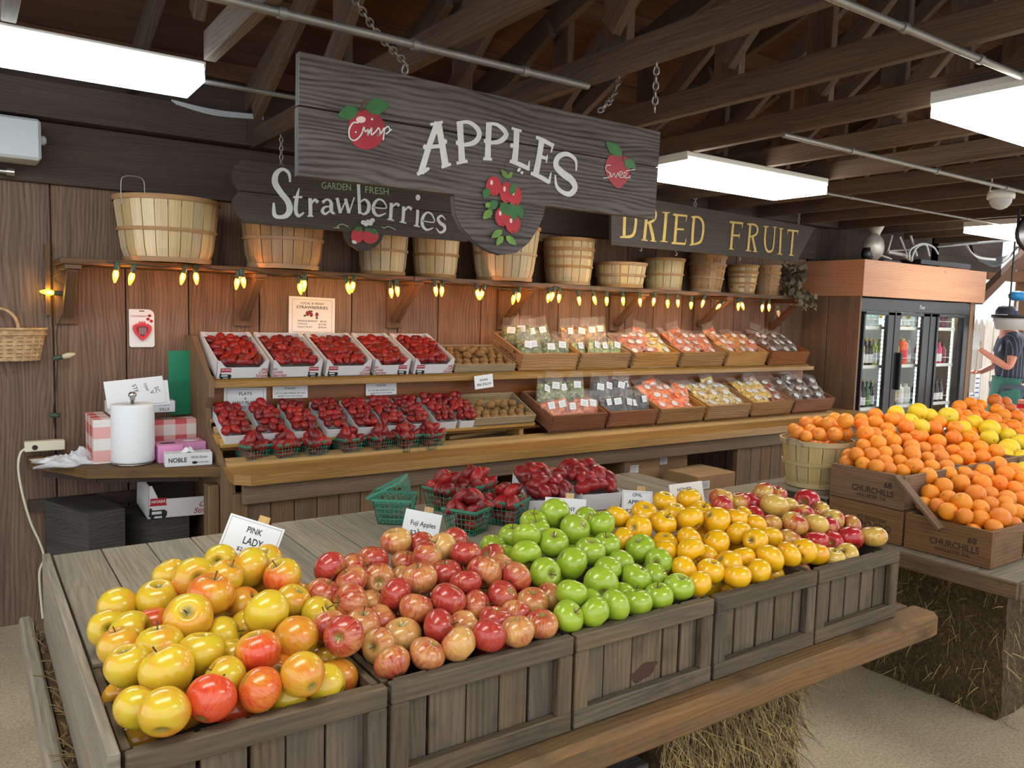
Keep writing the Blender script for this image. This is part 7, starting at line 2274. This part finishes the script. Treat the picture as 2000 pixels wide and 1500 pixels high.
# ------------------------------------------------------------------ things on top of the cooler
TZ0 = 2.142
p = at(1700, 500, Y=4.22); p.z = TZ0
t = thing('grain_mill', 'cast metal mill with a funnel hopper on top of the cooler', 'mill', p)
m = MB(); m.box((p.x, p.y, TZ0 + .012), (.2, .16, .02)); m.box((p.x + .0, p.y, TZ0 + .08), (.12, .09, .13)); m.build('base', M['castmetal'], t, bevel=.008)
m = MB(); m.lathe([(0, -.05), (.10, -.05), (.125, -.02), (.125, .02), (.10, .05), (.04, .07), (0, .07)], 24, T(p.x - .03, p.y - .04, TZ0 + .16) @ RX(PI / 2)); m.build('housing', M['castmetal'], t)
m = MB(); m.lathe([(.045, 0), (.048, .06), (.13, .26), (.14, .262), (.135, .256), (.05, .07), (.04, .0)], 24, T(p.x + .04, p.y, TZ0 + .23) @ RY(.08)); m.build('hopper', M['castmetal'], t)
m = MB(); m.lathe([(0, 0), (.06, 0), (.06, .05), (0, .05)], 20, T(p.x - .14, p.y - .03, TZ0 + .09) @ RX(PI / 2)); m.build('crank_hub', M['black'], t)
t = thing('folding_frame', 'tangle of metal rods and a folded stand on top of the cooler', 'stand', (7.35, 4.2, TZ0))
m = MB()
def pp(x, y, Y=4.2): return at(x, y, Y=Y)
for a_, b_, r in (((1742, 460), (1733, 492), .012), ((1733, 492), (1775, 500), .02), ((1757, 462), (1772, 500), .012), ((1778, 460), (1790, 500), .014), ((1735, 490), (1775, 488), .008), ((1765, 500), (1780, 508), .02), ((1712, 496), (1740, 506), .012)):
    q0, q1 = pp(*a_), pp(*b_); q0.z = max(q0.z, TZ0 + r + .003); q1.z = max(q1.z, TZ0 + r + .003); m.tube([q0, q1], r, 8)
m.build('rods', M['castmetal'], t)
m = MB(); q = pp(1700, 506); m.box((q.x + .25, 4.18, TZ0 + .03), (.3, .1, .05)); m.build('foot', M['black'], t, bevel=.005)
t = thing('amplifier_box', 'black-topped box with cables on top of the cooler', 'box', (8.0, 4.25, TZ0))
a_, b_ = pp(1790, 505), pp(1888, 505)
m = MB(); m.box(((a_.x + b_.x) / 2, 4.26, TZ0 + .075), (b_.x - a_.x, .22, .05)); m.build('top', M['black'], t, bevel=.004)
m = MB(); m.box(((a_.x + b_.x) / 2 + .12, 4.26, TZ0 + .026), (b_.x - a_.x - .26, .2, .048)); m.build('body', M['trimwood'], t, bevel=.002)
m = MB(); m.box(((a_.x + b_.x) / 2 - .22, 4.26, TZ0 + .026), (.2, .2, .048)); m.build('foot', M['black'], t)
for k, L in enumerate(([(1776, 506), (1778, 488), (1800, 476), (1822, 482), (1832, 496)], [(1780, 506), (1790, 484), (1808, 478), (1815, 500)])):
    m = MB(); m.tube([tuple(q) for q in spline([pp(*c, 4.14) for c in L], 6)], .010, 7); m.build('cable', M['greyplastic'], t)
t = thing('cable_coil', 'coil of black and white cable hanging right of the cooler top', 'cable', at(1940, 515, Y=4.42))
m = MB()
for k in range(6):
    L = [(1888 + 2 * k, 478), (1900 + k, 492 + k * 2), (1920, 503 + k * 2), (1945, 505 + k * 3), (1972, 497 + k), (1990 - k, 482)]
    m.tube([tuple(q) for q in spline([at(*c, Y=4.44 - .015 * k) for c in L], 6)], .008, 6)
m.build('black_loops', M['black'], t)
m = MB()
for k in range(2):
    L = [(1886 + 3 * k, 478), (1896 + k, 492), (1912, 502 + k * 2), (1944, 506 + 2 * k)]
    m.tube([tuple(q) for q in spline([at(*c, Y=4.34 - .015 * k) for c in L], 6)], .007, 6)
m.build('white_loops', M['white_enamel'], t)
m = MB(); m.tube([at(1830, 482, Y=4.3), at(1985, 468, Y=4.3)], .012, 8)
tag(m.build('conduit', M['conduit']), 'grey conduit running above the cable coil at the far right', 'pipe', 'ceiling conduits')
# ------------------------------------------------------------------ outside, past the cooler
M['fence'] = wood('glare_pale_fence', srgb(168, 158, 146), srgb(226, 222, 216), .8, 1, .4, bump=.3)  # outdoor boards and wall kept pale, daylight glare put into the colour
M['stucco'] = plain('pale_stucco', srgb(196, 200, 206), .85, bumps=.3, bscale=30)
t = thing('picket_fence', 'sun-bleached board fence outside beyond the cooler', 'fence', (12.2, 5.6, 0))
rr = random.Random(12)
for k in range(24):
    x = 10.6 + k * .145
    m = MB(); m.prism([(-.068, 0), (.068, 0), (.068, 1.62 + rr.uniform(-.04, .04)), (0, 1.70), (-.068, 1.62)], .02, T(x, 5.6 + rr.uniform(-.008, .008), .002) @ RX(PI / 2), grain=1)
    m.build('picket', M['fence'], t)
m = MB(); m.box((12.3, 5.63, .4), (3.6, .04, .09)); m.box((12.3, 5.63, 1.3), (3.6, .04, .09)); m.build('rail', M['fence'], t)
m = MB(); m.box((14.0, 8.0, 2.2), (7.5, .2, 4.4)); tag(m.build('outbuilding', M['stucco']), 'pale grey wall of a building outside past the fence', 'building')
t = thing('timber_post', 'wooden post and beam frame outside at the right edge', 'post', (11.2, 5.0, 0))
m = MB(); m.box((11.85, 5.0, 1.35), (.14, .14, 2.69), grain=2); m.build('post', M['shelf'], t, bevel=.004)
m = MB(); m.box((11.6, 5.0, 2.28), (1.7, .1, .14)); m.build('beam', M['deck'], t, bevel=.004)
# hanging dark tray with a blue toy on a white stick
q = at(1992, 622, Y=3.75)
t = thing('hanging_scale', 'round dark-rimmed hanging scale pan above the person', 'scale', q)
m = MB(); m.lathe([(0, .0), (.25, .0), (.255, .03), (.235, .035), (.22, .012), (0, .012)], 28, T(q)); m.build('pan_rim', M['black'], t)
m = MB(); m.lathe([(.236, -.001), (.21, -.11), (.19, -.12), (0, -.12)], 28, T(q)); m.build('pan', M['stucco'], t)
m = MB()
w0 = q + Vector((-.2, .02, .03)); w1 = at(1944, 560, Y=w0.y)
m.tube([w0, (w0.x, w0.y, 2.5)], .008, 6); m.tube([q + Vector((.2, .02, .03)), q + Vector((.2, .02, .65))], .008, 6); m.build('hanger', M['black'], t)
t = thing('duster', 'blue round-headed duster standing on the scale pan', 'duster', q + Vector((.0, 0, .036)))
c = at(1988, 578, Y=3.75); b0 = Vector((c.x, c.y, q.z + .016))
m = MB(); m.tube([b0, c], .012, 8); m.build('stick', M['white_enamel'], t)
m = MB(); m.tube([b0, b0 + Vector((0, 0, .06))], .016, 8); m.build('grip', M['blueink'], t)
m = MB(); m.lathe([(0, .05), (.05, .045), (.085, .015), (.08, -.025), (.05, -.045), (0, -.05)], 20, T(c)); m.build('head', M['bluefoam'], t)

# sales table with red trays
t = thing('sales_table', 'white-covered sales table outside behind the citrus heap', 'table', (8.95, 3.35, 0))
a_ = at(1903, 795, Y=3.55)
m = MB(); m.box((9.0, 3.45, .80), (1.0, .5, .03)); m.box((9.0, 3.20, .45), (1.0, .01, .68)); m.box((8.51, 3.45, .45), (.01, .5, .68)); m.build('cloth', M['paper'], t)
m = MB()
for x, y in ((8.54, 3.23), (9.46, 3.23), (8.54, 3.67), (9.46, 3.67)): m.box((x, y, .393), (.04, .04, .78), grain=2)
m.build('legs', M['metal'], t)
for k, (x, y, z, mt, lab) in enumerate(((8.72, 3.42, .816, 'redplastic', 'lower red tray on the sales table outside'), (8.74, 3.42, .858, 'peachtray', 'salmon tray stacked on the red tray on the sales table outside'), (8.98, 3.45, .816, 'paper', 'white stacked boxes on the sales table outside'))):
    if mt == 'peachtray': M[mt] = plain('salmon_plastic', srgb(220, 140, 124), .5)
    m = MB(); w_, h_ = (.36, .04) if k < 2 else (.22, .13)
    if k < 2:
        m.box((x, y, z + .004), (w_, .3, .006))
        for s in (-1, 1): m.box((x + s * w_ / 2, y, z + h_ / 2), (.008, .3, h_)); m.box((x, y + s * .15, z + h_ / 2), (w_, .008, h_))
    else:
        for q_ in range(3): m.box((x, y, z + .022 + q_ * .043), (w_, .3, .041))
    tag(m.build('tray' if k < 2 else 'paper_boxes', M[mt], None, bevel=.002), lab, 'tray' if k < 2 else 'boxes')
for k, (px0, px1, Y, z0, z1) in enumerate(((1902, 1912, 3.987, .88, 1.12), (1893, 1903, 3.987, .78, .93))):
    a_, b_ = at(px0, 770, Y=Y), at(px1, 770, Y=Y)
    t = thing('paper_notice', ('upper' if k == 0 else 'lower') + ' blue-printed paper notice stuck on the post at the right end of the cooler', 'notice', (a_.x, Y, z0))
    m = MB(); m.box(((a_.x + b_.x) / 2, Y, (z0 + z1) / 2), (b_.x - a_.x, .002, z1 - z0)); m.build('sheet', M['paper'], t)
    m = MB()
    for q_ in range(4): m.box(((a_.x + b_.x) / 2, Y - .002, z0 + (z1 - z0) * (.2 + .2 * q_)), ((b_.x - a_.x) * .7, .001, .012))
    m.build('print', M['blueink'], t)

# ------------------------------------------------------------------ the person
def skin(name, verts, edges, radii, mat, root_i, parent, sub=2):
    me = bpy.data.meshes.new(name); me.from_pydata([tuple(v) for v in verts], edges, []); me.materials.append(M[mat])
    o = bpy.data.objects.new(name, me); COL.objects.link(o)
    md = o.modifiers.new('skin', 'SKIN'); md.use_smooth_shade = True
    for i, r in enumerate(radii):
        sv = me.skin_vertices[0].data[i]; sv.radius = (r, r) if not isinstance(r, tuple) else r
        sv.use_root = i == root_i
    ms = o.modifiers.new('subdivision', 'SUBSURF'); ms.levels = sub; ms.render_levels = sub
    if parent is not None:
        o.parent = parent
        if parent.name in ROOT: o.matrix_parent_inverse = Matrix.Translation(-ROOT[parent.name])
    return o
PB = Vector((9.36, 3.99, 0))
fdir = Vector((-.62, .78, 0)).normalized(); ldir = Vector((-fdir.y, fdir.x, 0))     # facing away to the left; ldir: the person's left side
def bp(l, f, z): return PB + ldir * l + fdir * f + Vector((0, 0, z))
t = thing('person', 'person in striped dark shirt and teal apron, back turned, holding white paper', 'person', PB)
V = [bp(0, 0, .97), bp(0, .01, 1.12), bp(0, .03, 1.32), bp(0, .05, 1.48), bp(0, .07, 1.58), bp(0, .10, 1.70), bp(0, .11, 1.80),
     bp(.10, .03, 1.47), bp(.20, .04, 1.46), bp(.27, .10, 1.17), bp(.22, .33, 1.33), bp(.21, .38, 1.37),
     bp(-.10, .03, 1.47), bp(-.20, .04, 1.46), bp(-.27, .10, 1.18), bp(-.14, .27, 1.10), bp(-.12, .31, 1.10),
     bp(.095, 0, .9), bp(.10, .03, .5), bp(.10, 0, .09), bp(.10, .16, .035),
     bp(-.095, 0, .9), bp(-.10, .03, .5), bp(-.10, 0, .09), bp(-.10, .16, .035)]
E_ = [(0, 1), (1, 2), (2, 3), (3, 4), (4, 5), (5, 6), (3, 7), (7, 8), (8, 9), (9, 10), (10, 11), (3, 12), (12, 13), (13, 14), (14, 15), (15, 16), (0, 17), (17, 18), (18, 19), (19, 20), (0, 21), (21, 22), (22, 23), (23, 24)]
Rr = [.14, .135, .15, .13, .055, .092, .07, .09, .06, .045, .03, .028, .09, .06, .045, .03, .028, .085, .058, .042, .035, .085, .058, .042, .035]
skin('body', V, E_, Rr, 'skin', 0, t)
def hand(w, d, up, parent):
    vs, es, rs = [w], [], [.024]
    side = d.cross(up).normalized()
    palm = w + d * .05; vs.append(palm); es.append((0, 1)); rs.append(.026)
    for k, (o_, L) in enumerate(((-.030, .062), (-.010, .074), (.010, .070), (.029, .056))):
        b = len(vs); p0 = palm + side * o_ + d * .022
        vs += [p0, p0 + d * L * .5 + up * .004, p0 + d * L * .85 - up * .018]; es += [(1, b), (b, b + 1), (b + 1, b + 2)]; rs += [.0105, .0095, .008]
    b = len(vs); p0 = w + d * .025 - side * .034
    vs += [p0, p0 + d * .035 - side * .018 - up * .008]; es += [(0, b), (b, b + 1)]; rs += [.012, .009]
    skin('hand', vs, es, rs, 'skin', 0, parent, 1)
hand(bp(.21, .39, 1.375), (fdir * .5 + Vector((0, 0, .85))).normalized(), -ldir, t)
hand(bp(-.12, .315, 1.10), (fdir * .9 + ldir * .5).normalized(), Vector((0, 0, 1)), t)
SV = [V[i] for i in (0, 1, 2, 3)] + [V[7], V[8], V[8].lerp(V[9], .62), V[12], V[13], V[13].lerp(V[14], .62)]
SV[0] = bp(0, 0, .95)
skin('shirt', SV, [(0, 1), (1, 2), (2, 3), (3, 4), (4, 5), (5, 6), (3, 7), (7, 8), (8, 9)], [.165, .158, .172, .145, .108, .085, .078, .108, .085, .078], 'shirt', 0, t)
skin('trousers', [bp(0, 0, .98), V[17], V[18], V[19], V[21], V[22], V[23]], [(0, 1), (1, 2), (2, 3), (0, 4), (4, 5), (5, 6)], [.16, .105, .082, .066, .105, .082, .066], 'denim', 0, t)
for l in (.10, -.10): skin('shoe', [bp(l, -.05, .045), bp(l, .08, .045), bp(l, .19, .038)], [(0, 1), (1, 2)], [.045, .048, .036], 'black', 0, t, 1)
# apron: skirt in front, strings and bow behind
m = MB(); P = []
for j in range(6):
    z = 1.06 - j * .11; row = []
    for i in range(17):
        a_ = -PI * .08 + PI * 1.16 * i / 16 ; rr_ = .185 + .012 * j + .006 * math.sin(i * 2.1)
        row.append(bp(rr_ * math.cos(a_) , rr_ * math.sin(a_) * .95, z))
    P.append(row)
m.grid(P, 17, 6); m.build('apron_skirt', M['apron'], t)
m = MB(); m.tube([bp(.178 * math.cos(a_), .178 * math.sin(a_), 1.055 + .012 * math.sin(a_)) for a_ in [2 * PI * k / 24 for k in range(25)]], .010, 6)
for s in (-1, 1):
    m.tube(spline([bp(0, -.185, 1.05), bp(.05 * s, -.2, 1.09), bp(.09 * s, -.2, 1.05), bp(.05 * s, -.2, 1.02), bp(0, -.185, 1.05)], 5), .009, 6)
    m.tube(spline([bp(0, -.185, 1.05), bp(.03 * s, -.2, .98), bp(.045 * s, -.2, .88)], 5), .010, 6)
m.build('apron_strings', M['apron'], t)
m = MB(); hc = bp(0, .10, 1.735)
m.lathe([(.094, -.03), (.104, .0), (.10, .05), (.075, .09), (.03, .108), (0, .11)], 20, T(hc)); m.build('cap', M['cap'], t)
m = MB(); m.lathe([(.085, -.095), (.099, -.06), (.101, -.02), (.09, .0)], 20, T(hc - fdir * .012)); m.build('hair', M['hair'], t)
m = MB()
for s in (-1, 1): m.lathe([(0, -.03), (.014, -.02), (.016, .01), (0, .03)], 8, T(hc + ldir * .098 * s + Vector((0, 0, -.05))))
m.lathe([(0, .035), (.012, .0), (.016, -.02), (0, -.028)], 8, T(hc + fdir * .108 + Vector((0, 0, -.045)))); m.build('ears_and_nose', M['skin'], t)
m = MB()
for s in (-1, 1): m.lathe([(0, -.01), (.011, 0), (0, .01)], 8, T(hc + fdir * .092 + ldir * .034 * s + Vector((0, 0, -.025))))
m.build('eyes', M['ink'], t)
m = MB(); m.box(tuple(hc + fdir * .092 + Vector((0, 0, -.092))), (.045, .01, .008)); m.build('mouth', M['darkred'], t)
c = bp(.23, .45, 1.46)
m = MB(); Fm = T(c) @ RZ(-1.17) @ RX(PI / 2 - .15); m.box((0, 0, 0), (.13, .2, .002), Fm)
tag(m.build('paper_bag', M['paper']), 'white paper held up by the person in the striped shirt', 'paper')
# daylight outside
sd = bpy.data.lights.new('sun', 'SUN'); sd.energy = 5.0; sd.angle = .01; sd.color = (1, .95, .88)
so = bpy.data.objects.new('sun', sd); COL.objects.link(so)
so.rotation_euler = Vector((-.75, -.35, -.9)).to_track_quat('-Z', 'Y').to_euler()
